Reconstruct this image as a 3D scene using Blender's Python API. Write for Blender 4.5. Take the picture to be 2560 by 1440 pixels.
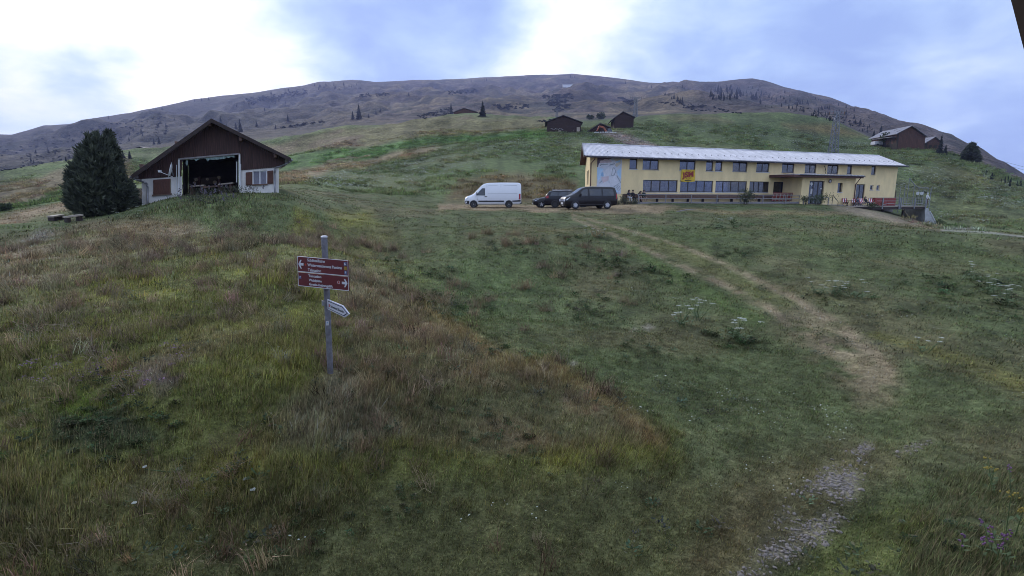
import bpy, bmesh, math, random
import numpy as np
from mathutils import Vector, Matrix, Quaternion

for o in list(bpy.data.objects):
    bpy.data.objects.remove(o)
random.seed(7)
rng = np.random.default_rng(11)
scene = bpy.context.scene
COL = scene.collection
R = math.radians

# ------------------------------------------------------------------ camera
F = 1280.0                      # focal length in pixels of the 2560 px wide photograph
PITCH = R(9.75)
cam_data = bpy.data.cameras.new('camera')
cam_data.sensor_width = 36.0
cam_data.lens = 36.0 * F / 2560.0
cam_data.clip_start = 0.05
cam_data.clip_end = 9000
cam = bpy.data.objects.new('camera', cam_data)
cam.location = (0, 0, 0)        # world z = 0 is the height of the camera
cam.rotation_euler = (math.pi / 2 - PITCH, 0, 0)
COL.objects.link(cam)
scene.camera = cam

# ------------------------------------------------------------------ sky
SUN_AZ, SUN_EL = R(-32), R(24)   # left of the view, behind thin cloud above the ridge
world = bpy.data.worlds.new('World')
scene.world = world
world.use_nodes = True
wt = world.node_tree
wt.nodes.clear()
WN = wt.nodes.new
WL = wt.links.new


def wmath(op, a, b=None, c=None, clamp=False):
    n = WN('ShaderNodeMath'); n.operation = op; n.use_clamp = clamp
    for i, v in enumerate((a, b, c)):
        if v is None:
            continue
        if isinstance(v, (int, float)):
            n.inputs[i].default_value = v
        else:
            WL(v, n.inputs[i])
    return n.outputs[0]


def wnoise(vec, scale, detail, rough, dist=0.0):
    n = WN('ShaderNodeTexNoise')
    n.inputs['Scale'].default_value = scale
    n.inputs['Detail'].default_value = detail
    n.inputs['Roughness'].default_value = rough
    n.inputs['Distortion'].default_value = dist
    WL(vec, n.inputs['Vector'])
    return n


def sky_dir(px, py):
    v = Vector(((px - 1280) / F, math.cos(PITCH) + (720 - py) / F * math.sin(PITCH), -math.sin(PITCH) + (720 - py) / F * math.cos(PITCH)))
    return v.normalized()


tc = WN('ShaderNodeTexCoord')
nish = WN('ShaderNodeTexSky')
nish.sky_type = 'NISHITA'
nish.sun_disc = False
nish.sun_elevation = SUN_EL
nish.sun_rotation = SUN_AZ
nish.altitude = 1600
sep = WN('ShaderNodeSeparateXYZ'); WL(tc.outputs['Generated'], sep.inputs[0])
zz = wmath('ADD', wmath('MAXIMUM', sep.outputs[2], 0.0), 0.30)
comb = WN('ShaderNodeCombineXYZ')
WL(wmath('DIVIDE', sep.outputs[0], zz), comb.inputs[0])
WL(wmath('DIVIDE', sep.outputs[1], zz), comb.inputs[1])
warp = wnoise(comb.outputs[0], 1.7, 4, 0.55)
wsub = WN('ShaderNodeVectorMath'); wsub.operation = 'SUBTRACT'
WL(warp.outputs['Color'], wsub.inputs[0]); wsub.inputs[1].default_value = (0.5, 0.5, 0.5)
wsc = WN('ShaderNodeVectorMath'); wsc.operation = 'SCALE'
WL(wsub.outputs[0], wsc.inputs[0]); wsc.inputs['Scale'].default_value = 0.32
wdir = WN('ShaderNodeVectorMath'); wdir.operation = 'ADD'
WL(tc.outputs['Generated'], wdir.inputs[0]); WL(wsc.outputs[0], wdir.inputs[1])
wnrm = WN('ShaderNodeVectorMath'); wnrm.operation = 'NORMALIZE'
WL(wdir.outputs[0], wnrm.inputs[0])
big = wnoise(comb.outputs[0], 1.1, 4, 0.52, 0.4)
fine = wnoise(comb.outputs[0], 3.6, 5, 0.6, 0.3)
fac = wmath('ADD', wmath('MULTIPLY', wmath('SUBTRACT', big.outputs[0], 0.5), 0.9), 0.58)
fac = wmath('ADD', fac, wmath('MULTIPLY', wmath('SUBTRACT', fine.outputs[0], 0.5), 1.15))
# thin bright cloud in front of the low sun, and the thicker blue-grey cloud banks beside it
CLOUDS = [(180, 20, 0, 0.42, 0.72), (560, 120, 0, 0.36, 0.42), (20, 300, 0, 0.15, -0.85), (340, 250, 0, 0.08, -0.35), (940, 40, 0, 0.23, -0.80), (1060, 120, 0, 0.15, -0.55),
          (1180, 190, 0, 0.12, 0.40), (1500, 100, 0, 0.28, 0.50), (1890, 110, 0, 0.19, -0.52), (2130, 80, 0, 0.17, 0.36), (2420, 260, 0, 0.55, -0.26), (2230, 330, 0, 0.25, -0.10)]
for (px, py, _c, rad, amp) in CLOUDS:
    d = sky_dir(px, py)
    dt = WN('ShaderNodeVectorMath'); dt.operation = 'DOT_PRODUCT'
    WL(wnrm.outputs[0], dt.inputs[0]); dt.inputs[1].default_value = d
    mr = WN('ShaderNodeMapRange'); mr.interpolation_type = 'SMOOTHSTEP'
    WL(dt.outputs['Value'], mr.inputs[0])
    mr.inputs[1].default_value = math.cos(rad * 1.45); mr.inputs[2].default_value = math.cos(rad * 0.05)
    mr.inputs[3].default_value = 0.0; mr.inputs[4].default_value = amp
    fac = wmath('ADD', fac, mr.outputs[0])
ramp = WN('ShaderNodeValToRGB')
WL(wmath('MULTIPLY', fac, 0.8, clamp=True), ramp.inputs[0])
cr = ramp.color_ramp
cr.elements[0].position = 0.0; cr.elements[0].color = (0.26, 0.36, 0.64, 1)
cr.elements[1].position = 1.0; cr.elements[1].color = (1.05, 1.02, 1.06, 1)
e = cr.elements.new(0.22); e.color = (0.34, 0.46, 0.71, 1)
e = cr.elements.new(0.45); e.color = (0.49, 0.61, 0.81, 1)
e = cr.elements.new(0.64); e.color = (0.70, 0.78, 0.92, 1)
e = cr.elements.new(0.80); e.color = (0.88, 0.90, 0.96, 1)
x10 = WN('ShaderNodeVectorMath'); x10.operation = 'SCALE'
WL(ramp.outputs[0], x10.inputs[0]); x10.inputs['Scale'].default_value = 10.0
mixs = WN('ShaderNodeMix'); mixs.data_type = 'RGBA'
mixs.inputs[0].default_value = 0.90
WL(nish.outputs[0], mixs.inputs[6]); WL(x10.outputs[0], mixs.inputs[7])
bg = WN('ShaderNodeBackground'); bg.inputs[1].default_value = 0.10
WL(mixs.outputs[2], bg.inputs[0])
wo = WN('ShaderNodeOutputWorld')
WL(bg.outputs[0], wo.inputs[0])

# ------------------------------------------------------------------ sun behind cloud
sl = bpy.data.lights.new('sun', 'SUN')
sl.energy = 1.2
sl.angle = R(16)
sl.color = (1.0, 0.95, 0.90)
so = bpy.data.objects.new('sun', sl)
sdir = Vector((math.sin(SUN_AZ) * math.cos(SUN_EL), math.cos(SUN_AZ) * math.cos(SUN_EL), math.sin(SUN_EL)))
so.rotation_euler = (-sdir).to_track_quat('-Z', 'Y').to_euler()
so.location = sdir * 50
COL.objects.link(so)

scene.view_settings.view_transform = 'Standard'
scene.view_settings.look = 'None'
scene.view_settings.exposure = 0.7
scene.view_settings.gamma = 1.0
scene.view_settings.use_curve_mapping = False
scene.cycles.max_bounces = 4
scene.cycles.diffuse_bounces = 2
scene.cycles.glossy_bounces = 3
scene.cycles.transparent_max_bounces = 12
scene.cycles.volume_bounces = 0
scene.cycles.use_denoising = True
scene.cycles.filter_width = 0.9

# ------------------------------------------------------------------ helpers
ST, CT = math.sin(PITCH), math.cos(PITCH)


def ray(px, py):
    v = (720 - py) / F
    return Vector(((px - 1280) / F, CT + v * ST, -ST + v * CT))


def at(px, py, Y):
    r = ray(px, py)
    return r * (Y / r.y)


def onplane(px, py, p0, n):
    r = ray(px, py)
    return r * (p0.dot(n) / r.dot(n))


def project(x, y, z):
    dep = y * CT - z * ST
    up = y * ST + z * CT
    dep = np.where(dep > 0.05, dep, 0.05)
    return 1280 + F * x / dep, 720 - F * up / dep


def wmat(o):
    m = o.matrix_basis.copy()
    if o.parent:
        m = wmat(o.parent) @ o.matrix_parent_inverse @ m
    return m


def tag(o, label=None, cat=None, group=None, kind=None):
    for k, v in (('label', label), ('category', cat), ('group', group), ('kind', kind)):
        if v:
            o[k] = v
    return o


def thing(name, loc, label, cat, group=None, rz=0.0):
    o = bpy.data.objects.new(name, None)
    o.empty_display_size = 0.2
    o.location = loc
    o.rotation_euler = (0, 0, rz)
    COL.objects.link(o)
    return tag(o, label, cat, group)


def adopt(o, parent, local):
    if parent is not None:
        o.parent = parent
        if not local:
            o.matrix_parent_inverse = wmat(parent).inverted()


def place(name, me, parent=None, local=False, loc=None, rot=None, scale=None):
    o = bpy.data.objects.new(name, me)
    COL.objects.link(o)
    adopt(o, parent, local)
    if loc is not None:
        o.location = loc
    if rot is not None:
        o.rotation_euler = rot
    if scale is not None:
        o.scale = scale
    return o


def copy_tree(o, parent=None):
    c = o.copy()
    COL.objects.link(c)
    if parent is not None:
        c.parent = parent
    for ch in o.children:
        copy_tree(ch, c)
    return c


class MB:
    def __init__(self):
        self.v = []; self.f = []; self.mi = []

    def add(self, verts, faces, mi=0):
        b = len(self.v)
        self.v += [tuple(p) for p in verts]
        self.f += [tuple(b + i for i in f) for f in faces]
        self.mi += [mi] * len(faces)
        return self

    def hexa(self, p, mi=0):
        return self.add(p, [(0, 3, 2, 1), (4, 5, 6, 7), (0, 1, 5, 4), (1, 2, 6, 5), (2, 3, 7, 6), (3, 0, 4, 7)], mi)

    def box(self, c, s, mi=0, rz=0.0, M=None):
        cx, cy, cz = c; hx, hy, hz = s[0] / 2, s[1] / 2, s[2] / 2
        P = [Vector((x * hx, y * hy, z * hz)) for z in (-1, 1) for (x, y) in ((-1, -1), (1, -1), (1, 1), (-1, 1))]
        if rz:
            m = Matrix.Rotation(rz, 3, 'Z'); P = [m @ p for p in P]
        if M is not None:
            P = [M @ p for p in P]
        return self.hexa([p + Vector(c) for p in P], mi)

    def prism(self, loop, off, mi=0):
        off = Vector(off); n = len(loop)
        A = [Vector(p) for p in loop]; B = [p + off for p in A]
        fs = [tuple(range(n))[::-1], tuple(range(n, 2 * n))]
        fs += [(i, (i + 1) % n, n + (i + 1) % n, n + i) for i in range(n)]
        return self.add(A + B, fs, mi)

    def tube(self, p, q, r0, r1=None, n=8, mi=0):
        p, q = Vector(p), Vector(q)
        r1 = r0 if r1 is None else r1
        d = (q - p)
        if d.length < 1e-6:
            return self
        d.normalize()
        a = d.orthogonal().normalized(); b = d.cross(a)
        vs = []
        for (c, r) in ((p, r0), (q, r1)):
            vs += [c + (a * math.cos(2 * math.pi * k / n) + b * math.sin(2 * math.pi * k / n)) * r for k in range(n)]
        fs = [(k, (k + 1) % n, n + (k + 1) % n, n + k) for k in range(n)]
        fs += [tuple(range(n))[::-1], tuple(range(n, 2 * n))]
        return self.add(vs, fs, mi)

    def path(self, pts, r, n=6, mi=0):
        for a, b in zip(pts[:-1], pts[1:]):
            self.tube(a, b, r, r, n, mi)
        return self

    def lathe(self, prof, M=None, n=20, mi=0, cap=True):
        # prof: (radius, height) pairs turned round local z
        vs = []; fs = []; k = len(prof)
        for i in range(n):
            a = 2 * math.pi * i / n
            for (r, h) in prof:
                p = Vector((r * math.cos(a), r * math.sin(a), h))
                vs.append(M @ p if M is not None else p)
        for i in range(n):
            j = (i + 1) % n
            for m in range(k - 1):
                fs.append((i * k + m, j * k + m, j * k + m + 1, i * k + m + 1))
        if cap:
            fs.append(tuple(i * k for i in range(n))[::-1]); fs.append(tuple(i * k + k - 1 for i in range(n)))
        return self.add(vs, fs, mi)

    def mesh(self, name, mats, smooth=False):
        me = bpy.data.meshes.new(name)
        me.from_pydata(self.v, [], self.f)
        mats = mats if isinstance(mats, (list, tuple)) else [mats]
        for m in mats:
            me.materials.append(m)
        if len(mats) > 1:
            me.polygons.foreach_set('material_index', self.mi)
        bm = bmesh.new(); bm.from_mesh(me)
        bmesh.ops.recalc_face_normals(bm, faces=bm.faces)
        bm.to_mesh(me); bm.free()
        if smooth:
            me.polygons.foreach_set('use_smooth', [True] * len(me.polygons))
        me.update()
        return me

    def build(self, name, mats, parent=None, smooth=False, local=False, loc=None, rot=None):
        return place(name, self.mesh(name, mats, smooth), parent, local, loc, rot)


MATS = {}


def mat(name, col, rough=0.8, var=0.25, scale=6.0, bump=0.0, metal=0.0, spec=0.5, stretch=(1, 1, 1), col2=None, detail=4, bscale=None, coat=0.0, thr=None):
    """principled material with noise-varied colour (col .. col2) and fine relief, in object space"""
    m = bpy.data.materials.new(name); m.use_nodes = True
    nt = m.node_tree; N = nt.nodes; L = nt.links.new
    b = N['Principled BSDF']
    b.inputs['Roughness'].default_value = rough
    b.inputs['Metallic'].default_value = metal
    b.inputs['Specular IOR Level'].default_value = spec
    b.inputs['Coat Weight'].default_value = coat
    t = N.new('ShaderNodeTexCoord'); mp = N.new('ShaderNodeMapping')
    mp.inputs['Scale'].default_value = stretch
    L(t.outputs['Object'], mp.inputs[0])
    nz = N.new('ShaderNodeTexNoise')
    nz.inputs['Scale'].default_value = scale; nz.inputs['Detail'].default_value = detail; nz.inputs['Roughness'].default_value = 0.6
    L(mp.outputs[0], nz.inputs['Vector'])
    rp = N.new('ShaderNodeValToRGB')
    c1 = tuple(max(0, c * (1 - var)) for c in col); c2 = col2 or tuple(min(1, c * (1 + var)) for c in col)
    lo, hi = thr or (0.30, 0.70)
    rp.color_ramp.elements[0].position = lo; rp.color_ramp.elements[0].color = (*c1, 1)
    rp.color_ramp.elements[1].position = hi; rp.color_ramp.elements[1].color = (*c2, 1)
    L(nz.outputs[0], rp.inputs[0]); L(rp.outputs[0], b.inputs['Base Color'])
    if bump:
        bn = N.new('ShaderNodeTexNoise'); bn.inputs['Scale'].default_value = bscale or scale * 3; bn.inputs['Detail'].default_value = 5
        L(mp.outputs[0], bn.inputs['Vector'])
        bp = N.new('ShaderNodeBump'); bp.inputs['Strength'].default_value = bump; bp.inputs['Distance'].default_value = 0.02
        L(bn.outputs[0], bp.inputs['Height']); L(bp.outputs[0], b.inputs['Normal'])
    MATS[name] = m
    return m


def glass(name, tint=(0.55, 0.6, 0.7), refl=0.45):
    m = bpy.data.materials.new(name); m.use_nodes = True
    nt = m.node_tree; nt.nodes.clear(); N = nt.nodes.new; L = nt.links.new
    tr = N('ShaderNodeBsdfTransparent'); tr.inputs[0].default_value = (*tint, 1)
    gl = N('ShaderNodeBsdfGlossy'); gl.inputs['Roughness'].default_value = 0.03; gl.inputs[0].default_value = (0.85, 0.88, 1, 1)
    t = N('ShaderNodeTexCoord'); nz = N('ShaderNodeTexNoise'); nz.inputs['Scale'].default_value = 0.8
    L(t.outputs['Object'], nz.inputs['Vector'])
    bp = N('ShaderNodeBump'); bp.inputs['Strength'].default_value = 0.08; L(nz.outputs[0], bp.inputs['Height']); L(bp.outputs[0], gl.inputs['Normal'])
    fr = N('ShaderNodeFresnel'); fr.inputs[0].default_value = 1.5
    ma = N('ShaderNodeMath'); ma.operation = 'ADD'; ma.use_clamp = True; L(fr.outputs[0], ma.inputs[0]); ma.inputs[1].default_value = refl
    mx = N('ShaderNodeMixShader'); L(ma.outputs[0], mx.inputs[0]); L(tr.outputs[0], mx.inputs[1]); L(gl.outputs[0], mx.inputs[2])
    o = N('ShaderNodeOutputMaterial'); L(mx.outputs[0], o.inputs[0])
    MATS[name] = m
    return m


def vnoise(x, y, seed=0):
    """smooth value noise on arrays, about -1..1"""
    xi = np.floor(x).astype(np.int64); yi = np.floor(y).astype(np.int64)
    xf = x - xi; yf = y - yi
    u = xf * xf * xf * (xf * (xf * 6 - 15) + 10); w = yf * yf * yf * (yf * (yf * 6 - 15) + 10)

    def h(a, b):
        n = (a * 374761393 + b * 668265263 + seed * 1442695041) & 0xFFFFFFFF
        n = ((n ^ (n >> 13)) * 1274126177) & 0xFFFFFFFF
        return ((n ^ (n >> 16)) & 0xFFFF) / 32767.5 - 1.0
    return (h(xi, yi) * (1 - u) + h(xi + 1, yi) * u) * (1 - w) + (h(xi, yi + 1) * (1 - u) + h(xi + 1, yi + 1) * u) * w


def fbm(x, y, octs=4, seed=0, gain=0.5):
    s = 0.0; a = 1.0; t = 0.0
    for k in range(octs):
        s = s + a * vnoise(x * 2 ** k + 17.3 * k, y * 2 ** k - 9.1 * k, seed + k); t += a; a *= gain
    return s / t
# ------------------------------------------------------------------ terrain
# contour lines of the place, near to far: (column, row, distance) or, with a negative third value, (column, row, height below the camera)
LINES = [
    [(-900, 1440, -3.3), (0, 1440, -3.35), (600, 1440, -3.5), (1300, 1440, -3.6), (2000, 1440, -3.7), (2560, 1440, -3.4), (3300, 1440, -3.3)],
    [(-900, 1150, -3.0), (0, 1150, -3.0), (600, 1130, -3.1), (850, 1130, -3.2), (1300, 1150, -3.35), (1800, 1150, -3.45), (2200, 1150, -3.5), (2560, 1150, -3.3), (3300, 1150, -3.2)],
    [(-900, 950, -2.5), (0, 930, -2.5), (400, 930, -2.5), (825, 930, -2.78), (1100, 940, -2.88), (1250, 940, -2.98), (1400, 940, -3.2), (1800, 930, -3.25), (2200, 930, -3.25), (2560, 930, -3.1), (3300, 930, -3.0)],
    [(-900, 900, -2.3), (0, 810, -2.15), (300, 770, -2.1), (600, 770, -2.2), (825, 770, -2.36), (930, 775, -2.50), (1010, 780, -2.80), (1280, 780, -2.95), (1600, 780, -2.95), (2000, 780, -2.95), (2560, 780, -2.85), (3300, 790, -2.8)],
    [(-900, 880, -2.2), (-300, 850, -2.1), (0, 764, -1.98), (150, 700, -1.8), (300, 652, -1.65), (420, 622, -1.5), (560, 606, -1.4), (700, 610, -1.45), (820, 630, -1.62), (900, 665, -2.05),
     (1000, 690, -2.32), (1280, 690, -2.55), (1600, 690, -2.6), (2000, 690, -2.6), (2560, 700, -2.6), (3300, 720, -2.6)],
    [(-900, 860, 13), (-300, 800, 13.5), (0, 722, 15), (150, 674, 17.5), (300, 636, 20), (420, 611, 22), (560, 597, 21.5), (700, 599, 21.5), (820, 614, 21.5), (900, 638, 21), (1000, 640, 21.5),
     (1280, 625, -2.05), (1600, 625, -2.05), (2000, 625, -2.1), (2560, 645, -2.3), (3300, 665, -2.4)],
    [(-900, 760, 24), (-300, 690, 24), (0, 640, 24), (150, 600, 25), (300, 572, 26), (450, 545, 27), (600, 528, 27), (720, 532, 27), (850, 560, 27), (1000, 570, 28), (1280, 570, 28), (1600, 570, 29),
     (2000, 575, 30), (2350, 590, 31), (2560, 602, 32), (3300, 630, 32)],
    [(-900, 640, 34), (-300, 600, 34), (0, 565, 34), (170, 549, 34), (350, 512, 33), (450, 494, 33), (600, 484, 33.5), (700, 478, 35), (780, 500, 36), (850, 525, 36), (1000, 531, 38), (1280, 529, 42), (1500, 531, 42),
     (1800, 528, 50), (2000, 530, 57), (2200, 545, 64), (2300, 562, 68), (2350, 574, 68), (2560, 592, 62), (3300, 625, 62)],
    [(-900, 610, 46), (-300, 575, 46), (0, 538, 46), (170, 512, 46), (350, 506, 41), (450, 489, 41), (600, 480, 41.5), (700, 477, 42.5), (780, 490, 46), (900, 505, 48), (1160, 520, 54), (1330, 519, 54.5), (1465, 518, 51), (1540, 515, 54),
     (1640, 509, 61), (1900, 510, 72.5), (2060, 511, 81), (2120, 514, 84), (2200, 527, 88), (2330, 564, 92), (2400, 575, 86), (2560, 600, 80), (3300, 640, 80)],
    [(-900, 590, 70), (-300, 550, 70), (0, 531, 66), (170, 507, 62), (350, 500, 58), (600, 478, 55), (750, 472, 65), (900, 492, 65), (1160, 508, 64), (1330, 509, 64), (1500, 503, 80), (1900, 505, 92), (2100, 508, 103), (2235, 520, 112),
     (2340, 556, 114), (2450, 568, 110), (2560, 580, 108), (3300, 640, 108)],
    [(-900, 580, 110), (-300, 545, 110), (0, 521, 105), (170, 491, 105), (350, 462, 100), (600, 452, 92), (750, 446, 92), (900, 462, 86), (1050, 462, 84), (1160, 447, 84), (1230, 440, 84), (1330, 442, 88), (1500, 425, 100), (1800, 405, 122),
     (2100, 414, 142), (2300, 444, 146), (2450, 484, 142), (2560, 517, 140), (3300, 640, 140)],
    [(-900, 540, 165), (-300, 505, 165), (0, 468, 165), (170, 438, 165), (330, 405, 172), (600, 405, 172), (720, 424, 140), (850, 408, 140), (1000, 384, 140), (1200, 352, 146), (1365, 334, 152), (1450, 334, 152), (1520, 334, 152),
     (1560, 320, 168), (1600, 319, 170), (1800, 330, 168), (2000, 347, 176), (2083, 374, 180), (2200, 376, 180), (2320, 386, 180), (2420, 411, 176), (2560, 467, 176), (3300, 640, 176)],
    [(-900, 510, 240), (-300, 475, 240), (0, 440, 240), (170, 416, 240), (350, 386, 240), (600, 372, 232), (720, 354, 222), (850, 326, 230), (1000, 312, 236), (1100, 297, 256), (1200, 291, 270), (1360, 300, 240), (1480, 299, 230),
     (1570, 291, 214), (1640, 281, 205), (1700, 278, 205), (1850, 288, 212), (1950, 289, 216), (2080, 303, 218), (2180, 345, 212), (2260, 368, 210), (2400, 394, 208), (2480, 425, 208), (2560, 457, 208), (3300, 640, 208)],
    [(-900, 512, 300), (-300, 479, 300), (0, 446, 300), (170, 422, 300), (350, 392, 300), (600, 376, 290), (720, 360, 285), (850, 334, 290), (1000, 322, 295), (1100, 308, 310), (1200, 302, 325), (1360, 308, 300), (1570, 303, 275),
     (1700, 292, 270), (1850, 302, 270), (2080, 318, 270), (2180, 358, 262), (2260, 378, 262), (2400, 405, 262), (2560, 470, 262), (3300, 650, 262)],
    [(-900, 480, 450), (-300, 455, 450), (0, 432, 440), (170, 408, 440), (350, 375, 440), (600, 345, 430), (850, 318, 430), (1000, 306, 440), (1100, 296, 450), (1200, 292, 450), (1400, 297, 440), (1570, 290, 420), (1700, 281, 410), (1850, 290, 400),
     (2080, 305, 390), (2180, 350, 360), (2300, 380, 350), (2400, 396, 340), (2560, 462, 330), (3300, 640, 330)],
    [(-900, 440, 750), (-300, 420, 750), (0, 398, 740), (300, 345, 740), (600, 297, 760), (850, 268, 780), (1100, 250, 820), (1400, 246, 850), (1600, 258, 780), (1800, 258, 700), (2000, 272, 640), (2200, 335, 560), (2400, 396, 520), (2560, 457, 480), (3300, 630, 480)],
    [(-900, 410, 1300), (-300, 380, 1300), (0, 365, 1300), (300, 315, 1350), (600, 262, 1400), (850, 236, 1500), (1100, 224, 1600), (1400, 215, 1700), (1600, 230, 1500), (1800, 232, 1300), (2000, 252, 1100), (2200, 320, 900), (2400, 395, 780), (2560, 452, 700), (3300, 620, 700)],
    [(-900, 400, 1750), (-300, 365, 1700), (0, 338, 1700), (30, 341, 1700), (110, 318, 1700), (170, 317, 1700), (250, 300, 1750), (330, 285, 1750), (420, 268, 1800), (490, 252, 1800), (560, 245, 1850), (640, 240, 1900), (700, 229, 1900), (760, 222, 1950), (800, 212, 1950),
     (880, 208, 2000), (940, 213, 2000), (1000, 210, 2000), (1080, 208, 2100), (1140, 206, 2100), (1200, 201, 2100), (1330, 197, 2200), (1430, 193, 2200), (1520, 203, 2100), (1620, 216, 2000), (1740, 220, 1900), (1830, 212, 1800), (1880, 208, 1800), (1910, 213, 1750),
     (1960, 229, 1700), (2020, 243, 1600), (2080, 255, 1500), (2130, 274, 1400), (2180, 298, 1300), (2230, 318, 1150), (2320, 362, 1000), (2400, 394, 950), (2480, 424, 900), (2560, 448, 850), (3300, 610, 850)],
]
AZ = np.concatenate([np.radians(np.arange(-180, -60, 4.0)), np.radians(np.arange(-60, 60.001, 0.19)), np.radians(np.arange(64, 180.5, 4.0))])
NA = len(AZ)
ctrl_d = []; ctrl_z = []
for li, line in enumerate(LINES):
    a, dd, zc = [], [], []
    for (px, py, val) in line:
        r = ray(px, py); h = math.hypot(r.x, r.y); s = r.z / h
        if val < 0:
            z = val; d = z / s
        else:
            d = val; z = s * d
        a.append(math.atan2(r.x, r.y)); dd.append(d); zc.append(z)
    o = np.argsort(a); a = np.array(a)[o]; dd = np.array(dd)[o]; zc = np.array(zc)[o]
    D = np.interp(AZ, a, dd); Z = np.interp(AZ, a, zc)
    k = 5 if li < len(LINES) - 1 else 1
    if k > 1:      # soften the corners of the polyline
        w = np.hanning(2 * k + 3)[1:-1]; w /= w.sum()
        pad = lambda q: np.concatenate([np.full(k, q[0]), q, np.full(k, q[-1])])
        sm = lambda q: np.convolve(pad(q), w, 'valid')
        inner = np.abs(AZ) < R(59)
        D = np.where(inner, sm(D), D); Z = np.where(inner, sm(Z), Z)
    ctrl_d.append(D); ctrl_z.append(Z)
ctrl_d = np.array([np.full(NA, 0.4), np.full(NA, 2.2)] + ctrl_d + [ctrl_d[-1] * 1.25]); ctrl_z = np.array([np.full(NA, -3.75), np.full(NA, -3.7)] + ctrl_z + [ctrl_z[-1] - 120])
for k in range(1, len(ctrl_d)):
    ctrl_d[k] = np.maximum(ctrl_d[k], ctrl_d[k - 1] * 1.02 + 0.05)


def pchip(x, y, q):
    h = np.diff(x); dl = np.diff(y) / h
    m = np.zeros_like(y)
    same = dl[:-1] * dl[1:] > 0
    w1 = 2 * h[1:] + h[:-1]; w2 = h[1:] + 2 * h[:-1]
    with np.errstate(divide='ignore', invalid='ignore'):
        hm = (w1 + w2) / (w1 / dl[:-1] + w2 / dl[1:])
    m[1:-1] = np.where(same, hm, 0.0)
    m[0] = dl[0]; m[-1] = dl[-1]
    i = np.clip(np.searchsorted(x, q) - 1, 0, len(h) - 1)
    t = np.clip((q - x[i]) / h[i], 0, 1)
    return (y[i] * (2 * t**3 - 3 * t**2 + 1) + h[i] * m[i] * (t**3 - 2 * t**2 + t) + y[i + 1] * (-2 * t**3 + 3 * t**2) + h[i] * m[i + 1] * (t**3 - t**2))


RNEAR = np.geomspace(0.5, 105, 340); RMID = np.geomspace(105, 330, 130); RFAR = np.geomspace(330, 2800, 170)
RR = np.concatenate([RNEAR, RMID[1:], RFAR[1:]])
NR = len(RR)
ZG = np.empty((NA, NR))
for i in range(NA):
    ZG[i] = pchip(ctrl_d[:, i], ctrl_z[:, i], RR)
XG = np.sin(AZ)[:, None] * RR[None]; YG = np.cos(AZ)[:, None] * RR[None]
DG = np.broadcast_to(RR[None], XG.shape)


def smooth(a, b, x):
    t = np.clip((x - a) / (b - a), 0, 1)
    return t * t * (3 - 2 * t)


PXG, PYG = project(XG, YG, ZG)
# the flat shelf the building, terrace and cars stand on stays even
shelf = smooth(38, 46, DG) * (1 - smooth(104, 124, DG)) * smooth(R(-8), R(-3), AZ)[:, None]
n1 = fbm(XG / 5.5, YG / 5.5, 4, 1) * 0.20 + fbm(XG / 2.2, YG / 2.2, 2, 3) * 0.09 + fbm(XG / 1.0, YG / 1.0, 3, 5) * 0.06
ZG += n1 * smooth(1.5, 6, DG) * (1 - 0.9 * shelf) * (1 - smooth(70, 130, DG))
n2 = fbm(XG / 34, YG / 34, 4, 20) * 2.1 + fbm(XG / 11, YG / 11, 3, 24) * 0.30
ZG += n2 * smooth(66, 150, DG) * (1 - smooth(260, 330, DG)) * (1 - shelf)
hum = np.abs(fbm(XG / 42, YG / 42, 3, 31))            # hummocks of the dry pasture
ZG += (0.35 - hum) * 5.5 * smooth(170, 205, DG) * (1 - smooth(255, 320, DG)) * (1 - smooth(R(4), R(9), AZ))[:, None]
n3 = (fbm(XG / 210, YG / 210, 6, 40, 0.52) * 34 + (np.abs(fbm(XG / 120 + 0.6 * YG / 300, YG / 160, 5, 47)) - .3) * 66) * np.clip(DG / 1700, 0, 1)
terr = (np.abs(((ZG + fbm(XG / 60, YG / 60, 3, 52) * 9) / 11) % 1 - 0.5) * 2 - 0.5) * 2.2      # cattle terraces along the slope
ridge_d = ctrl_d[-2][:, None]
ZG += (n3 + terr * .7) * smooth(380, 620, DG) * (1 - 0.94 * smooth(0.70, 0.93, DG / ridge_d)) * smooth(20, 300, DG)


def gz(x, y):
    """height of the terrain under points"""
    x = np.asarray(x, float); y = np.asarray(y, float)
    az = np.arctan2(x, y); d = np.hypot(x, y)
    i = np.clip(np.searchsorted(AZ, az) - 1, 0, NA - 2); j = np.clip(np.searchsorted(RR, d) - 1, 0, NR - 2)
    u = (az - AZ[i]) / (AZ[i + 1] - AZ[i]); v = np.clip((d - RR[j]) / (RR[j + 1] - RR[j]), 0, 1)
    return (ZG[i, j] * (1 - u) + ZG[i + 1, j] * u) * (1 - v) + (ZG[i, j + 1] * (1 - u) + ZG[i + 1, j + 1] * u) * v


def gz1(x, y):
    return float(gz(np.array([x]), np.array([y]))[0])


def ground_hit(px, py, dmin=3.0, dmax=2600.0):
    """first point of the terrain seen along a line of sight (used to find where things stand)"""
    r = ray(px, py); h = math.hypot(r.x, r.y)
    q = np.geomspace(dmin, dmax, 3000)
    xs = r.x / h * q; ys = r.y / h * q; zs = r.z / h * q
    g = gz(xs, ys)
    hit = np.nonzero(g >= zs)[0]
    k = hit[0] if len(hit) else len(q) - 1
    return Vector((xs[k], ys[k], g[k]))


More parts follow.
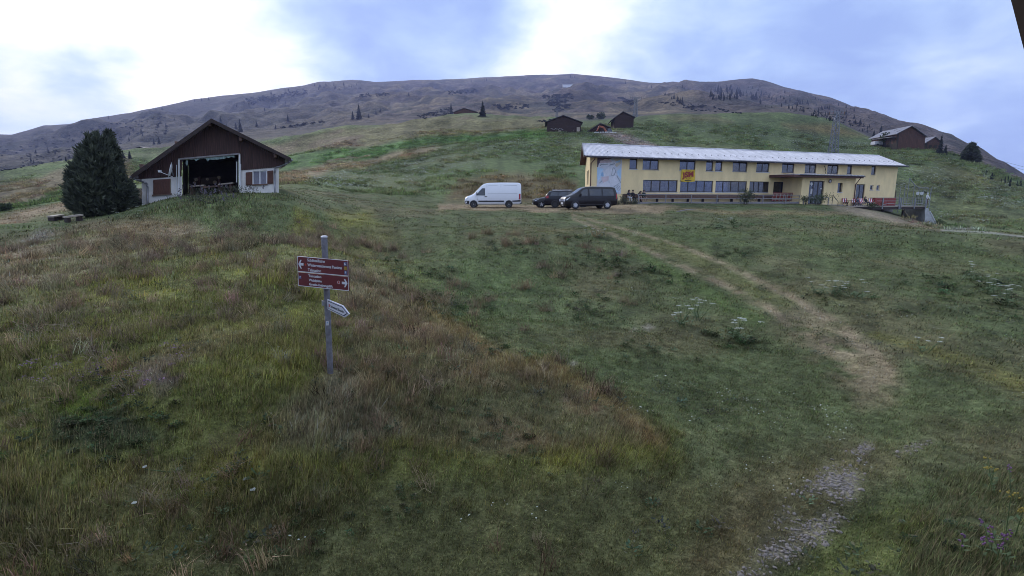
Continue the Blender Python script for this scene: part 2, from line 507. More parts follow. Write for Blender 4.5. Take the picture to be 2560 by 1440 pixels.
# ------------------------------------------------------------------ what grows where (a colour per spot of ground)
def poly_mask(poly, px, py, soft):
    full = np.zeros(px.shape); pa = np.array(poly, float)
    sel = np.nonzero((px > pa[:, 0].min() - soft) & (px < pa[:, 0].max() + soft) & (py > pa[:, 1].min() - soft) & (py < pa[:, 1].max() + soft))
    px = px[sel]; py = py[sel]
    inside = np.zeros(px.shape, bool); dist = np.full(px.shape, 1e9)
    n = len(poly)
    for k in range(n):
        x1, y1 = poly[k]; x2, y2 = poly[(k + 1) % n]
        if y1 != y2:
            c = ((y1 > py) != (y2 > py)) & (px < (x2 - x1) * (py - y1) / (y2 - y1) + x1)
            inside ^= c
        dx, dy = x2 - x1, y2 - y1
        t = np.clip(((px - x1) * dx + (py - y1) * dy) / (dx * dx + dy * dy + 1e-9), 0, 1)
        dist = np.minimum(dist, np.hypot(px - x1 - t * dx, py - y1 - t * dy))
    s = np.where(inside, dist, -dist)
    full[sel] = np.clip(0.5 + s / (2 * soft), 0, 1)
    return full


def line_mask(pts, px, py):
    """soft band along a polyline of (column, row, half width)"""
    full = np.zeros(px.shape); pa = np.array(pts, float); w = pa[:, 2].max() * 1.3
    sel = np.nonzero((px > pa[:, 0].min() - w) & (px < pa[:, 0].max() + w) & (py > pa[:, 1].min() - w) & (py < pa[:, 1].max() + w))
    px = px[sel]; py = py[sel]
    out = np.zeros(px.shape)
    for (x1, y1, w1), (x2, y2, w2) in zip(pts[:-1], pts[1:]):
        dx, dy = x2 - x1, y2 - y1
        t = np.clip(((px - x1) * dx + (py - y1) * dy) / (dx * dx + dy * dy), 0, 1)
        d = np.hypot(px - x1 - t * dx, (py - y1 - t * dy))
        out = np.maximum(out, np.clip(1.3 - d / (w1 + (w2 - w1) * t), 0, 1))
    full[sel] = out
    return full


PX, PY = project(XG, YG, ZG)
wob = fbm(XG / (0.05 * DG + 0.25), YG / (0.05 * DG + 0.25), 3, 60)
PXw = PX + wob * 26; PYw = PY + wob * 9
BARE = np.zeros_like(XG)          # 1 where no grass grows
TALL = np.zeros_like(XG)          # 1 where the grass is unmown
CG = np.empty(XG.shape + (3,))
MOWN = np.array([0.080, 0.098, 0.052]); OLIVE = np.array([0.112, 0.122, 0.048]); BROWN = np.array([0.150, 0.112, 0.082]); STRAW = np.array([0.25, 0.195, 0.145])
DARKG = np.array([0.068, 0.083, 0.045]); GREEN = np.array([0.080, 0.118, 0.050]); PINK = np.array([0.185, 0.140, 0.118]); YEL = np.array([0.150, 0.145, 0.050])
TAN = np.array([0.165, 0.138, 0.088]); HEATH = np.array([0.088, 0.070, 0.074])
CG[:] = MOWN
p1_ = fbm(XG / 3.1, YG / 3.1, 4, 70); p2_ = fbm(XG / 9, YG / 9, 3, 75)


def paint(m, col, amt=1.0):
    m = (np.clip(m, 0, 1) * amt)[..., None]
    CG[:] = CG * (1 - m) + np.asarray(col) * m


near = DG < 105
paint(smooth(-0.1, 0.5, p1_) * 0.55, (0.125, 0.108, 0.072)); paint(smooth(0.0, 0.5, p2_) * 0.5, GREEN); paint(smooth(0.1, 0.6, -p1_) * 0.4, DARKG)
# mid distance pastures and the mountain, back to front
far_w = smooth(330, 420, DG)
paint(far_w, HEATH)
q1 = fbm(XG / 70, YG / 150, 5, 81); q2 = fbm(XG / 30, YG / 42, 5, 85); q3 = fbm(XG / 320, YG / 420, 4, 88)
leftw = (1 - smooth(R(-30), R(-8), AZ))[:, None]; centre = (smooth(R(-22), R(-10), AZ) * (1 - smooth(R(14), R(24), AZ)))[:, None]
paint(far_w * smooth(-0.12, 0.25, q1 + 0.4 * q3) * (0.35 + 0.65 * centre), (0.160, 0.125, 0.090), 0.85)
paint(far_w * leftw, (0.046, 0.046, 0.050), 0.75)
streak = fbm(XG / 130 + 3, (ZG + fbm(XG / 90, YG / 90, 3, 89) * 12) / 7.0, 4, 90)
paint(far_w * smooth(0.12, 0.42, streak) * (0.4 + 0.6 * centre), (0.165, 0.132, 0.098), 0.5); paint(far_w * smooth(0.12, 0.42, -streak), (0.050, 0.047, 0.042), 0.6)
paint(far_w * smooth(-0.02, 0.30, q2 - 0.05), (0.036, 0.038, 0.036), 0.7)
gul = np.abs(fbm(XG / 120 + 0.6 * YG / 300, YG / 160, 5, 47)); paint(far_w * (1 - smooth(0.0, 0.07, gul)), (0.040, 0.042, 0.036), 0.6)
mid_w = smooth(64, 76, DG) * (1 - far_w)
paint(mid_w, (0.096, 0.126, 0.062)); paint(mid_w * smooth(0.0, 0.5, fbm(XG / 16, YG / 16, 4, 91)), (0.128, 0.128, 0.076), 0.5)
MEADOW = [((-300, 480), (0, 465), (170, 418), (340, 395), (340, 475), (170, 472), (0, 522), (-300, 560)), ]
paint(poly_mask(MEADOW[0], PXw, PYw, 6) * mid_w, (0.150, 0.125, 0.085))
paint(poly_mask([(-300, 560), (0, 522), (175, 469), (175, 508), (60, 526), (-300, 600)], PXw, PYw, 5) * (DG > 60), GREEN * 0.95)
paint(poly_mask([(600, 378), (850, 318), (1100, 290), (1364, 296), (1364, 322), (1000, 352), (820, 372), (640, 400)], PXw, PYw, 6) * mid_w, (0.150, 0.138, 0.082))
paint(poly_mask([(600, 378), (850, 318), (1100, 290), (1364, 296), (1364, 322), (1000, 352), (820, 372), (640, 400)], PXw, PYw, 6) * mid_w * smooth(0, 0.35, fbm(XG / 18, YG / 30, 4, 96)), (0.165, 0.130, 0.100))
paint(poly_mask([(640, 410), (700, 388), (880, 366), (1100, 344), (1364, 322), (1364, 344), (1150, 356), (1010, 372), (880, 398), (720, 424)], PXw, PYw, 5) * mid_w, (0.082, 0.145, 0.052))
paint(poly_mask([(690, 432), (860, 402), (1000, 378), (1110, 371), (1080, 388), (920, 410), (800, 440), (690, 462)], PXw, PYw, 6) * mid_w, (0.205, 0.165, 0.115))
paint(line_mask([(820, 405, 3), (870, 392, 3), (905, 383, 2)], PXw, PYw) * mid_w, (0.20, 0.17, 0.13))
paint(poly_mask([(1120, 490), (1160, 452), (1230, 432), (1330, 434), (1450, 455), (1450, 505), (1120, 505)], PXw, PYw, 10) * (DG > 62), (0.138, 0.108, 0.068), 0.9)
paint(poly_mask([(1200, 470), (1250, 455), (1290, 470), (1250, 500), (1190, 500)], PXw, PYw, 8) * (DG > 62), (0.14, 0.14, 0.05), 0.6)
paint(poly_mask([(1590, 284), (1700, 276), (2000, 288), (2180, 345), (2250, 372), (2100, 380), (1900, 350), (1620, 330)], PXw, PYw, 6) * mid_w, (0.078, 0.104, 0.052), 0.8)
paint(poly_mask([(1960, 312), (2080, 310), (2180, 344), (2080, 338), (1980, 322)], PXw, PYw, 8) * mid_w, (0.140, 0.105, 0.055), 0.8)
paint(poly_mask([(1650, 292), (1780, 288), (1820, 300), (1700, 304)], PXw, PYw, 8) * mid_w, (0.125, 0.105, 0.06), 0.7)
paint(poly_mask([(2330, 400), (2440, 430), (2480, 470), (2400, 450)], PXw, PYw, 10) * mid_w, (0.135, 0.125, 0.06), 0.6)
scree = poly_mask([(1500, 333), (1560, 333), (1650, 366), (1580, 366)], PXw, PYw, 5) * mid_w
paint(scree, (0.20, 0.17, 0.175))
# near ground
mound = poly_mask([(-900, 1000), (-300, 850), (0, 765), (150, 700), (300, 652), (560, 603), (700, 606), (870, 640), (980, 690), (1080, 770), (1160, 840), (1250, 900), (1400, 920), (1550, 1010), (1660, 1100),
                   (1700, 1170), (1400, 1200), (1000, 1260), (600, 1330), (0, 1500), (-900, 1500)], PXw + 40 * fbm(XG / .8, YG / .8, 2, 61), PYw + 18 * fbm(XG / .8, YG / .8, 2, 62), 55) * near
paint(mound, OLIVE); TALL = np.maximum(TALL, mound)
m2 = mound * smooth(0.12, 0.6, fbm(XG / 1.7, YG / 1.7, 4, 100)); paint(m2, (0.135, 0.115, 0.072), 0.6)
paint(mound * smooth(0.05, 0.4, fbm(XG / 1.1 + 5, YG / 1.1, 4, 104)), (0.165, 0.165, 0.045), 0.55)
bank = poly_mask([(870, 660), (985, 692), (1090, 775), (1250, 895), (1400, 920), (1550, 1005), (1650, 1100), (1300, 1130), (900, 1080), (790, 960), (850, 900), (900, 820), (850, 740)], PXw, PYw, 20) * near
paint(bank, (0.150, 0.120, 0.088), 0.75); paint(bank * smooth(0.1, 0.4, fbm(XG / 0.8, YG / 0.8, 3, 108)), (0.25, 0.18, 0.14), 0.7)
paint(bank * smooth(-0.05, 0.35, fbm(XG / 1.3, YG / 1.3, 3, 110)), (0.092, 0.098, 0.055), 0.75)
edge = line_mask([(985, 695, 12), (1100, 790, 16), (1250, 893, 22), (1400, 925, 22), (1540, 1010, 26), (1660, 1110, 22)], PXw, PYw) * near
paint(edge, (0.21, 0.155, 0.085), 0.55)
paint(poly_mask([(700, 1000), (880, 940), (1000, 1080), (860, 1140), (700, 1110)], PXw, PYw, 25) * near, (0.150, 0.140, 0.118), 0.7)
paint(poly_mask([(-400, 1230), (600, 1220), (1100, 1200), (1700, 1180), (1900, 1300), (1850, 1500), (-400, 1500)], PXw, PYw, 40) * near, (0.090, 0.092, 0.048), 0.8)
paint(poly_mask([(120, 1030), (300, 1020), (420, 1090), (250, 1130), (120, 1100)], PXw, PYw, 20) * near, (0.062, 0.080, 0.055), 0.8)
heather = poly_mask([(280, 960), (350, 915), (430, 895), (520, 920), (500, 950), (380, 985), (300, 1000)], PXw, PYw, 22) * near
paint(heather * smooth(-0.2, 0.3, fbm(XG / 0.35, YG / 0.35, 3, 112)), (0.135, 0.090, 0.135), 0.6)
paint(poly_mask([(130, 1000), (200, 960), (260, 1000), (220, 1040), (140, 1030)], PXw, PYw, 15) * near, (0.11, 0.165, 0.03), 0.6)
hutslope = poly_mask([(330, 545), (400, 515), (560, 480), (700, 474), (790, 540), (830, 600), (700, 610), (540, 604), (420, 570)], PXw, PYw, 14) * near
paint(hutslope, (0.100, 0.120, 0.062), 0.9); TALL = np.maximum(TALL, hutslope * 0.8)
paint(poly_mask([(745, 520), (790, 545), (840, 615), (770, 630), (720, 585)], PXw, PYw, 12) * near, (0.175, 0.168, 0.05), 0.8)
left = poly_mask([(60, 610), (200, 565), (330, 550), (480, 560), (560, 600), (300, 650), (0, 758), (-300, 830), (-300, 730)], PXw, PYw, 18) * near
paint(left, (0.135, 0.125, 0.075), 0.8); TALL = np.maximum(TALL, left * 0.55); paint(left * smooth(0.05, 0.4, fbm(XG / 1.5, YG / 1.5, 3, 116)), (0.26, 0.205, 0.165), 0.65)
paint(poly_mask([(180, 560), (360, 545), (480, 555), (430, 580), (300, 590)], PXw, PYw, 12) * near, (0.215, 0.155, 0.115), 0.6)
paint(poly_mask([(-300, 560), (0, 548), (170, 498), (175, 525), (100, 545), (0, 592), (-300, 640)], PXw, PYw, 7) * (DG > 34) * (DG < 80), (0.225, 0.170, 0.130), 0.9)
paint(poly_mask([(60, 605), (110, 575), (140, 580), (90, 612)], PXw, PYw, 8) * near, (0.28, 0.26, 0.27), 0.7)
paint(poly_mask([(840, 590), (980, 560), (1010, 600), (950, 660), (880, 645)], PXw, PYw, 20) * near, (0.135, 0.125, 0.055), 0.6)
paint(poly_mask([(830, 535), (920, 525), (950, 560), (860, 575)], PXw, PYw, 15) * near, (0.160, 0.155, 0.045), 0.7)
rutA = line_mask([(1440, 548, 5), (1560, 598, 6), (1660, 643, 7), (1760, 688, 9), (1818, 715, 10), (1906, 762, 13), (1960, 805, 14)], PXw, PYw) * near
rutB = line_mask([(1440, 540, 3), (1560, 573, 4), (1713, 618, 5), (1800, 656, 7), (1871, 690, 9), (1976, 741, 12), (2047, 784, 15), (2100, 820, 18), (2187, 890, 24), (2225, 930, 28)], PXw, PYw) * near
worn = poly_mask([(1900, 765), (1990, 770), (2110, 830), (2240, 905), (2260, 1000), (2140, 1005), (2070, 920), (1960, 820)], PXw, PYw, 34) * near
grain = fbm(XG / 0.45, YG / 0.45, 3, 120)
worn = np.maximum(worn * smooth(-0.3, 0.3, grain) * 0.85, np.maximum(rutA, rutB) * smooth(-0.7, 0.1, grain) * .95)
paint(worn, (0.245, 0.192, 0.152), 0.8); BARE = np.maximum(BARE, worn * 0.62)
paint(line_mask([(1440, 543, 10), (1713, 630, 26), (1960, 760, 36)], PXw, PYw) * near * (1 - worn), (0.11, 0.115, 0.05), 0.5)
park = poly_mask([(1100, 512), (1340, 510), (1600, 508), (1700, 517), (1650, 532), (1500, 535), (1420, 530), (1100, 527)], PXw, PYw, 4) * (DG > 40) * (DG < 80)
paint(park, (0.235, 0.175, 0.135), 0.8); BARE = np.maximum(BARE, park * 0.6)
paint(line_mask([(1640, 524, 5), (1800, 527, 6), (2000, 530, 6), (2120, 534, 6)], PXw, PYw) * near, (0.20, 0.155, 0.105), 0.6)
dirt = poly_mask([(2070, 512), (2130, 512), (2210, 532), (2300, 556), (2350, 575), (2250, 562), (2150, 540), (2090, 524)], PXw, PYw, 6) * near
paint(dirt, (0.25, 0.20, 0.17), 0.9); BARE = np.maximum(BARE, dirt * 0.8)
road = line_mask([(2352, 575, 2), (2480, 582, 2.5), (2600, 597, 2.5)], PX, PY) * near
paint(road, (0.30, 0.29, 0.31), .8); BARE = np.maximum(BARE, road)
grav = line_mask([(1890, 1500, 70), (1950, 1400, 58), (2030, 1300, 66), (2100, 1220, 58), (2150, 1165, 30), (2175, 1120, 16)], PXw, PYw) * near
grav2 = line_mask([(2250, 1128, 10), (2340, 1100, 8)], PXw, PYw) * near * .35
grav = np.maximum(grav, grav2) * smooth(-0.6, 0.12, fbm(XG / 0.5, YG / 0.5, 4, 124))
paint(grav, (0.20, 0.178, 0.165), 0.85); BARE = np.maximum(BARE, grav * .85)
paint(poly_mask([(1850, 1180), (2120, 1120), (2240, 1150), (2100, 1290), (1930, 1440), (1740, 1480), (1700, 1400)], PXw, PYw, 50) * near * (1 - grav), (0.130, 0.105, 0.068), 0.55)
paint(line_mask([(2180, 835, 10), (2300, 870, 16), (2420, 905, 22), (2560, 965, 30), (2800, 1060, 34)], PXw, PYw) * near, (0.130, 0.128, 0.046), 0.6)
paint(line_mask([(1580, 606, 10), (1660, 660, 14), (1760, 715, 18), (1880, 790, 22)], PXw + 0, PYw - 8) * near * (1 - worn), (0.085, 0.125, 0.045), 0.6)
rcorner = poly_mask([(2280, 1500), (2260, 1300), (2330, 1220), (2560, 1150), (3000, 1100), (3000, 1500)], PXw, PYw, 30) * near
paint(rcorner, (0.080, 0.090, 0.050), 0.8); TALL = np.maximum(TALL, rcorner)
paint(poly_mask([(1960, 1500), (2080, 1330), (2240, 1250), (2330, 1300), (2200, 1500)], PXw, PYw, 30) * near * (1 - grav), (0.10, 0.115, 0.045), 0.7)
for (bx, by, br) in ((1620, 818, 15), (1585, 826, 9), (1440, 912, 14)):
    b = poly_mask([(bx - br, by), (bx, by - br * 0.45), (bx + br, by), (bx, by + br * 0.45)], PXw, PYw, 6) * near
    paint(b, (0.24, 0.21, 0.22), 0.7); BARE = np.maximum(BARE, b)
CG *= (1 + 0.36 * fbm(XG / (0.02 * DG + 0.12), YG / (0.02 * DG + 0.12), 3, 130))[..., None]
CG *= np.array([1.04, 1.0, 0.80])
CG = np.clip(CG, 0.01, 0.6)


def ground_material(name, s1, s2, s3, bump):
    m = bpy.data.materials.new(name); m.use_nodes = True
    nt = m.node_tree; N = nt.nodes; L = nt.links.new
    b = N['Principled BSDF']; b.inputs['Roughness'].default_value = 0.95; b.inputs['Specular IOR Level'].default_value = 0.15
    at_ = N.new('ShaderNodeAttribute'); at_.attribute_name = 'col'
    t = N.new('ShaderNodeTexCoord')
    last = at_.outputs['Color']; hs = []
    for (sc, lo, hi, st) in ((s1, 0.62, 1.38, 1), (s2, 0.55, 1.5, 1), (s3, 0.55, 1.5, 1)):
        n = N.new('ShaderNodeTexNoise'); n.inputs['Scale'].default_value = sc; n.inputs['Detail'].default_value = 4; n.inputs['Roughness'].default_value = 0.68
        L(t.outputs['Object'], n.inputs['Vector'])
        mr = N.new('ShaderNodeMapRange'); L(n.outputs[0], mr.inputs[0]); mr.inputs[1].default_value = 0.3; mr.inputs[2].default_value = 0.7; mr.inputs[3].default_value = lo; mr.inputs[4].default_value = hi
        mu = N.new('ShaderNodeVectorMath'); mu.operation = 'SCALE'; L(last, mu.inputs[0]); L(mr.outputs[0], mu.inputs['Scale'])
        last = mu.outputs[0]; hs.append(n.outputs[0])
    L(last, b.inputs['Base Color'])
    bp = N.new('ShaderNodeBump'); bp.inputs['Strength'].default_value = bump; bp.inputs['Distance'].default_value = 1.0 / s2
    L(hs[1], bp.inputs['Height']); L(bp.outputs[0], b.inputs['Normal'])
    return m


def terrain_sheet(name, j0, j1, material):
    n = j1 - j0
    vs = np.stack([XG[:, j0:j1], YG[:, j0:j1], ZG[:, j0:j1]], -1).reshape(-1, 3)
    i, j = np.meshgrid(np.arange(NA - 1), np.arange(n - 1), indexing='ij')
    a = (i * n + j).ravel(); bq = ((i + 1) * n + j).ravel()
    quads = np.stack([a, a + 1, bq + 1, bq], -1)
    me = bpy.data.meshes.new(name)
    me.vertices.add(len(vs)); me.vertices.foreach_set('co', vs.astype(np.float32).ravel())
    me.loops.add(quads.size); me.loops.foreach_set('vertex_index', quads.astype(np.int32).ravel())
    me.polygons.add(len(quads)); me.polygons.foreach_set('loop_start', np.arange(0, quads.size, 4, dtype=np.int32))
    me.polygons.foreach_set('use_smooth', np.ones(len(quads), bool))
    me.update(calc_edges=True)
    ca = me.color_attributes.new('col', 'FLOAT_COLOR', 'POINT')
    c4 = np.ones((len(vs), 4), np.float32); c4[:, :3] = CG[:, j0:j1].reshape(-1, 3)
    ca.data.foreach_set('color', c4.ravel())
    me.materials.append(material)
    return tag(place(name, me), kind='structure')


J1, J2 = len(RNEAR), len(RNEAR) + len(RMID) - 1
terrain_sheet('ground', 0, J1, ground_material('meadow soil and turf', 1.1, 7, 34, 0.6))
terrain_sheet('hillside', J1 - 1, J2, ground_material('hillside pasture', 0.16, 0.9, 3.2, 0.7))
terrain_sheet('mountain', J2 - 1, NR, ground_material('mountain heath', 0.018, 0.09, 0.33, 0.6))
# ------------------------------------------------------------------ materials
mat('white render', (0.72, 0.69, 0.68), 0.9, 0.16, 1.8, 0.25, bscale=60)
mat('dark boards', (0.060, 0.028, 0.024), 0.75, 0.6, 3, 0.3, stretch=(6, 6, 0.35))
mat('roof edge wood', (0.035, 0.022, 0.020), 0.8, 0.4, 6, 0.2)
mat('shutter red brown', (0.095, 0.034, 0.022), 0.6, 0.30, 6, 0.15, stretch=(5, 5, 0.7))
mat('zinc', (0.30, 0.30, 0.33), 0.45, 0.2, 5, metal=0.6)
mat('galvanised', (0.26, 0.27, 0.31), 0.5, 0.25, 9, 0.1, metal=0.35)
mat('fibre cement roof', (0.30, 0.28, 0.30), 0.85, 0.25, 3, 0.3)
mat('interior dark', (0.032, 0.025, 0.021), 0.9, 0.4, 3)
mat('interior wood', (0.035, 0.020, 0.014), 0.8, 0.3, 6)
mat('pale wood', (0.36, 0.30, 0.25), 0.8, 0.25, 8, 0.2, stretch=(1, 1, 6))
mat('grey wood', (0.26, 0.24, 0.25), 0.85, 0.3, 8, 0.3, stretch=(1, 1, 6))
mat('brown wood', (0.125, 0.070, 0.055), 0.75, 0.35, 7, 0.2)
mat('red wood', (0.28, 0.045, 0.038), 0.7, 0.3, 7, 0.2)
mat('white paint', (0.72, 0.72, 0.74), 0.5, 0.06, 4)
mat('tarp green', (0.16, 0.22, 0.21), 0.6, 0.35, 9, 0.2)
mat('concrete', (0.42, 0.42, 0.44), 0.9, 0.25, 1.8, 0.3, bscale=20)
mat('curtain', (0.55, 0.54, 0.58), 0.9, 0.2, 12, stretch=(8, 8, 0.5))
mat('canopy', (0.05, 0.02, 0.016), 0.8, 0.3, 6)
mat('old disc', (0.16, 0.12, 0.08), 0.85, 0.3, 14)
mat('log end', (0.42, 0.33, 0.24), 0.85, 0.3, 14)
mat('bark', (0.07, 0.055, 0.045), 0.95, 0.4, 9, 0.6)
mat('dark metal', (0.035, 0.033, 0.04), 0.5, 0.3, 8, metal=0.3)
glass('window glass', (0.42, 0.45, 0.55), 0.07)
glass('pale glass', (0.75, 0.78, 0.85), 0.2)


def rect_grid_wall(mb, P, s0, s1, z0, z1, holes, rev, top=None):
    """wall sheet between s0..s1, z0..z1 with rectangular holes and reveals of depth rev; P(s, z, out) -> point"""
    ss = sorted({s0, s1, *[h[0] for h in holes], *[h[1] for h in holes]})
    zs = sorted({z0, z1, *[h[2] for h in holes], *[h[3] for h in holes]})
    ss = [s for s in ss if s0 <= s <= s1]; zs = [z for z in zs if z0 <= z <= z1]
    for a, b in zip(ss[:-1], ss[1:]):
        for c, d in zip(zs[:-1], zs[1:]):
            ms, mz = (a + b) / 2, (c + d) / 2
            if any(h[0] < ms < h[1] and h[2] < mz < h[3] for h in holes):
                continue
            mb.add([P(a, c, 0), P(b, c, 0), P(b, d, 0), P(a, d, 0)], [(0, 1, 2, 3)])
    for (a, b, c, d) in holes:
        q = [(a, c), (b, c), (b, d), (a, d)]
        for (p1, p2) in zip(q, q[1:] + q[:1]):
            mb.add([P(*p1, 0), P(*p2, 0), P(*p2, -rev), P(*p1, -rev)], [(0, 1, 2, 3)])
    return mb


def slab(P, s0, s1, z0, z1, o0, o1):
    return [P(s0, z0, o0), P(s1, z0, o0), P(s1, z0, o1), P(s0, z0, o1), P(s0, z1, o0), P(s1, z1, o0), P(s1, z1, o1), P(s0, z1, o1)]


def window(P, s0, s1, z0, z1, root, panes=1, rec=0.10, fw=0.07, fmat='window frame', gmat='window glass', sill='sill stone', curtain=None, name='window'):
    m = MB()
    m.hexa(slab(P, s0, s1, z0, z0 + fw, -rec - .05, -rec)); m.hexa(slab(P, s0, s1, z1 - fw, z1, -rec - .05, -rec))
    m.hexa(slab(P, s0, s0 + fw, z0 + fw, z1 - fw, -rec - .05, -rec)); m.hexa(slab(P, s1 - fw, s1, z0 + fw, z1 - fw, -rec - .05, -rec))
    wp = (s1 - s0) / panes
    for k in range(1, panes):
        c = s0 + wp * k
        m.hexa(slab(P, c - fw * 0.7, c + fw * 0.7, z0 + fw, z1 - fw, -rec - .05, -rec + .004))
    w = m.build(name, MATS[fmat], root)
    for k in range(panes):
        a = s0 + wp * k + (fw if k == 0 else fw * .7); b = s0 + wp * (k + 1) - (fw if k == panes - 1 else fw * .7)
        MB().hexa(slab(P, a, b, z0 + fw, z1 - fw, -rec - .03, -rec - .02)).build('pane', MATS[gmat], w)
    if sill:
        MB().hexa(slab(P, s0 - .06, s1 + .06, z0 - .07, z0 - .002, -rec, 0.06)).build('sill', MATS[sill], w)
    if curtain:
        for (f0, f1) in curtain:
            c = MB(); n = 10
            for k in range(n):
                a = s0 + (s1 - s0) * (f0 + (f1 - f0) * k / n); b = s0 + (s1 - s0) * (f0 + (f1 - f0) * (k + 1) / n)
                oa, ob = -rec - .16 - .03 * (k % 2), -rec - .16 - .03 * ((k + 1) % 2)
                c.add([P(a, z0, oa), P(b, z0, ob), P(b, z1, ob), P(a, z1, oa)], [(0, 1, 2, 3)])
            c.build('curtain', MATS['curtain'], w)
    return w


mat('window frame', (0.030, 0.024, 0.030), 0.5, 0.2, 10)
mat('sill stone', (0.55, 0.53, 0.55), 0.8, 0.1, 5)

# ------------------------------------------------------------------ wooden hut on the left
HA = R(20)
hu = Vector((math.cos(HA), math.sin(HA), 0)); hn = Vector((math.sin(HA), -math.cos(HA), 0)); hp0 = at(530, 450, 29.6)


def H(px, py, out=0.0):
    """point of the gable front seen at a pixel, moved out towards the viewer"""
    return onplane(px, py, hp0 + hn * out, hn)


hb = Vector((-0.47, 0.88, 0.0)).normalized()      # the side walls run back along this
hroot = thing('wooden_hut', H(530, 480), 'dark brown boarded gable hut with white plastered base beside the bushy conifer', 'hut')
DEP = 7.0
# white base walls left and right of the opening, with window holes, following the sloping line under the boards
wl = MB()
def hwall(corners, hole):
    (a, b, c, d) = corners     # bl br tr tl pixels
    ha, hb_, hc, hd = hole
    o = [H(*p) for p in corners]; i = [H(*p) for p in hole]
    wl.add(o + i, [(0, 1, 5, 4), (1, 2, 6, 5), (2, 3, 7, 6), (3, 0, 4, 7)])
    for k in range(4):
        p, q = i[k], i[(k + 1) % 4]
        wl.add([p, q, q - hn * .14, p - hn * .14], [(0, 1, 2, 3)])
hwall([(355, 560), (455, 560), (455, 441), (354, 448)], [(383, 487), (427, 483), (427, 446.5), (383, 449.5)])
hwall([(597, 540), (697, 540), (697, 417), (597, 424)], [(632, 462), (667, 460), (667, 426), (632, 428)])
# sides of the opening and outer side walls
for (px, y0, y1) in ((455, 560, 441), (597, 540, 424)):
    wl.add([H(px, y0), H(px, y1), H(px, y1) + hb * .06, H(px, y0) + hb * .06], [(0, 1, 2, 3)])
for (px, y0, y1) in ((354.5, 560, 446), (697, 540, 418)):
    wl.add([H(px, y0), H(px, y1), H(px, y1) + hb * DEP, H(px, y0) + hb * DEP], [(0, 1, 2, 3)])
wl.build('wall', MATS['white render'], hroot)
# gable of upright boards (each a few pixels wide: one part), cut round the opening
apex = (529, 303); eL = (334, 441); eR = (724, 398)
def gable_top(px):
    t = (px - eL[0]) / (apex[0] - eL[0]) if px < apex[0] else (eR[0] - px) / (eR[0] - apex[0])
    e = eL if px < apex[0] else eR
    return e[1] + (apex[1] - e[1]) * t + 4
def gable_bot(px):
    if 453 < px < 599:
        return 398 - (px - 453) * 0.0925 + 0.5
    return 447 - (px - 355) * 0.086
bd = MB(); px = 346.0
while px < 712:
    p2 = min(px + 4.6, 712); g = 0.35
    if p2 <= 355 or px >= 698:
        b1 = gable_top(px) + (px - 340) * .35 if px < 356 else gable_top(px) + (724 - px) * .45
    lo1, lo2 = gable_bot(px), gable_bot(p2)
    t1, t2 = gable_top(px), gable_top(p2)
    if lo1 > t1 and lo2 > t2:
        o = 0.05 + random.uniform(0, .012)
        q = [H(px + g, lo1, o), H(p2 - g, lo2, o), H(p2 - g, t2, o), H(px + g, t1, o)]
        bd.prism(q, -hn * 0.05)
    px = p2
bo = bd.build('gable_boards', MATS['dark boards'], hroot); bo['kind'] = 'stuff'
MB().add([H(346, 447), H(453, 441.5), H(453, 398), H(599, 385), H(599, 426), H(712, 414), H(712, 405), H(529, 306), H(346, 438)], [(0, 1, 2, 8), (2, 3, 7, 8), (3, 4, 5, 6, 7)]).build('backing', MATS['roof edge wood'], hroot)
# roof: two slabs with overhang in front, barge boards, purlin ends
rf = MB()
OV = 0.75
for (e_, nm) in ((eL, 'l'), (eR, 'r')):
    a = H(*apex, OV); b = H(*e_, OV)
    if e_ is eL: b = H(e_[0] - 5, e_[1] + 3, OV)
    else: b = H(e_[0] + 4, e_[1] + 3, OV)
    up = Vector((0, 0, 0.13))
    rf.hexa([a, b, b + hb * (DEP + OV * 2), a + hb * (DEP + OV * 2), a + up, b + up, b + up + hb * (DEP + OV * 2), a + up + hb * (DEP + OV * 2)])
ro = rf.build('roof', MATS['fibre cement roof'], hroot)
for e_ in (eL, eR):
    a = H(*apex, OV + .03); b = H(e_[0] + (-5 if e_ is eL else 4), e_[1] + 3, OV + .03)
    dn = Vector((0, 0, -0.07)); up = Vector((0, 0, 0.14)); o = hn * 0.03
    MB().hexa([a + dn, b + dn, b + dn + o, a + dn + o, a + up, b + up, b + up + o, a + up + o]).build('barge_board', MATS['roof edge wood'], ro)
for (px, py) in ((529, 314), (448, 361), (605, 350), (362, 417), (690, 391)):
    a = H(px, py, 0.04); MB().hexa([a + hu * x + Vector((0, 0, z)) + hn * y for z in (-.1, .1) for (x, y) in ((-.07, 0), (.07, 0), (.07, .62), (-.07, .62))]).build('purlin', MATS['brown wood'], ro)
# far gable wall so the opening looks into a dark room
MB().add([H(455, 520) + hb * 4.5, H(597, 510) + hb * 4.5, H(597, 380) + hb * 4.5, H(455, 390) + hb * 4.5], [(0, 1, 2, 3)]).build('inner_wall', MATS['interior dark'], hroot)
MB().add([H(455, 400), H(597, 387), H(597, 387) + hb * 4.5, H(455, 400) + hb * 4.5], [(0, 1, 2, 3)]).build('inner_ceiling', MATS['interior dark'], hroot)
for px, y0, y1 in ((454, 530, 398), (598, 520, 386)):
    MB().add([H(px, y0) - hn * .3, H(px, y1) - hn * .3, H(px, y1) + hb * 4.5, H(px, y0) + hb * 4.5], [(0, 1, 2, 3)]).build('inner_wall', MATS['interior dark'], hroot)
MB().add([H(430, 505) + hb * -.2, H(600, 496) + hb * -.2, H(600, 496) + hb * 4.6, H(430, 505) + hb * 4.6], [(0, 1, 2, 3)]).build('floor', MATS['interior wood'], hroot)
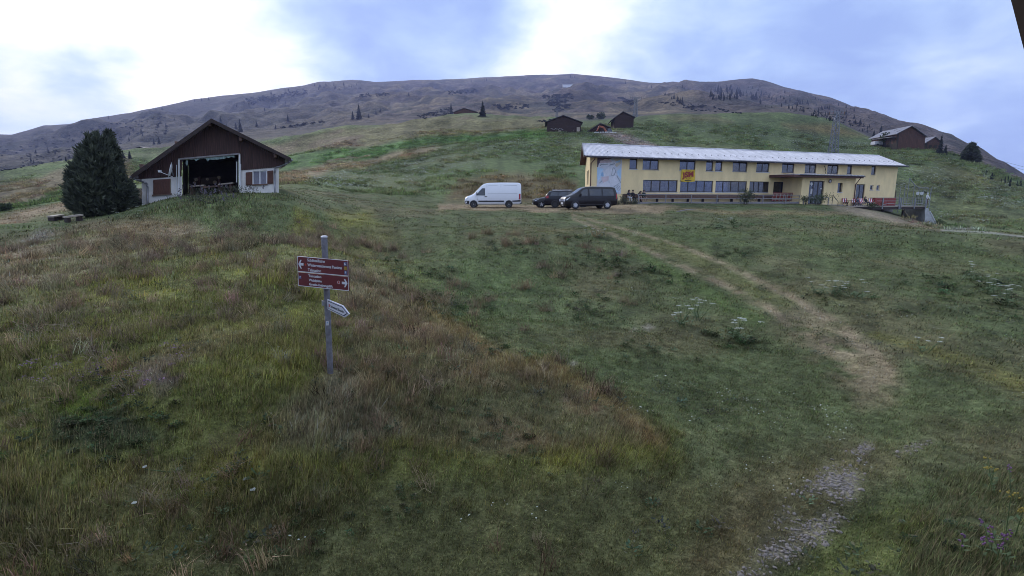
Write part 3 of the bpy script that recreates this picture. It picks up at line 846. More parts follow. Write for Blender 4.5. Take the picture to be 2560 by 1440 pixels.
# white posts and rail framing the opening, with the remains of a tarpaulin under the rail
for (px, t, b) in ((447.5, 398, 490), (599, 385, 470), (441.5, 412, 478), (592, 404, 450), (602, 410, 470)):
    p, q = H(px, b + 6, .12), H(px, t, .12)
    w = .05 if px in (447.5, 599) else .022
    MB().tube(p, q, w, n=4).build('door_post', MATS['white paint'], hroot)
p, q = H(446, 398, .12), H(600.5, 384.5, .12)
MB().tube(p, q, .05, n=6).build('door_rail', MATS['grey wood'], hroot)
tp = MB(); n = 40
edge_px = [(472, 397.2), (586, 387)]
prev = None
for k in range(n + 1):
    f = k / n; px = 472 + 114 * f; yt = 396.5 - 9.6 * f
    dp = [1, 2.5, 2, 6, 3, 1, 1, 2, 9, 5, 6.5, 7, 7, 7.5, 7, 6.5, 6, 4, 5, 3.5, 5][min(20, int(f * 20.99))] + random.uniform(-.6, .6)
    a, b = H(px, yt + 1.5, .10 + .03 * math.sin(k * 1.7)), H(px + random.uniform(-.5, .5), yt + 1.5 + dp, .14 + .05 * math.sin(k * 1.3))
    if prev: tp.add([prev[0], a, b, prev[1]], [(0, 1, 2, 3)])
    prev = (a, b)
tp.build('tarpaulin', MATS['tarp green'], hroot, smooth=True)
t2 = MB(); t2.add([H(465, 401, .09), H(470, 400.5, .11), H(470.5, 411, .13), H(467, 415, .10), H(464, 409, .09)], [(0, 1, 2, 3, 4)]); t2.build('tarpaulin', MATS['tarp green'], hroot)


def shutter(quad, root):
    """board shutter with battens, corners bl br tr tl"""
    o = [H(*p, .03) for p in quad]
    bl, br, tr, tl = o
    n = max(3, int((br - bl).length / .16)); s = None
    body = MB()
    body.prism(o, hn * .03)
    s = body.build('shutter', MATS['shutter red brown'], root)
    L_ = lambda u, v, out: bl + (br - bl) * u + (tl - bl) * v + hn * out
    for k in range(n):
        u0, u1 = k / n + .012, (k + 1) / n - .012
        MB().prism([L_(u0, .01, .031), L_(u1, .01, .031), L_(u1, .99, .031), L_(u0, .99, .031)], hn * .015).build('board', MATS['shutter red brown'], s)
    for v in (.14, .86):
        MB().prism([L_(0, v - .05, .047), L_(1, v - .05, .047), L_(1, v + .05, .047), L_(0, v + .05, .047)], hn * .02).build('batten', MATS['shutter red brown'], s)


shutter([(383.5, 487), (405, 485), (405, 448), (383.5, 449.5)], hroot); shutter([(405.4, 485), (426.5, 483.5), (426.5, 446.5), (405.4, 448)], hroot)
shutter([(614.5, 464), (630.5, 463), (630.5, 430), (614.5, 431)], hroot); shutter([(668.5, 460), (683, 459), (683, 426), (668.5, 427)], hroot)
# the open window between the right shutters
wf = MB()
def strip(a, b, w, out, mi=0):
    a, b = H(*a, out), H(*b, out)
    wf.tube(a, b, w, w, 4, mi)
for a, b in (((633, 462), (666.5, 460)), ((633, 428.5), (666.5, 426.5)), ((633, 462), (633, 428.5)), ((666.5, 460), (666.5, 426.5)), ((650, 461), (650, 427.5))):
    strip(a, b, .035, -.08)
win = wf.build('window', MATS['white paint'], hroot)
for (x0, x1) in ((634.5, 648.5), (651.5, 665)):
    MB().add([H(x0, 461, -.09), H(x1, 460.5, -.09), H(x1, 428, -.09), H(x0, 429, -.09)], [(0, 1, 2, 3)]).build('pane', MATS['pale glass'], win)
    MB().add([H(x0, 461, -.22), H(x1, 460.5, -.22), H(x1, 428, -.22), H(x0, 429, -.22)], [(0, 1, 2, 3)]).build('curtain', MATS['curtain'], win)
for (a, b) in (((380, 490), (430, 486.5)), ((630, 464), (669, 462))):
    MB().hexa([H(*a, .12), H(*b, .12), H(*b, -.02), H(*a, -.02)] + [p + Vector((0, 0, .07)) for p in (H(*a, .12), H(*b, .12), H(*b, -.02), H(*a, -.02))]).build('sill', MATS['brown wood'], hroot)
# gutters and downpipes
for (e_, pts) in ((eL, [(331, 442, .7), (333, 447, .5), (352, 453, .1), (366, 458, .08), (369, 468, .08), (369, 545, .08)]), (eR, [(727, 403, .7), (722, 407, .5), (700, 416, .1), (688, 419, .08), (687, 432, .08), (687, 520, .08)])):
    MB().path([H(x, y, o) for (x, y, o) in pts], .045, 7).build('downpipe', MATS['zinc'], hroot, smooth=True)
    g = H(e_[0] + (-6 if e_ is eL else 5), e_[1] + 2, OV)
    MB().tube(g, g + hb * (DEP + 1.4), .07, n=7).build('gutter', MATS['zinc'], hroot, smooth=True)

# satellite dish bolted to the gable
dr = thing('satellite_dish', H(433, 440, .1), 'white satellite dish fixed to the boards left of the hut opening', 'satellite dish')
c = H(430, 426, .55); fwd = Vector((-0.86, -0.5, .28)).normalized()
M_ = Matrix.Translation(c) @ fwd.to_track_quat('Z', 'Y').to_matrix().to_4x4()
prof = [(.02, 0), (.18, .012), (.30, .04), (.40, .085), (.42, .10), (.40, .10), (.29, .058), (.16, .03), (.02, .02)]
MB().lathe(prof, M_, 20, cap=False).build('reflector', MATS['white paint'], dr, smooth=True)
MB().tube(c, H(433, 438, .05), .03).build('mount_arm', MATS['galvanised'], dr)
MB().tube(c - Vector((0, 0, .34)), c + fwd * .55 - Vector((0, 0, .25)), .018).build('feed_arm', MATS['white paint'], dr)
MB().box(c + fwd * .58 - Vector((0, 0, .22)), (.12, .12, .12)).build('receiver', MATS['white paint'], dr)

# things in the dark opening: trestle bar, round stools, table, cut logs
tb = thing('trestle_table', H(528, 470, -.8), 'long pale plank table standing across the dark hut opening', 'table')
for (a, b) in (((474, 467.5), (510, 464.5)), ((545, 462.5), (583, 458.5))):
    p, q = H(*a, -.5), H(*b, -.5)
    MB().hexa([p, q, q - hn * .5, p - hn * .5] + [v + Vector((0, 0, .07)) for v in (p, q, q - hn * .5, p - hn * .5)]).build('table_top', MATS['pale wood'], tb)
    for v in (p + (q - p) * .12, p + (q - p) * .85):
        MB().box(v - hn * .25 + Vector((0, 0, -.35)), (.08, .4, .7)).build('leg', MATS['brown wood'], tb)
MB().hexa([H(508, 470, -.4), H(548, 467, -.4), H(548, 467, -1.0), H(508, 470, -1.0), H(508, 466, -.4), H(548, 463, -.4), H(548, 463, -1.0), H(508, 466, -1.0)]).build('beam', MATS['brown wood'], tb)
bk = thing('cabinet', H(521, 452, -2), 'brown wooden cabinet standing deep inside the dark hut opening', 'cabinet')
p, q = H(502, 462, -2.0), H(542, 459, -2.0); p2, q2 = H(502, 445, -2.0), H(542, 442, -2.0)
MB().hexa([p, q, q - hn * .6, p - hn * .6, p2, q2, q2 - hn * .6, p2 - hn * .6]).build('body', MATS['interior wood'], bk)
for x0, x1 in ((493, 500), (544, 550)):
    p, q = H(x0, 463, -1.9), H(x1, 462, -1.9); p2, q2 = H(x0, 442, -1.9), H(x1, 441, -1.9)
    MB().hexa([p, q, q - hn * .3, p - hn * .3, p2, q2, q2 - hn * .3, p2 - hn * .3]).build('door', MATS['canopy'], bk)
for k, (px, py, rr) in enumerate(((491, 449, .10), (548, 444, .10), (519, 448, .08), (537.5, 456, .11), (487, 457, .08))):
    st = thing('log_disc', H(px, py, -1.75), ['pale cut log disc hung left of the cabinet inside the hut', 'pale cut log disc hung right of the cabinet inside the hut', 'small pale log disc at the middle of the cabinet front',
               'largest pale log disc low before the cabinet inside the hut', 'small low log disc near the left end of the hut table'][k], 'log disc')
    c = H(px, py, -1.7); MB().lathe([(rr * .96, 0), (rr, .02), (rr * .97, .10)], Matrix.Translation(c) @ hn.to_track_quat('Z', 'Y').to_matrix().to_4x4(), 12).build('disc', MATS['old disc'], st)
fw_ = thing('firewood_pile', H(350, 490, .2), 'pile of split firewood leaning at the left corner of the hut', 'firewood')
for k in range(26):
    px = 346 + random.uniform(-4.5, 5.5); py = 474 + k * 1.35
    c = H(px, py, random.uniform(-.5, .05)); a = Vector((random.uniform(-.4, .4), -1, random.uniform(-.2, .3))).normalized()
    MB().lathe([(.085, -.2), (.09, .2)], Matrix.Translation(c) @ a.to_track_quat('Z', 'Y').to_matrix().to_4x4(), 7).build('log', [MATS['log end'], MATS['bark']][k % 2], fw_)
# stones and an upturned trough in front of the opening
for k in range(16):
    px = 497 + k * 3.3 + random.uniform(-1, 1); g = ground_hit(px, 478 + random.uniform(-3, 3), 26)
    m = MB(); m.lathe([(.05, -.05), (.13, .0), (.14, .08), (.06, .15)], Matrix.Translation(g) @ Matrix.Diagonal((random.uniform(.8, 1.4), 1, random.uniform(.7, 1.2), 1)), 7)
    o = m.build('fieldstone', MATS['grey wood'], None); tag(o, 'grey fieldstone in the low heap before the hut opening', 'stone', 'stones heaped before the hut opening')

# two plank benches beside the conifer
for (ends, foot, lab) in (([(126, 543.5), (153, 539.5)], (140, 552), 'shorter plank bench on two dark stumps, left of the conifer'), ([(161, 545), (204, 539)], (180, 555), 'longer plank bench on two dark stumps at the foot of the conifer')):
    (x0, y0), (x1, y1) = ends
    yb = ground_hit(*foot).y
    a = at(x0, y0, yb - .2); b = at(x1, y1, yb + .4)
    br_ = thing('bench', (a + b) / 2, lab, 'bench')
    d = (b - a).normalized(); s_ = Vector((-d.y, d.x, 0)) * .19
    MB().hexa([a - s_, b - s_, b + s_, a + s_] + [v + Vector((0, 0, .07)) for v in (a - s_, b - s_, b + s_, a + s_)]).build('seat', MATS['pale wood'], br_)
    for f in (.16, .84):
        c = a + (b - a) * f; g = min(gz1(c.x, c.y), c.z - .25) - .12
        MB().hexa([Vector((c.x, c.y, z)) + d * x * .07 + s_ * y for z in (g, c.z - .002) for (x, y) in ((-1, -.9), (1, -.9), (1, .9), (-1, .9))]).build('leg', MATS['roof edge wood'], br_)
# ------------------------------------------------------------------ long yellow lodge
mat('yellow render', (0.84, 0.66, 0.37), 0.9, 0.11, 0.9, 0.15, bscale=40, stretch=(1, 1, .45), detail=6)
mat('roof metal', (0.60, 0.575, 0.60), 0.42, 0.22, .8, metal=0.2, stretch=(2.5, .5, .5), detail=6)
mat('gutter dark', (0.11, 0.105, 0.13), 0.5, 0.2, 3, metal=0.3)
mat('canopy brown', (0.085, 0.032, 0.026), 0.7, 0.3, 5)
mat('mural ground', (0.56, 0.62, 0.74), 0.8, 0.12, 2.2, col2=(0.68, 0.68, 0.76))
for nm, c in (('mural purple', (0.12, 0.085, 0.12)), ('mural pink', (0.60, 0.50, 0.55)), ('mural white', (0.66, 0.67, 0.75)), ('mural blue', (0.30, 0.48, 0.72)), ('mural grey', (0.30, 0.34, 0.40)), ('mural pale blue', (0.45, 0.62, 0.82)), ('mural cream', (0.60, 0.54, 0.46))):
    mat(nm, c, 0.85, 0.12, 3)
fL = at(1473, 500, 61); fL.z = 0; fR = at(2235, 500, 78); fR.z = 0
bu = (fR - fL); BLEN = bu.length; bu.normalize()
bn = Vector((bu.y, -bu.x, 0)); bb = Vector((0.095, 0.9955, 0))


def B(s, z, out=0.0):
    return fL + bu * s + bn * out + Vector((0, 0, z))


def FS(px, out=0.0):
    return (onplane(px, 500, fL + bn * out, bn) - fL).dot(bu)


def ZR(py, px=1610, out=0.0):
    return onplane(px, py, fL + bn * out, bn).z


broot = thing('yellow_lodge', B(0, -.4), 'long two-storey yellow lodge with corrugated pale metal roof', 'building')
zU0, zU1 = ZR(423.7), ZR(397.4); zG0, zG1 = ZR(479.5), ZR(449.5); zTop = ZR(392.5); zBot = -.86
UP = [(1570.4, 1589.6, 1, None), (1603, 1643, 2, [(0, .45), (.55, 1)]), (1694.6, 1733.6, 2, None), (1760, 1777.6, 1, None), (1783, 1800, 1, None), (1826, 1862, 2, [(0, .2)]), (1884.7, 1916.5, 2, [(.55, 1)]),
      (1948, 1978.6, 2, None), (2005, 2033, 2, [(0, .3)]), (2060.6, 2088.4, 2, None), (2110, 2122, 1, None), (2170, 2181, 1, None)]
LOW = [(1606, 1692, 4), (1698.7, 1780.4, 4), (1786.5, 1864.7, 4), (1871, 1919.7, 4), (1931, 1964, 2)]
holes = []
wins = []
for (a, b, n, cu) in UP:
    h = (FS(a), FS(b), zU0, zU1); holes.append(h); wins.append((h, n, cu))
for (a, b, n) in LOW:
    h = (FS(a), FS(b), zG0, zG1); holes.append(h); wins.append((h, n, None))
hd = (FS(2137), FS(2159), -.7, ZR(460.5, 2148)); holes.append(hd); wins.append((hd, 2, None))
for (a, b) in ((2171.7, 2179.6), (2187.6, 2195.4)):
    h = (FS(a), FS(b), ZR(475, 2183), ZR(463, 2183)); holes.append(h); wins.append((h, 1, None))
fw = rect_grid_wall(MB(), B, 0, BLEN, zBot, zTop, holes, .20)
fw.build('wall', MATS['yellow render'], broot)
W_ = 12.0
pit = 1.85
# gable end walls
for s_ in (0, BLEN):
    a = B(s_, zBot); g = MB()
    mid = B(s_, zTop + pit) + bb * (W_ / 2)
    g.add([a, B(s_, zTop), mid, B(s_, zTop) + bb * W_, a + bb * W_], [(0, 1, 2, 3, 4)])
    g.build('wall', MATS['yellow render'], broot)
MB().add([B(0, zBot) + bb * W_, B(BLEN, zBot) + bb * W_, B(BLEN, zTop) + bb * W_, B(0, zTop) + bb * W_], [(0, 1, 2, 3)]).build('wall', MATS['yellow render'], broot)
for (p_, q_) in ((B(0, 0), B(BLEN, 0)), (B(0, 0) + bb * W_, B(0, 0)), (B(BLEN, 0), B(BLEN, 0) + bb * W_)):
    MB().add([p_ + Vector((0, 0, -4)), q_ + Vector((0, 0, -4)), q_ + Vector((0, 0, zBot - .002)), p_ + Vector((0, 0, zBot - .002))], [(0, 1, 2, 3)]).build('foundation', MATS['grey wood'], broot)
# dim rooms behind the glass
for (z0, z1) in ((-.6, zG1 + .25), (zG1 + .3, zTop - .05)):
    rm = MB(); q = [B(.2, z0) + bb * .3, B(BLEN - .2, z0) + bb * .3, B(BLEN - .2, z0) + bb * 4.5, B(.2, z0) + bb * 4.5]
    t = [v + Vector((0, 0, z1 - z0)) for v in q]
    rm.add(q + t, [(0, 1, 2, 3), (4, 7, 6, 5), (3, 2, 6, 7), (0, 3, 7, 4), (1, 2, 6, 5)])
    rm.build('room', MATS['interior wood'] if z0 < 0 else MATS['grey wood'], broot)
cr_w = random.Random(5)
for (h, n, cu) in wins:
    if cu is None and h[2] > 2 and cr_w.random() < .6:
        w_c = cr_w.uniform(.12, .3); cu = [(0, w_c), (1 - w_c * cr_w.uniform(.6, 1.1), 1)] if cr_w.random() < .6 else [(0, w_c * 1.8)]
    small = h[1] - h[0] < 0.75 and h[3] - h[2] < 1.0
    window(B, *h, broot, n, rec=.12, fw=.09 if not small else .05, curtain=cu, fmat='window frame' if not small else 'white paint')
# things in the rooms that show as pale shapes through the glass
for k in range(16):
    s = FS(1612) + k * 1.15; z = zG0 + .15
    if k % 5 != 3: MB().hexa(slab(B, s, s + .62, z, z + .55, -3.4, -3.3)).build('notice', MATS['curtain'], broot)
# left gable: narrow windows and a doorway, seen almost edge on
for (d0, d1, z0, z1) in ((3.0, 3.7, 1.9, 3.6), (5.2, 5.9, 1.9, 3.6), (1.2, 3.2, -.5, 1.0), (4.6, 6.6, -.5, 1.0)):
    o = -bu * .02
    MB().prism([B(0, z0) + bb * d0 + o, B(0, z0) + bb * d1 + o, B(0, z1) + bb * d1 + o, B(0, z1) + bb * d0 + o], -bu * .02).build('window', MATS['window frame'], broot)
# roof
OE, OG = .9, .85
zE = ZR(389, 1472, OE)
zRg = zE + pit + .15
def roof_pt(s, v, dz=0.0, side=0):
    """v: 0 at the eave, 1 at the ridge"""
    if side == 0:
        p = B(s, zE + (zRg - zE) * v + dz) + bb * (-OE + (W_ / 2 + OE) * v)
    else:
        p = B(s, zE + (zRg - zE) * v + dz) + bb * (W_ + OE - (W_ / 2 + OE) * v)
    return p
rd = MB()
for side in (0, 1):
    q = [roof_pt(-OG, 0, -.16, side), roof_pt(BLEN + OG, 0, -.16, side), roof_pt(BLEN + OG, 1, -.16, side), roof_pt(-OG, 1, -.16, side)]
    rd.hexa(q + [v + Vector((0, 0, .13)) for v in q])
roof = rd.build('roof', MATS['canopy brown'], broot)
npan = 26; pw = (BLEN + 2 * OG) / npan
for side in (0, 1):
    for k in range(npan):
        m = MB(); s0 = -OG + pw * k; nseg = 24
        vs = []
        for i in range(nseg + 1):
            s = s0 + pw * i / nseg
            dz = .035 * (1 if i % 2 else -1) + .02 + (.006 if k % 2 else 0)
            vs += [roof_pt(s, 0, dz, side), roof_pt(s, 1, dz, side)]
        m.add(vs, [(2 * i, 2 * i + 2, 2 * i + 3, 2 * i + 1) for i in range(nseg)])
        m.build('roof_sheet', MATS['roof metal'], roof)
MB().tube(roof_pt(-OG, 1, .04), roof_pt(BLEN + OG, 1, .04), .09, n=6).build('ridge_cap', MATS['roof metal'], roof)
for s_ in (-OG, BLEN + OG):
    for side in (0, 1):
        a, b = roof_pt(s_, 0, -.22, side), roof_pt(s_, 1, -.22, side)
        e_ = bu * (-.03 if s_ < 0 else .03)
        MB().hexa([a, b, b + e_, a + e_] + [v + Vector((0, 0, .30)) for v in (a, b, b + e_, a + e_)]).build('verge_board', MATS['gutter dark'], roof)
sg = MB().box((0, 0, .05), (.07, .14, .10)).mesh('snow_guard', MATS['zinc'])
for k in range(51):
    p = roof_pt(.3 + k * 1.02, .33, .03); place('snow_guard', sg, roof, False, p)
MB().hexa(slab(B, -OG, BLEN + OG, zE - .20, zE - .05, OE - .02, OE + .02)).build('fascia', MATS['gutter dark'], roof)
MB().tube(B(-OG, zE - .08, OE + .09), B(BLEN + OG, zE - .08, OE + .09), .085, n=8).build('gutter', MATS['gutter dark'], roof, smooth=True)
for k in range(26):
    s = -.5 + k * 2.08; MB().hexa(slab(B, s, s + .04, zE - .17, zE + .02, OE + .02, OE + .19)).build('gutter_bracket', MATS['zinc'], roof)
MB().path([B(.1, zE - .12, OE + .09), B(.1, zE - .4, OE), B(.08, zTop - .9, .1), B(.08, zBot, .1)], .055, 7).build('downpipe', MATS['canopy brown'], broot, smooth=True)
MB().path([B(BLEN + .1, zG0 + .4, .08), B(BLEN + .1, -1, .08)], .06, 6).build('downpipe', MATS['canopy brown'], broot, smooth=True)
MB().path([B(FS(2049), zE - .3, .25), B(FS(2051), zU1 - .5, .25), B(FS(2054), zU0 + .3, .25), B(FS(2053), zU0, .25)], .05, 5).build('cable_bracket', MATS['dark metal'], broot)

# painted wall panel: flat shapes of coloured plaster laid over each other
mur = MB().hexa(slab(B, FS(1490.5), FS(1551), ZR(484.5), ZR(398), .0, .02)).build('mural', MATS['mural ground'], broot)
def MP(x, y, o):      # pixel of the enlarged mural -> wall
    return B(FS(1480 + x / 12.0), ZR(390 + y / 12.0), o)
shapes = [('mural purple', [(125, 100), (560, 100), (430, 150), (300, 160), (230, 200), (170, 270), (150, 365), (125, 365)]), ('mural pink', [(195, 220), (215, 175), (290, 165), (330, 130), (420, 125), (500, 150), (560, 190), (520, 240), (400, 260), (230, 260)]),
          ('mural white', [(165, 310), (200, 250), (420, 240), (600, 200), (700, 240), (560, 300), (440, 330), (300, 300), (200, 370), (165, 350)]), ('mural pale blue', [(130, 370), (230, 390), (330, 420), (250, 520), (230, 700), (160, 760), (130, 600)]),
          ('mural blue', [(240, 540), (300, 490), (330, 600), (300, 640), (240, 620)]), ('mural white', [(345, 500), (430, 370), (560, 320), (650, 300), (600, 400), (560, 590), (340, 630), (320, 580)]),
          ('mural grey', [(200, 300), (250, 278), (430, 280), (450, 310), (420, 300), (260, 300), (205, 345)]), ('mural grey', [(480, 315), (520, 270), (650, 240), (640, 270), (540, 300)]),
          ('mural cream', [(600, 110), (810, 100), (820, 250), (700, 360), (650, 300), (700, 220)]), ('mural pale blue', [(670, 190), (800, 140), (800, 200), (690, 230)]),
          ('mural grey', [(570, 420), (600, 360), (650, 400), (690, 480), (640, 600), (550, 610), (560, 520)]), ('mural white', [(585, 430), (610, 390), (640, 410), (665, 480), (630, 570), (575, 590), (580, 510)]),
          ('mural white', [(470, 680), (560, 630), (690, 610), (800, 810), (640, 940), (540, 830), (480, 750)]), ('mural grey', [(700, 605), (725, 600), (850, 810), (838, 825)]), ('mural pink', [(260, 660), (480, 620), (470, 740), (320, 830), (290, 760)]),
          ('mural grey', [(190, 830), (280, 745), (290, 770), (200, 840)]), ('mural pale blue', [(720, 480), (830, 350), (845, 700), (740, 580)]), ('mural grey', [(620, 935), (780, 825), (785, 840), (640, 945)]), ('mural grey', [(680, 980), (770, 880), (778, 895), (700, 985)]),
          ('mural grey', [(725, 1010), (825, 885), (832, 900), (745, 1015)]), ('mural grey', [(775, 1050), (850, 960), (855, 975), (790, 1052)]), ('mural pale blue', [(610, 1040), (700, 1020), (800, 1080), (720, 1110), (620, 1090)]),
          ('mural white', [(180, 880), (430, 770), (540, 870), (520, 950), (180, 950)])]
for k, (mm, pl) in enumerate(shapes):
    MB().prism([MP(x, y, .021 + .0012 * k) for (x, y) in pl], bn * .001).build('painted_shape', MATS[mm], mur)

# entrance annex with brown canopy
AO = 3.0
def A(s, z, out=0.0):
    return B(s, z, AO + out)
sa0, sa1 = FS(2001, AO), FS(2134, AO)
zA1 = ZR(440.5, 2060, AO)
ah = [(FS(2020, AO), FS(2057, AO), -.55, ZR(452, 2038, AO)), (FS(2091, AO), FS(2103, AO), ZR(481, 2097, AO), ZR(457, 2097, AO))]
an = rect_grid_wall(MB(), A, sa0, sa1, zBot, zA1 + .2, ah, .25)
for s_ in (sa0, sa1):
    an.add([A(s_, zBot), B(s_, zBot), B(s_, zA1 + .5), A(s_, zA1 + .2)], [(0, 1, 2, 3)])
annex = an.build('entrance_annex', MATS['yellow render'], broot)
window(A, *ah[1], annex, 1, rec=.2, curtain=[(0, .6)])
d0 = ah[0]
rm = MB(); q = [A(sa0 + .1, -.6, -.35), A(sa1 - .1, -.6, -.35), A(sa1 - .1, -.6, -2.9), A(sa0 + .1, -.6, -2.9)]; t_ = [v + Vector((0, 0, zA1 + .6)) for v in q]
rm.add(q + t_, [(0, 1, 2, 3), (4, 7, 6, 5), (3, 2, 6, 7), (0, 3, 7, 4), (1, 2, 6, 5)]).build('lobby', MATS['grey wood'], annex)
door = window(A, *d0, annex, 3, rec=.16, fw=.13, sill=None, name='entrance_door')
cs = d0[0] + (d0[1] - d0[0]) * .21; cz = d0[3] - .42
cr_ = MB()
cr_.hexa(slab(A, cs - .07, cs + .07, cz - .22, cz + .22, -.15, -.145)); cr_.hexa(slab(A, cs - .22, cs - .072, cz - .07, cz + .07, -.15, -.145)); cr_.hexa(slab(A, cs + .072, cs + .22, cz - .07, cz + .07, -.15, -.145))
cr_.build('cross_sticker', MATS['white paint'], door)
MB().hexa(slab(A, cs - .1, cs + .22, cz - 1.25, cz - .6, -.15, -.145)).build('paper_notice', MATS['curtain'], door)
MB().box(A(d0[1] - .4, cz - .6, -.12), (.16, .05, .14)).build('door_handle', MATS['white paint'], door)
cc = A(FS(2070, AO), ZR(453, 2070, AO), .03)  # round wall clock: brown ring and pale face
ring = MB().lathe([(.20, -.02), (.27, -.02), (.27, .04), (.20, .04), (.20, -.02)], Matrix.Translation(cc) @ bn.to_track_quat('Z', 'Y').to_matrix().to_4x4(), 20, cap=False).build('clock_ring', MATS['brown wood'], annex)
MB().lathe([(.18, 0), (.17, .05), (.05, .07)], Matrix.Translation(cc) @ bn.to_track_quat('Z', 'Y').to_matrix().to_4x4(), 16).build('clock_face', MATS['curtain'], ring)
so0, so1 = FS(1979, AO + .9), FS(2153, AO + .9); zc0 = ZR(444, 2060, AO + .9)
can = MB(); q = [B(so0, zc0, AO + .9), B(so1, zc0, AO + .9), B(so1, zc0 + .08, 0.02), B(so0, zc0 + .08, 0.02)]
can.hexa(q + [v + Vector((0, 0, .34)) for v in q]); canopy = can.build('canopy_roof', MATS['canopy brown'], annex)
m = MB(); vs = []; nseg = 90
for i in range(nseg + 1):
    s = so0 + .9 + (so1 - so0 - .85) * i / nseg; dz = .37 + .035 * (1 if i % 2 else -1)
    vs += [B(s, zc0 + dz, AO + .98), B(s, zc0 + .08 + dz, .02)]
m.add(vs, [(2 * i, 2 * i + 2, 2 * i + 3, 2 * i + 1) for i in range(nseg)]); m.build('roof_sheet', MATS['roof metal'], canopy)
MB().tube(B(so0 + .9, zc0 + .30, AO + 1.0), B(so1 + .1, zc0 + .26, AO + 1.0), .07, n=7).build('gutter', MATS['gutter dark'], canopy, smooth=True)
sd = FS(2133, AO)
MB().path([B(so1 - .55, zc0 + .2, AO + 1.0), B(so1 - .6, zc0, AO + .9), B(sd + .05, zc0 - .75, AO + .08), B(sd + .05, -.7, AO + .08)], .055, 7).build('downpipe', MATS['canopy brown'], annex, smooth=True)

# yellow banner with red letters hanging under a window
mat('banner yellow', (0.68, 0.46, 0.035), 0.7, 0.15, 3); mat('letter red', (0.30, 0.02, 0.03), 0.6, 0.1, 5); mat('letter black', (0.02, 0.02, 0.02), 0.6, 0.1, 5)
ban = thing('banner', B(FS(1715), ZR(452), .1), 'yellow cloth banner with red letters hanging from an upper window', 'banner')
b0, b1, bz0, bz1 = FS(1698.5), FS(1732.5), ZR(453), ZR(421.5)
m = MB(); nx, nz_ = 12, 12
vs = []
for j in range(nz_ + 1):
    for i in range(nx + 1):
        u_, v_ = i / nx, j / nz_
        vs.append(B(b0 + (b1 - b0) * u_, bz0 + (bz1 - bz0) * v_ + (.05 * (2 * u_ - 1) ** 2 if j == 0 else 0), .10 + .02 * math.sin(u_ * 9) * (1 - v_)))
m.add(vs, [(j * (nx + 1) + i, j * (nx + 1) + i + 1, (j + 1) * (nx + 1) + i + 1, (j + 1) * (nx + 1) + i) for j in range(nz_) for i in range(nx)])
cloth = m.build('cloth', MATS['banner yellow'], ban, smooth=True)
bq = bn.to_track_quat('Z', 'Y')
def face_rot(nv, roll=0.0):
    zax = nv.normalized(); xax = Vector((0, 0, 1)).cross(zax).normalized(); yax = zax.cross(xax)
    Mr = Matrix((xax, yax, zax)).transposed()
    return (Mr @ Matrix.Rotation(roll, 3, 'Z')).to_euler()
def text(body, size, mt, parent, loc, rot, xs=1.0, bold=0.0, name='lettering', align='CENTER', ext=.002, fit=None):
    cu = bpy.data.curves.new(name, 'FONT'); cu.body = body; cu.size = size; cu.align_x = align; cu.align_y = 'CENTER'; cu.extrude = ext; cu.offset = bold; cu.resolution_u = 3
    o = bpy.data.objects.new(name, cu)
    COL.objects.link(o)
    me = bpy.data.meshes.new_from_object(o)
    bpy.data.objects.remove(o); bpy.data.curves.remove(cu)
    me.name = name; me.materials.clear(); me.materials.append(mt)
    if fit:
        xs_ = [v.co.x for v in me.vertices]; k = fit / (max(xs_) - min(xs_)); xs = k
    o = place(name, me, parent, False)
    o.location = loc; o.rotation_euler = rot; o.scale = (xs, 1, 1)
    return o
text('JSM', .88, MATS['letter red'], cloth, B((b0 + b1) / 2, bz0 + (bz1 - bz0) * .57, .145), face_rot(bn, R(6)), .78, .03, fit=(b1 - b0) * .82)
MB().lathe([(.49, -.004), (.53, -.004), (.53, .004), (.49, .004), (.49, -.004)], Matrix.Translation(B((b0 + b1) / 2, bz0 + (bz1 - bz0) * .56, .135)) @ bn.to_track_quat('Z', 'Y').to_matrix().to_4x4(), 28, cap=False).build('printed_ring', MATS['letter red'], cloth)
m = MB()
for k, (x, w_) in enumerate(((.27, .09), (.37, .05), (.43, .06), (.52, .10), (.63, .06), (.70, .05))):
    m.hexa(slab(B, b0 + (b1 - b0) * x, b0 + (b1 - b0) * (x + w_), bz0 + .09, bz0 + .19, .125, .132))
m.build('printed_line', MATS['letter black'], cloth)

# ------------------------------------------------------------------ terrace in front
ZD = -.22
ter = thing('front_terrace', B(FS(1800), ZD - .4, 1.5), 'weathered wooden terrace with rail along the lodge front', 'terrace')
TO = 2.7
t0, t1 = FS(1592, TO), FS(1999, TO)
nb = 13
for k in range(nb):
    o0 = .05 + (TO - .05) * k / nb
    MB().hexa(slab(B, t0, t1, ZD - .05, ZD, o0 + .008, o0 + (TO - .05) / nb - .008)).build('deck_board', MATS['grey wood'], ter)
MB().hexa(slab(B, t0, t1, ZD - .24, ZD - .012, TO + .004, TO + .05)).build('edge_beam', MATS['grey wood'], ter)
MB().hexa(slab(B, t0, t1, ZD + .80, ZD + .88, TO + .004, TO + .11)).build('rail', MATS['grey wood'], ter)
MB().hexa(slab(B, t0, t1, ZD + .36, ZD + .44, TO + .012, TO + .05)).build('rail', MATS['grey wood'], ter)
posts = [FS(x, TO) for x in (1594, 1662, 1726, 1790, 1850, 1905, 1961, 1996)]
for s in posts:
    MB().hexa(slab(B, s, s + .10, ZD - .7, ZD + .80, TO + .052, TO + .14)).build('post', MATS['grey wood'], ter)
    MB().hexa(slab(B, s - .15, s + .3, -1.3, ZD - .26, TO - .2, TO + .12)).build('footing', MATS['concrete'], ter)
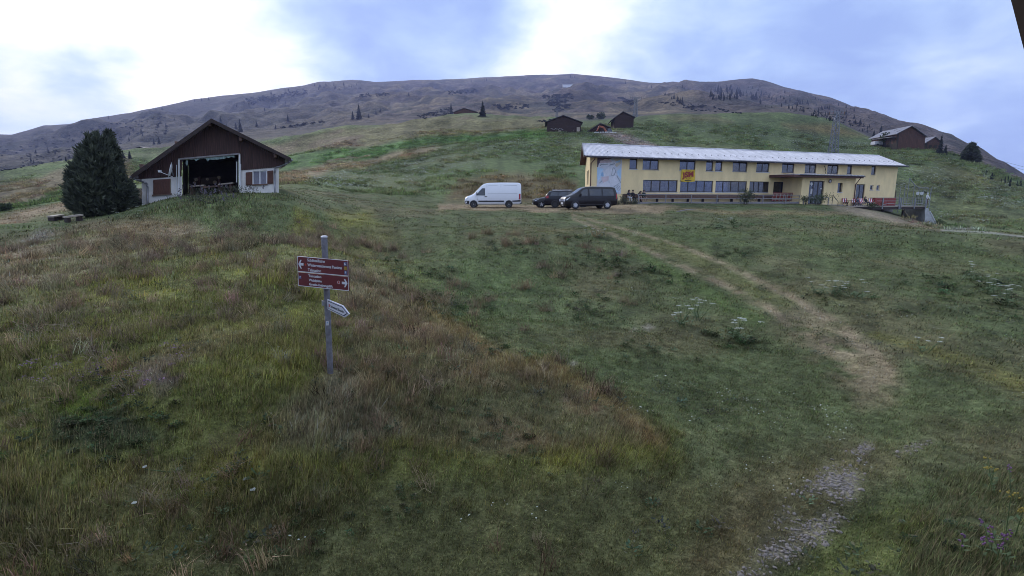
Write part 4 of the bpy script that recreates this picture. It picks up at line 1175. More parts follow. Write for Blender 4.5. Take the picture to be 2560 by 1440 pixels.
# bench with backrest along the wall
wb = thing('wall_bench', B(FS(1700), ZD, .4), 'long brown plank bench with backrest along the lodge wall', 'bench')
w0, w1 = FS(1555), FS(1988)
nb2 = 12
for k in range(nb2):
    a = w0 + (w1 - w0) * k / nb2 + .02; b = w0 + (w1 - w0) * (k + 1) / nb2 - .02
    for (z0, z1) in ((.50, .72), (.25 + .02, .47)):
        MB().hexa(slab(B, a, b, z0, z1, .05, .10)).build('back_board', MATS['brown wood'], wb)
    MB().hexa(slab(B, a, b, .19, .24, .11, .58)).build('seat_board', MATS['brown wood'], wb)
    MB().hexa(slab(B, a + .1, a + .22, ZD - .5, .188, .15, .5)).build('leg', MATS['roof edge wood'], wb)

# folded tables leaning in a row at the right end of the bench
ft = []
tlabs = ['leftmost', 'second from the left', 'third from the left', 'fourth from the left', 'fifth from the left', 'rightmost']
for k in range(6):
    s = FS(1933, 1.9) + k * .62
    r_ = thing('folded_table', B(s, ZD, 1.9), 'folded slatted wooden table on the terrace, ' + tlabs[k] + ' in the leaning row', 'folded table', 'folded tables leaning on the terrace')
    P_ = lambda a, z, o, s=s: B(s + a + z * .06, ZD + z, 1.55 + o + z * .15)
    for j in range(4):
        MB().hexa(slab(P_, .02 + j * .15, .13 + j * .15, .12, 1.18, 0, .04)).build('slat', MATS['red wood'], r_)
    MB().hexa(slab(P_, 0, .58, .96, 1.06, .042, .09)).build('batten', MATS['pale wood'], r_); MB().hexa(slab(P_, 0, .58, .25, .34, .042, .09)).build('batten', MATS['pale wood'], r_)
    for a in (0.0, .54):
        MB().hexa(slab(P_, a, a + .05, 0, 1.0, .092, .14)).build('leg', MATS['pale wood'], r_)

# steps with handrail at the entrance
st = thing('entrance_steps', B(FS(2085, AO + 1), -.9, AO + 1.6), 'dark low steps with thin handrail right of the lodge entrance', 'steps')
e0, e1 = FS(2062, AO + 1), FS(2108, AO + 1)
for k, z in enumerate((-.60, -.78, -.96)):
    MB().hexa(slab(B, e0, e1 + .3 * k, z - .9, z, AO + .05 + (0 if k == 0 else .8 + .4 * k), AO + 1.2 + .4 * k)).build('step', MATS['grey wood'], st)
MB().path([B(FS(2081, AO + .5), -.6, AO + .5), B(FS(2081, AO + .5), .62, AO + .5), B(FS(2096, AO + 1.9), -.22, AO + 1.9), B(FS(2096, AO + 1.9), -.98, AO + 1.9)], .035, 6).build('handrail', MATS['dark metal'], st)
lt = thing('landing', B(FS(2030, AO + 1), -.6, AO + .6), 'small grey landing with rail before the lodge entrance door', 'landing')
l0, l1 = FS(2003, AO + .8), FS(2066, AO + .8)
MB().hexa(slab(B, l0, l1 - .4, -1.5, -.602, AO + .05, AO + 1.1)).build('slab', MATS['concrete'], lt)
MB().hexa(slab(B, l0, l1, .26, .34, AO + 1.1, AO + 1.17)).build('rail', MATS['grey wood'], lt)
for s in (l0, (l0 + l1) / 2, l1 - .1):
    MB().hexa(slab(B, s, s + .1, -1.2, .258, AO + 1.1, AO + 1.17)).build('post', MATS['grey wood'], lt)

# ------------------------------------------------------------------ right-hand sun terrace on supports
ZT = -.78; TO2 = 5.0
sun_t = thing('sun_terrace', B(FS(2220, TO2), ZT - .5, 2.5), 'raised timber sun terrace with rail at the right end of the lodge', 'terrace')
q0, q1 = FS(2108, TO2), FS(2318, TO2)
for k in range(16):
    o0 = TO2 * k / 16
    MB().hexa(slab(B, q0, q1, ZT - .05, ZT, o0 + .008, o0 + TO2 / 16 - .008)).build('deck_board', MATS['grey wood'], sun_t)
MB().hexa(slab(B, q0, q1, ZT - .13, ZT - .012, TO2 + .004, TO2 + .06)).build('edge_beam', MATS['pale wood'], sun_t)
MB().hexa(slab(B, q0, q1, ZT - .50, ZT - .14, TO2 - .3, TO2 + .03)).build('shade_joist', MATS['roof edge wood'], sun_t)  # beam coloured dark to carry the shadow beneath the deck edge
MB().hexa(slab(B, q0, q1, ZT - .30, ZT - .012, .3, .4)).build('rear_beam', MATS['grey wood'], sun_t)
rp0 = FS(2192, TO2)
for (z0, z1) in ((1.02, 1.10), (.62, .70)):
    MB().hexa(slab(B, rp0, q1, ZT + z0, ZT + z1, TO2 + .01, TO2 + .07)).build('rail', MATS['grey wood'], sun_t)
pp = [FS(x, TO2) for x in (2205, 2247, 2251, 2285, 2313)]
for s in pp:
    MB().hexa(slab(B, s, s + .12, ZT - .4, ZT + 1.10, TO2 + .072, TO2 + .17)).build('post', MATS['galvanised'], sun_t)
for a, b in zip([pp[0], pp[2], pp[3]], [pp[1], pp[3], pp[4]]):
    m = MB(); n = 10; pv = None
    for i in range(n + 1):
        s = a + .15 + (b - a - .2) * i / n; z = ZT + .14 + .16 * (1 - (2 * i / n - 1) ** 2)
        p = B(s, z, TO2 + .04)
        if pv is not None: m.tube(pv, p, .05, n=5)
        pv = p
    m.build('arched_brace', MATS['grey wood'], sun_t)
for (px, o) in ((2262, 4.6), (2262, .6), (2210, 4.6), (2160, 4.6), (2316, 1.0)):
    s = FS(px, o); MB().hexa(slab(B, s, s + .22, -6.0, ZT - .31, o - .2, o)).build('support', MATS['roof edge wood'], sun_t)
a, b = B(FS(2259, TO2), ZT - .3, TO2 - .1), at(2282, 560, 78)
MB().tube(a, b, .12, n=6).build('diagonal_prop', MATS['pale wood'], sun_t)
# concrete end wall with sloping buttress
cw = thing('retaining_wall', B(FS(2316, TO2), -3.5, TO2 - .5), 'pale concrete wall with sloping wing under the end of the sun terrace', 'wall'); cw['kind'] = 'thing'
w_y = (B(FS(2316, TO2), 0, TO2)).y - .2
pr = [at(2312.5, 522, w_y), at(2320, 520, w_y), at(2325, 530, w_y), at(2345, 569, w_y), at(2343, 590, w_y), at(2312.5, 590, w_y)]
MB().prism(pr, (0.35, 4.5, 0)).build('wall', MATS['concrete'], cw)
a1, a2, a3 = pr[1], pr[2], pr[3]
MB().hexa([v + Vector(o_) for o_ in ((0, -.08, 0), (0, -.08, .14)) for v in (a2, a3, a3 + Vector((.12, .5, 0)), a2 + Vector((.12, .5, 0)))]).build('coping', MATS['white paint'], cw)
bw = B(FS(2262, 1.0), 0, .9); bw2 = B(FS(2318, 1.0), 0, .9)
MB().hexa([Vector((v.x, v.y, z)) + Vector((0, o_, 0)) for z in (-6.5, ZT - .33) for (v, o_) in ((bw, 0), (bw2, 0), (bw2, .2), (bw, .2))]).build('rear_shade_wall', MATS['interior dark'], cw)  # wall coloured dark for the shade of the cavity under the deck
# stored items under the terrace
hr = thing('hose_ring', at(2281, 551, 77), 'reddish hose coiled in a ring under the sun terrace', 'hose')
hc = at(2280, 551, 78.5)
m = MB()
for j in range(3):
    rr = .50 + .05 * j; ps = [hc + Vector((rr * math.cos(t), -.06 * j, rr * math.sin(t))) for t in np.linspace(0, 2 * math.pi, 17)]
    m.path(ps, .035, 5)
m.build('coil', MATS['red wood'], hr)
for k, (x0, x1, y0, y1) in enumerate(((2288, 2306, 552, 562), (2296, 2310, 558, 565))):
    p = at((x0 + x1) / 2, y1, 78.5 - k); w_ = (x1 - x0) / 1280 * 78; h_ = (y1 - y0) / 1280 * 78
    sb = thing('timber_stack', p, ['dark stack of boards stored under the sun terrace', 'low dark heap of planks at the mouth of the terrace store'][k], 'timber')
    for j in range(4):
        MB().box(p + Vector((random.uniform(-.05, .05), 0, h_ * (j + .5) / 4)), (w_ * random.uniform(.8, 1), .5, h_ / 4 * .8), rz=random.uniform(-.1, .1)).build('board', MATS['roof edge wood'], sb)
# wire mesh fence with slanting top behind the terrace end
fn = thing('mesh_fence', B(FS(2290, 1.0), ZT, 1.0), 'tall wire mesh fence with galvanised posts behind the sun terrace', 'fence')
fy = 80.5
fpx = [(2238, 470), (2252, 466), (2264, 463), (2274, 446), (2286.5, 462), (2298, 470), (2310, 470), (2321, 470)]
for (x, yt) in fpx:
    a = at(x, yt, fy); MB().tube(a, Vector((a.x, a.y, -3.2)), .045, n=6).build('post', MATS['galvanised'], fn)
MB().path([at(x, y, fy - .05) for (x, y) in ((2274, 446), (2286.5, 462), (2298, 470), (2321, 470))], .06, 6).build('top_rail', MATS['galvanised'], fn)
wm = MB()
for k in range(46):
    x = 2239 + k * 1.8; yt = np.interp(x, [p[0] for p in fpx], [p[1] for p in fpx]); a = at(x, yt, fy + .02); wm.tube(a, Vector((a.x, a.y, -1.2)), .0035, n=3)
for k in range(20):
    z = -1.1 + k * .17; a = at(2238, 500, fy + .02); b = at(2321, 500, fy + .02); wm.tube(Vector((a.x, a.y, z)), Vector((b.x, b.y, z)), .0035, n=3)
w_ = wm.build('wire_mesh', MATS['galvanised'], fn); w_['kind'] = 'stuff'
tb_ = at(2325, 497, 76.5); MB().tube(tb_ + Vector((0, 0, 1.6)), Vector((tb_.x, tb_.y, -3)), .05, n=6).build('post', MATS['galvanised'], fn)
for k, (x0, x1) in enumerate(((2290.8, 2298.4), (2300.5, 2308.4))):
    ib = thing('information_board', at(x0, 490, 79.5), ['left one of the two white information boards above the terrace rail', 'right one of the two white information boards above the terrace rail'][k], 'board')
    a, b = at(x0, 486.5, 79.5), at(x1, 480, 79.5)
    MB().box(((a.x + b.x) / 2, a.y, (a.z + b.z) / 2), (b.x - a.x, .05, b.z - a.z)).build('panel', MATS['white paint'], ib)
    for x in (a.x + .08, b.x - .08):
        MB().box((x, a.y + .05, (ZT + b.z) / 2), (.05, .04, b.z - ZT)).build('leg', MATS['dark metal'], ib)
    for j in range(3):
        MB().box(((a.x + b.x) / 2, a.y - .03, a.z + .1 + .1 * j), ((b.x - a.x) * .7, .008, .03)).build('printed_line', MATS['galvanised'], ib)
# ------------------------------------------------------------------ signpost in the foreground
mat('sign red', (0.130, 0.016, 0.022), 0.45, 0.10, 6); mat('sign white', (0.62, 0.62, 0.68), 0.45, 0.05, 6); mat('sign orange', (0.42, 0.035, 0.02), 0.5, 0.1, 6)
mat('sign blue', (0.10, 0.12, 0.25), 0.5, 0.1, 6); mat('sign yellow', (0.35, 0.22, 0.03), 0.5, 0.1, 6); mat('sign navy', (0.03, 0.035, 0.09), 0.5, 0.1, 6); mat('post grey', (0.20, 0.20, 0.235), 0.55, 0.3, 14, 0.15, metal=0.2)
pg = ground_hit(826, 932)
PYd = pg.y
sp = thing('signpost', pg, 'leaning grey steel signpost with red direction panels and a white arrow sign', 'signpost')
ptop = at(810.5, 594, PYd)
pole = MB().tube(pg + (pg - ptop) * .12, ptop, .046, .046, 16).build('pole', MATS['post grey'], sp, smooth=False)
MB().lathe([(.046, 0), (.05, .004), (.05, .02), (.03, .03)], Matrix.Translation(ptop), 14).build('pole_cap', MATS['sign white'], pole)


class Panel:
    def __init__(self, tl, tr, br, bl, yl, yr):
        self.c = [at(*tl, yl), at(*tr, yr), at(*br, yr), at(*bl, yl)]
        self.n = (self.c[1] - self.c[0]).cross(self.c[0] - self.c[3]).normalized()
        if self.n.y > 0: self.n = -self.n
        xa = (self.c[1] - self.c[0]).normalized(); ya = (self.c[0] - self.c[3]); ya = (ya - xa * ya.dot(xa)).normalized(); za = xa.cross(ya)
        self.rot = Matrix((xa, ya, za)).transposed().to_euler(); self.w = (self.c[1] - self.c[0]).length; self.h = (self.c[0] - self.c[3]).length

    def P(self, u, v, o=0.0):       # v: 0 top, 1 bottom
        a = self.c[0].lerp(self.c[1], u); b = self.c[3].lerp(self.c[2], u)
        return a.lerp(b, v) + self.n * o

    def poly(self, pts, o, th=.002):
        return MB().prism([self.P(u, v, o) for (u, v) in pts], self.n * th)


for (cs_, lines, isup) in (([(746, 640), (872.5, 651), (873.2, 690.5), (747, 678.6)], [('Schlittelbahn', .204, .554, .20), ('Winterwanderweg Parsiras', .204, .885, .51), ('Talstation', .21, .475, .83)], True),
                           ([(747.2, 680.2), (873.4, 692.2), (874.4, 727), (748.4, 714)], [('Talstation', .215, .475, .19), ('Waldpiste', .22, .48, .50), ('Gratis-Uebungslift', .22, .69, .80)], False)):
    pn = Panel(*cs_, PYd * 1.00 - .03, PYd * .955 - .03)
    body = MB().prism([pn.P(0, 0, .0), pn.P(1, 0, .0), pn.P(1, 1, .0), pn.P(0, 1, .0)], pn.n * .02).build('sign_panel', MATS['sign red'], sp)
    if isup:
        for (u0, v0, u1, v1) in ((0, 0, 1, .03), (0, .955, 1, 1), (0, .03, .008, .955), (.992, .03, 1, .955)):
            pn.poly([(u0, v0), (u1, v0), (u1, v1), (u0, v1)], .0205).build('border', MATS['sign white'], body)
    else:
        for (u0, v0, u1, v1) in ((0, .955, 1, 1), (0, 0, .008, .955), (.992, 0, 1, .955)):
            pn.poly([(u0, v0), (u1, v0), (u1, v1), (u0, v1)], .0205).build('border', MATS['sign white'], body)
    for (tx, u0, u1, v) in lines:
        text(tx, pn.h * .255, MATS['sign white'], body, pn.P((u0 + u1) / 2, v, .0215), pn.rot, fit=(u1 - u0) * pn.w, ext=.0008, bold=.0012)
    if isup:
        ar = [(.016, .5), (.062, .22), (.085, .22), (.06, .42), (.122, .42), (.122, .58), (.06, .58), (.085, .78), (.062, .78)]; cu_ = .166; icons = [(.918, .12, .972, .36, 'sign blue'), (.922, .40, .972, .62, 'sign yellow'), (.925, .66, .975, .90, 'sign blue')]
    else:
        ar = [(.982, .46), (.936, .16), (.912, .16), (.938, .37), (.872, .37), (.872, .55), (.938, .55), (.912, .76), (.936, .76)]; cu_ = .81; icons = [(.025, .24, .068, .46, 'sign blue')]
    pn.poly(ar, .0215).build('arrow', MATS['sign white'], body)
    cq = pn.P(cu_, .5 if isup else .45, .022)
    Mq = Matrix.Translation(cq) @ pn.rot.to_matrix().to_4x4()
    MB().lathe([(.018, 0), (.0185, .001)], Mq, 18).build('route_dot', MATS['sign orange'], body)
    MB().lathe([(.019, 0), (.024, 0), (.024, .0015), (.019, .0015), (.019, 0)], Mq, 18, cap=False).build('route_ring', MATS['letter black'] if isup else MATS['sign white'], body)
    for k, (u0, v0, u1, v1, mm) in enumerate(icons):
        ic = pn.poly([(u0, v0), (u1, v0), (u1, v1), (u0, v1)], .0212).build('pictogram', MATS[mm], body)
        if mm == 'sign blue' and not (isup and k == 0):
            text('P', pn.h * .19, MATS['sign white'], ic, pn.P((u0 + u1) / 2, (v0 + v1) / 2, .0236), pn.rot, ext=.0006, bold=.001)
        elif mm == 'sign blue':
            pn.poly([(u0 + .01, v0 + .05), (u0 + .022, v0 + .04), (u0 + .045, v0 + .17), (u0 + .012, v0 + .2)], .0236).build('symbol', MATS['sign white'], ic)
    for v in (.2, .8):
        MB().lathe([(.05, -.012), (.056, -.012), (.056, .012), (.05, .012)], Matrix.Translation(pn.P(.52, v) + Vector((0, .05, 0))), 14, cap=False).build('clamp', MATS['galvanised'], body)
# arrow sign
ap = Panel((820.5, 748), (875, 771), (875.5, 798.5), (821.8, 772.5), PYd - .06, PYd - .42)
apoly = [(0, 0), (.72, -.02), (1, .50), (.80, 1.0), (.0, 1.0)]
ab = MB().prism([ap.P(u, v, 0) for (u, v) in apoly], ap.n * .018).build('arrow_sign', MATS['sign white'], sp)
inner = [(.035, .10), (.70, .085), (.945, .50), (.775, .90), (.035, .90)]; inner2 = [(.06, .17), (.69, .16), (.905, .50), (.75, .83), (.06, .83)]
ap.poly(inner, .0185).build('border', MATS['sign navy'], ab)
ap.poly(inner2, .021).build('sign_face', MATS['sign white'], ab)
text('Schweizer Skischule', ap.h * .34, MATS['letter black'], ab, ap.P(.47, .52, .0245), ap.rot, fit=.60 * ap.w, ext=.0006, bold=.0008)
ap.poly([(.085, .36), (.125, .36), (.125, .66), (.085, .66)], .0235).build('emblem', MATS['sign orange'], ab)
pm = at(814, 757, PYd)
MB().lathe([(.05, -.035), (.058, -.035), (.058, .035), (.05, .035)], Matrix.Translation(pm), 14, cap=False).build('clamp', MATS['galvanised'], ab)
MB().tube(pm + Vector((.04, -.03, 0)), ap.P(.05, .3), .012).build('clamp_arm', MATS['galvanised'], ab)
stk = at(818.5, 808, PYd - .05)
MB().box(stk, (.045, .006, .07)).build('sticker', MATS['sign white'], pole)
MB().box(stk + Vector((.003, -.005, .01)), (.02, .004, .02)).build('sticker_mark', MATS['mural blue'], pole)

# ------------------------------------------------------------------ vehicles
mat('paint white', (0.74, 0.75, 0.80), 0.28, 0.03, 1, coat=0.6); mat('paint black', (0.010, 0.008, 0.011), 0.3, 0.1, 1, spec=.35, coat=0.15); mat('paint dark blue', (0.010, 0.010, 0.017), 0.3, 0.1, 1, spec=.35, coat=0.15)
mat('tyre', (0.018, 0.018, 0.02), 0.85, 0.2, 8); mat('rim silver', (0.50, 0.50, 0.55), 0.35, 0.1, 5, metal=0.6); mat('black plastic', (0.025, 0.025, 0.03), 0.6, 0.15, 8)
mat('lamp red', (0.35, 0.02, 0.03), 0.25, 0.1, 5); mat('lamp clear', (0.65, 0.68, 0.75), 0.15, 0.1, 5, metal=0.3); mat('auto glass', (0.03, 0.034, 0.045), 0.06, 0.2, 1.5, spec=0.9); mat('chrome', (0.6, 0.6, 0.65), 0.2, 0.05, 5, metal=0.9)
mat('number plate', (0.75, 0.75, 0.75), 0.5, 0.05, 5)


def lerp_station(st, x):
    xs = [s[0] for s in st]
    return [float(np.interp(x, xs, [s[k] for s in st])) for k in range(6)]


def section(s):
    x, zb, zs, zr, w, wr = s
    k = min(1.0, max(.12, (zr - zs) / .28))
    return [(0, zb), (w - .09, zb), (w - .015, zb + .10), (w, (zb + zs) / 2 + .06), (w - .012, zs), (wr + .015, zr - .14 * k), (wr - .07, zr - .04 * k), (wr - .28, zr - .006), (0, zr + .012)]


def side_y(st, x, z):
    s = lerp_station(st, x); sec = section(s)[2:6]
    return float(np.interp(z, [p[1] for p in sec], [p[0] for p in sec]))


def vehicle(name, label, cat, loc, yaw, st, paint, wheels, wr_, windows, wind, rear, extras, rim='rim silver', hub=5):
    """front towards local -x; stations (x, bottom, shoulder, top, half width, roof half width)"""
    t = thing(name, loc, label, cat, None, yaw)
    xs = []
    for a, b in zip(st[:-1], st[1:]):
        n = max(1, int((b[0] - a[0]) / .18)); xs += [a[0] + (b[0] - a[0]) * k / n for k in range(n)]
    xs.append(st[-1][0])
    m = MB(); rows = []
    for x in xs:
        s = section(lerp_station(st, x))
        rows.append([(x, -y, z) for (y, z) in s] + [(x, y, z) for (y, z) in s[::-1][1:]])
    n = len(rows[0]); vs = [p for r in rows for p in r]
    fs = [(i * n + k, i * n + (k + 1) % n, (i + 1) * n + (k + 1) % n, (i + 1) * n + k) for i in range(len(rows) - 1) for k in range(n)]
    fs += [tuple(range(n))[::-1], tuple((len(rows) - 1) * n + k for k in range(n))]
    m.add(vs, fs)
    body = m.build('body', MATS[paint], t, smooth=True, local=True)
    body.data.polygons[-1].use_smooth = False; body.data.polygons[-2].use_smooth = False

    def panel(pts, mt, nm, off=.007, sides=(-1, 1), par=body):
        for sg_ in sides:
            c = (sum(p[0] for p in pts) / len(pts), sum(p[1] for p in pts) / len(pts))
            dense = []
            for p, q in zip(pts, pts[1:] + pts[:1]):
                dense += [(p[0] + (q[0] - p[0]) * k / 4, p[1] + (q[1] - p[1]) * k / 4) for k in range(4)]
            vv = [(x, sg_ * (side_y(st, x, z) + off), z) for (x, z) in dense + [c]]
            k = len(dense)
            MB().add(vv, [(i, (i + 1) % k, k) for i in range(k)]).build(nm, MATS[mt], par, local=True)
    for w in windows:
        panel(w, 'auto glass', 'side_window', .022)
    # windscreen and rear window follow the top outline
    for (x0, x1, nm) in ((*wind, 'windscreen'), (*rear, 'rear_window')):
        if x0 == x1:
            continue
        g = MB(); k = 6; vv = []
        for i in range(k + 1):
            x = x0 + (x1 - x0) * i / k; s = lerp_station(st, x); hw = s[5] - .10
            sec = section(s)
            for f in (-1, -.5, 0, .5, 1):
                y = hw * f; z = float(np.interp(abs(y), [sec[8][0], sec[7][0], sec[6][0]], [sec[8][1], sec[7][1], sec[6][1]]))
                vv.append((x, y, z + .012))
        g.add(vv, [(i * 5 + j, i * 5 + j + 1, (i + 1) * 5 + j + 1, (i + 1) * 5 + j) for i in range(k) for j in range(4)])
        g.build(nm, MATS['auto glass'], body, smooth=True, local=True)
    for (wx, r) in wheels:
        for sg_ in (-1, 1):
            w = lerp_station(st, wx)[4]
            Mw = Matrix.Translation((wx, sg_ * (w + .006), r)) @ Matrix.Rotation(sg_ * -math.pi / 2, 4, 'X')
            MB().lathe([(.02, 0), (r * 1.14, 0), (r * 1.14, .004)], Matrix.Translation((0, 0, r * .06)) @ Mw, 24).build('wheel_arch', MATS['black plastic'], body, local=True)
            Mw = Matrix.Translation((wx, sg_ * (w - .17), r)) @ Matrix.Rotation(sg_ * -math.pi / 2, 4, 'X')
            wh = MB().lathe([(r * .6, .0), (r * .95, .0), (r, .04), (r, .17), (r * .96, .20), (r * .66, .205), (r * .64, .19)], Mw, 24, cap=False).build('wheel', MATS['tyre'], t, smooth=True, local=True)
            rm_ = MB().lathe([(.02, .175), (r * .14, .19), (r * .18, .175), (r * .62, .178), (r * .66, .20), (r * .68, .195)], Mw, 24, cap=False, mi=0)
            rm_.build('rim', MATS['black plastic'] if hub else MATS[rim], wh, smooth=True, local=True)
            if hub:
                sp_ = MB()
                for k in range(hub):
                    a = 2 * math.pi * k / hub + .3
                    M2 = Mw @ Matrix.Rotation(a, 4, 'Z')
                    sp_.hexa([M2 @ Vector(p) for p in ((.03, -.045, .176), (r * .64, -.03, .19), (r * .64, .03, .19), (.03, .045, .176), (.03, -.045, .20), (r * .64, -.03, .204), (r * .64, .03, .204), (.03, .045, .20))])
                sp_.lathe([(.06, .19), (.055, .21), (.01, .212)], Mw, 10)
                sp_.build('spokes', MATS[rim], wh, local=True)
    for ex in extras:
        kind = ex[0]
        if kind == 'panel':
            panel(ex[1], ex[2], ex[3], ex[4] if len(ex) > 4 else .007)
        elif kind == 'box':
            for sg_ in ((-1, 1) if ex[5] else (1,)):
                c = ex[1]; MB().box((c[0], c[1] * sg_, c[2]), ex[2]).build(ex[4], MATS[ex[3]], body, local=True)
        elif kind == 'seam':
            for sg_ in (-1, 1):
                q = [(x, sg_ * (side_y(st, x, z) + .004), z) for (x, z) in ex[1]]
                MB().path(q, .010, 4).build('door_seam', MATS['black plastic'], body, local=True)
    return t


vg = at(1163, 521.5, 55); vz = gz1(at(1229, 521, 55).x, 55)
ST_VAN = [(0, .50, .72, .78, .72, .60), (.06, .36, .88, 1.02, .84, .70), (.22, .30, .98, 1.14, .93, .78), (.75, .30, 1.05, 1.33, .98, .80), (.98, .30, 1.12, 1.46, .99, .80), (1.20, .30, 1.15, 1.72, .99, .78), (1.75, .30, 1.20, 2.26, .99, .76),
          (2.05, .30, 1.25, 2.45, .99, .78), (2.5, .30, 1.25, 2.55, .99, .80), (3.8, .30, 1.25, 2.58, .99, .82), (5.6, .32, 1.25, 2.57, .99, .82), (5.82, .38, 1.25, 2.50, .97, .80), (5.91, .45, 1.22, 2.34, .95, .78)]
vehicle('delivery_van', 'white high-roof delivery van parked side-on, farthest left of the vehicles', 'van', (vg.x, 55 + .0, vz + .0), R(1.5), ST_VAN, 'paint white', [(.95, .345), (4.62, .345)], .345,
        [[(1.20, 1.26), (2.14, 1.24), (2.16, 1.98), (1.84, 1.98), (1.50, 1.62)]], (1.06, 1.78), (5.85, 5.85),
        [('panel', [(1.45, .72), (4.1, .72), (4.1, .58), (1.45, .58)], 'black plastic', 'side_strip', .02), ('panel', [(4.98, .72), (5.85, .78), (5.85, .62), (4.98, .60)], 'black plastic', 'side_strip', .02),
         ('panel', [(.02, .40), (.48, .34), (.50, .70), (.10, .72)], 'black plastic', 'front_bumper', .012), ('panel', [(.10, .84), (.20, .82), (.50, 1.12), (.36, 1.14)], 'lamp clear', 'headlight', .01),
         ('panel', [(5.64, .84), (5.84, .84), (5.84, 1.42), (5.66, 1.42)], 'lamp red', 'tail_light', .012), ('box', (5.86, 0, .48), (.18, 1.85, .22), 'black plastic', 'rear_bumper', False),
         ('box', (.0, 0, .62), (.06, .9, .16), 'black plastic', 'grille', False), ('box', (1.30, 1.10, 1.42), (.10, .18, .30), 'black plastic', 'mirror', True), ('box', (2.22, 1.005, 1.14), (.24, .03, .06), 'black plastic', 'door_handle', True),
         ('box', (.0, 0, .45), (.03, .5, .11), 'number plate', 'number_plate', False),
         ('seam', [(2.30, .72), (2.34, 2.30)]), ('seam', [(3.78, .74), (3.80, 2.42)]), ('seam', [(2.45, 2.24), (5.45, 2.26)]), ('seam', [(1.36, .74), (1.30, 1.18)]), ('seam', [(2.45, 1.42), (5.5, 1.44)])], rim='rim silver', hub=0)

ST_T5 = [(0, .42, .66, .74, .74, .62), (.05, .30, .86, .98, .86, .70), (.20, .24, .96, 1.08, .92, .76), (.65, .24, 1.02, 1.20, .95, .80), (.95, .24, 1.04, 1.34, .95, .78), (1.60, .24, 1.06, 1.80, .95, .74), (1.95, .24, 1.08, 1.92, .95, .76),
         (2.6, .24, 1.08, 1.96, .95, .78), (4.3, .26, 1.08, 1.94, .95, .78), (4.66, .30, 1.06, 1.88, .94, .77), (4.84, .34, 1.02, 1.46, .92, .80), (4.89, .42, .92, 1.10, .90, .82)]
tp_ = at(1405, 521, 46.2); tz = gz1(at(1465, 520, 47.5).x, 47.5)
vehicle('passenger_van', 'black passenger van with alloy wheels parked nearest the lodge', 'van', (tp_.x, tp_.y, tz), R(12), ST_T5, 'paint black', [(.92, .335), (3.90, .335)], .335,
        [[(1.30, 1.14), (2.06, 1.14), (2.06, 1.72), (1.72, 1.70), (1.48, 1.46)], [(2.22, 1.14), (3.34, 1.14), (3.34, 1.73), (2.22, 1.73)], [(3.44, 1.14), (4.52, 1.14), (4.44, 1.71), (3.44, 1.73)]], (.98, 1.66), (4.68, 4.83),
        [('panel', [(.06, .76), (.14, .74), (.44, .98), (.34, 1.03)], 'lamp clear', 'headlight', .012), ('panel', [(4.70, .86), (4.82, .86), (4.80, 1.32), (4.72, 1.32)], 'lamp red', 'tail_light', .012), ('box', (.01, 0, .50), (.05, .6, .12), 'number plate', 'number_plate', False),
         ('box', (.02, 0, .70), (.05, 1.0, .12), 'chrome', 'grille', False), ('box', (.03, .62, .74), (.08, .34, .2), 'lamp clear', 'headlight', True), ('box', (1.36, 1.06, 1.22), (.10, .2, .2), 'paint black', 'mirror', True), ('box', (2.0, .955, .98), (.2, .03, .05), 'black plastic', 'door_handle', True),
         ('panel', [(1.35, .40), (3.45, .40), (3.45, .35), (1.35, .35)], 'black plastic', 'sill_strip', .01), ('seam', [(2.14, .40), (2.14, 1.74)]), ('seam', [(3.38, .44), (3.38, 1.74)]), ('seam', [(1.20, .44), (1.22, 1.08)])], hub=9)

ST_SUV = [(0, .50, .74, .82, .78, .66), (.06, .36, .88, 1.0, .88, .72), (.3, .30, .96, 1.08, .92, .76), (1.0, .28, 1.0, 1.16, .93, .78), (1.25, .28, 1.02, 1.22, .93, .74), (1.95, .28, 1.04, 1.62, .93, .68), (2.5, .28, 1.06, 1.70, .93, .68), (3.8, .30, 1.08, 1.67, .92, .67),
          (4.25, .34, 1.08, 1.60, .90, .66), (4.55, .40, 1.02, 1.28, .88, .72), (4.66, .46, .90, 1.04, .86, .74)]
sv = at(1431, 518, 52.2); sz = gz1(sv.x - 1, 52)
vehicle('estate_car', 'dark estate car with its tail turned left, half hidden by the black van', 'car', (sv.x + 1.9, 51.7, sz), R(180 - 6), ST_SUV, 'paint dark blue', [(.92, .34), (3.66, .34)], .34,
        [[(1.55, 1.10), (2.45, 1.11), (2.45, 1.52), (1.98, 1.50)], [(2.53, 1.11), (3.35, 1.12), (3.32, 1.53), (2.53, 1.53)], [(3.42, 1.13), (4.16, 1.14), (4.02, 1.50), (3.42, 1.52)]], (1.30, 1.95), (4.28, 4.56),
        [('panel', [(4.30, .92), (4.58, .90), (4.50, 1.18), (4.34, 1.20)], 'lamp red', 'tail_light', .014), ('box', (4.62, .62, 1.0), (.10, .3, .2), 'lamp red', 'tail_light', True), ('box', (4.66, 0, .80), (.03, .52, .12), 'number plate', 'number_plate', False),
         ('panel', [(.05, .80), (.12, .78), (.42, .92), (.34, .96)], 'lamp clear', 'headlight', .012), ('seam', [(2.49, .40), (2.49, 1.5)]), ('seam', [(3.38, .5), (3.38, 1.5)]), ('box', (3.0, .66, 1.72), (2.0, .04, .04), 'chrome', 'roof_rail', True)], rim='black plastic', hub=5)

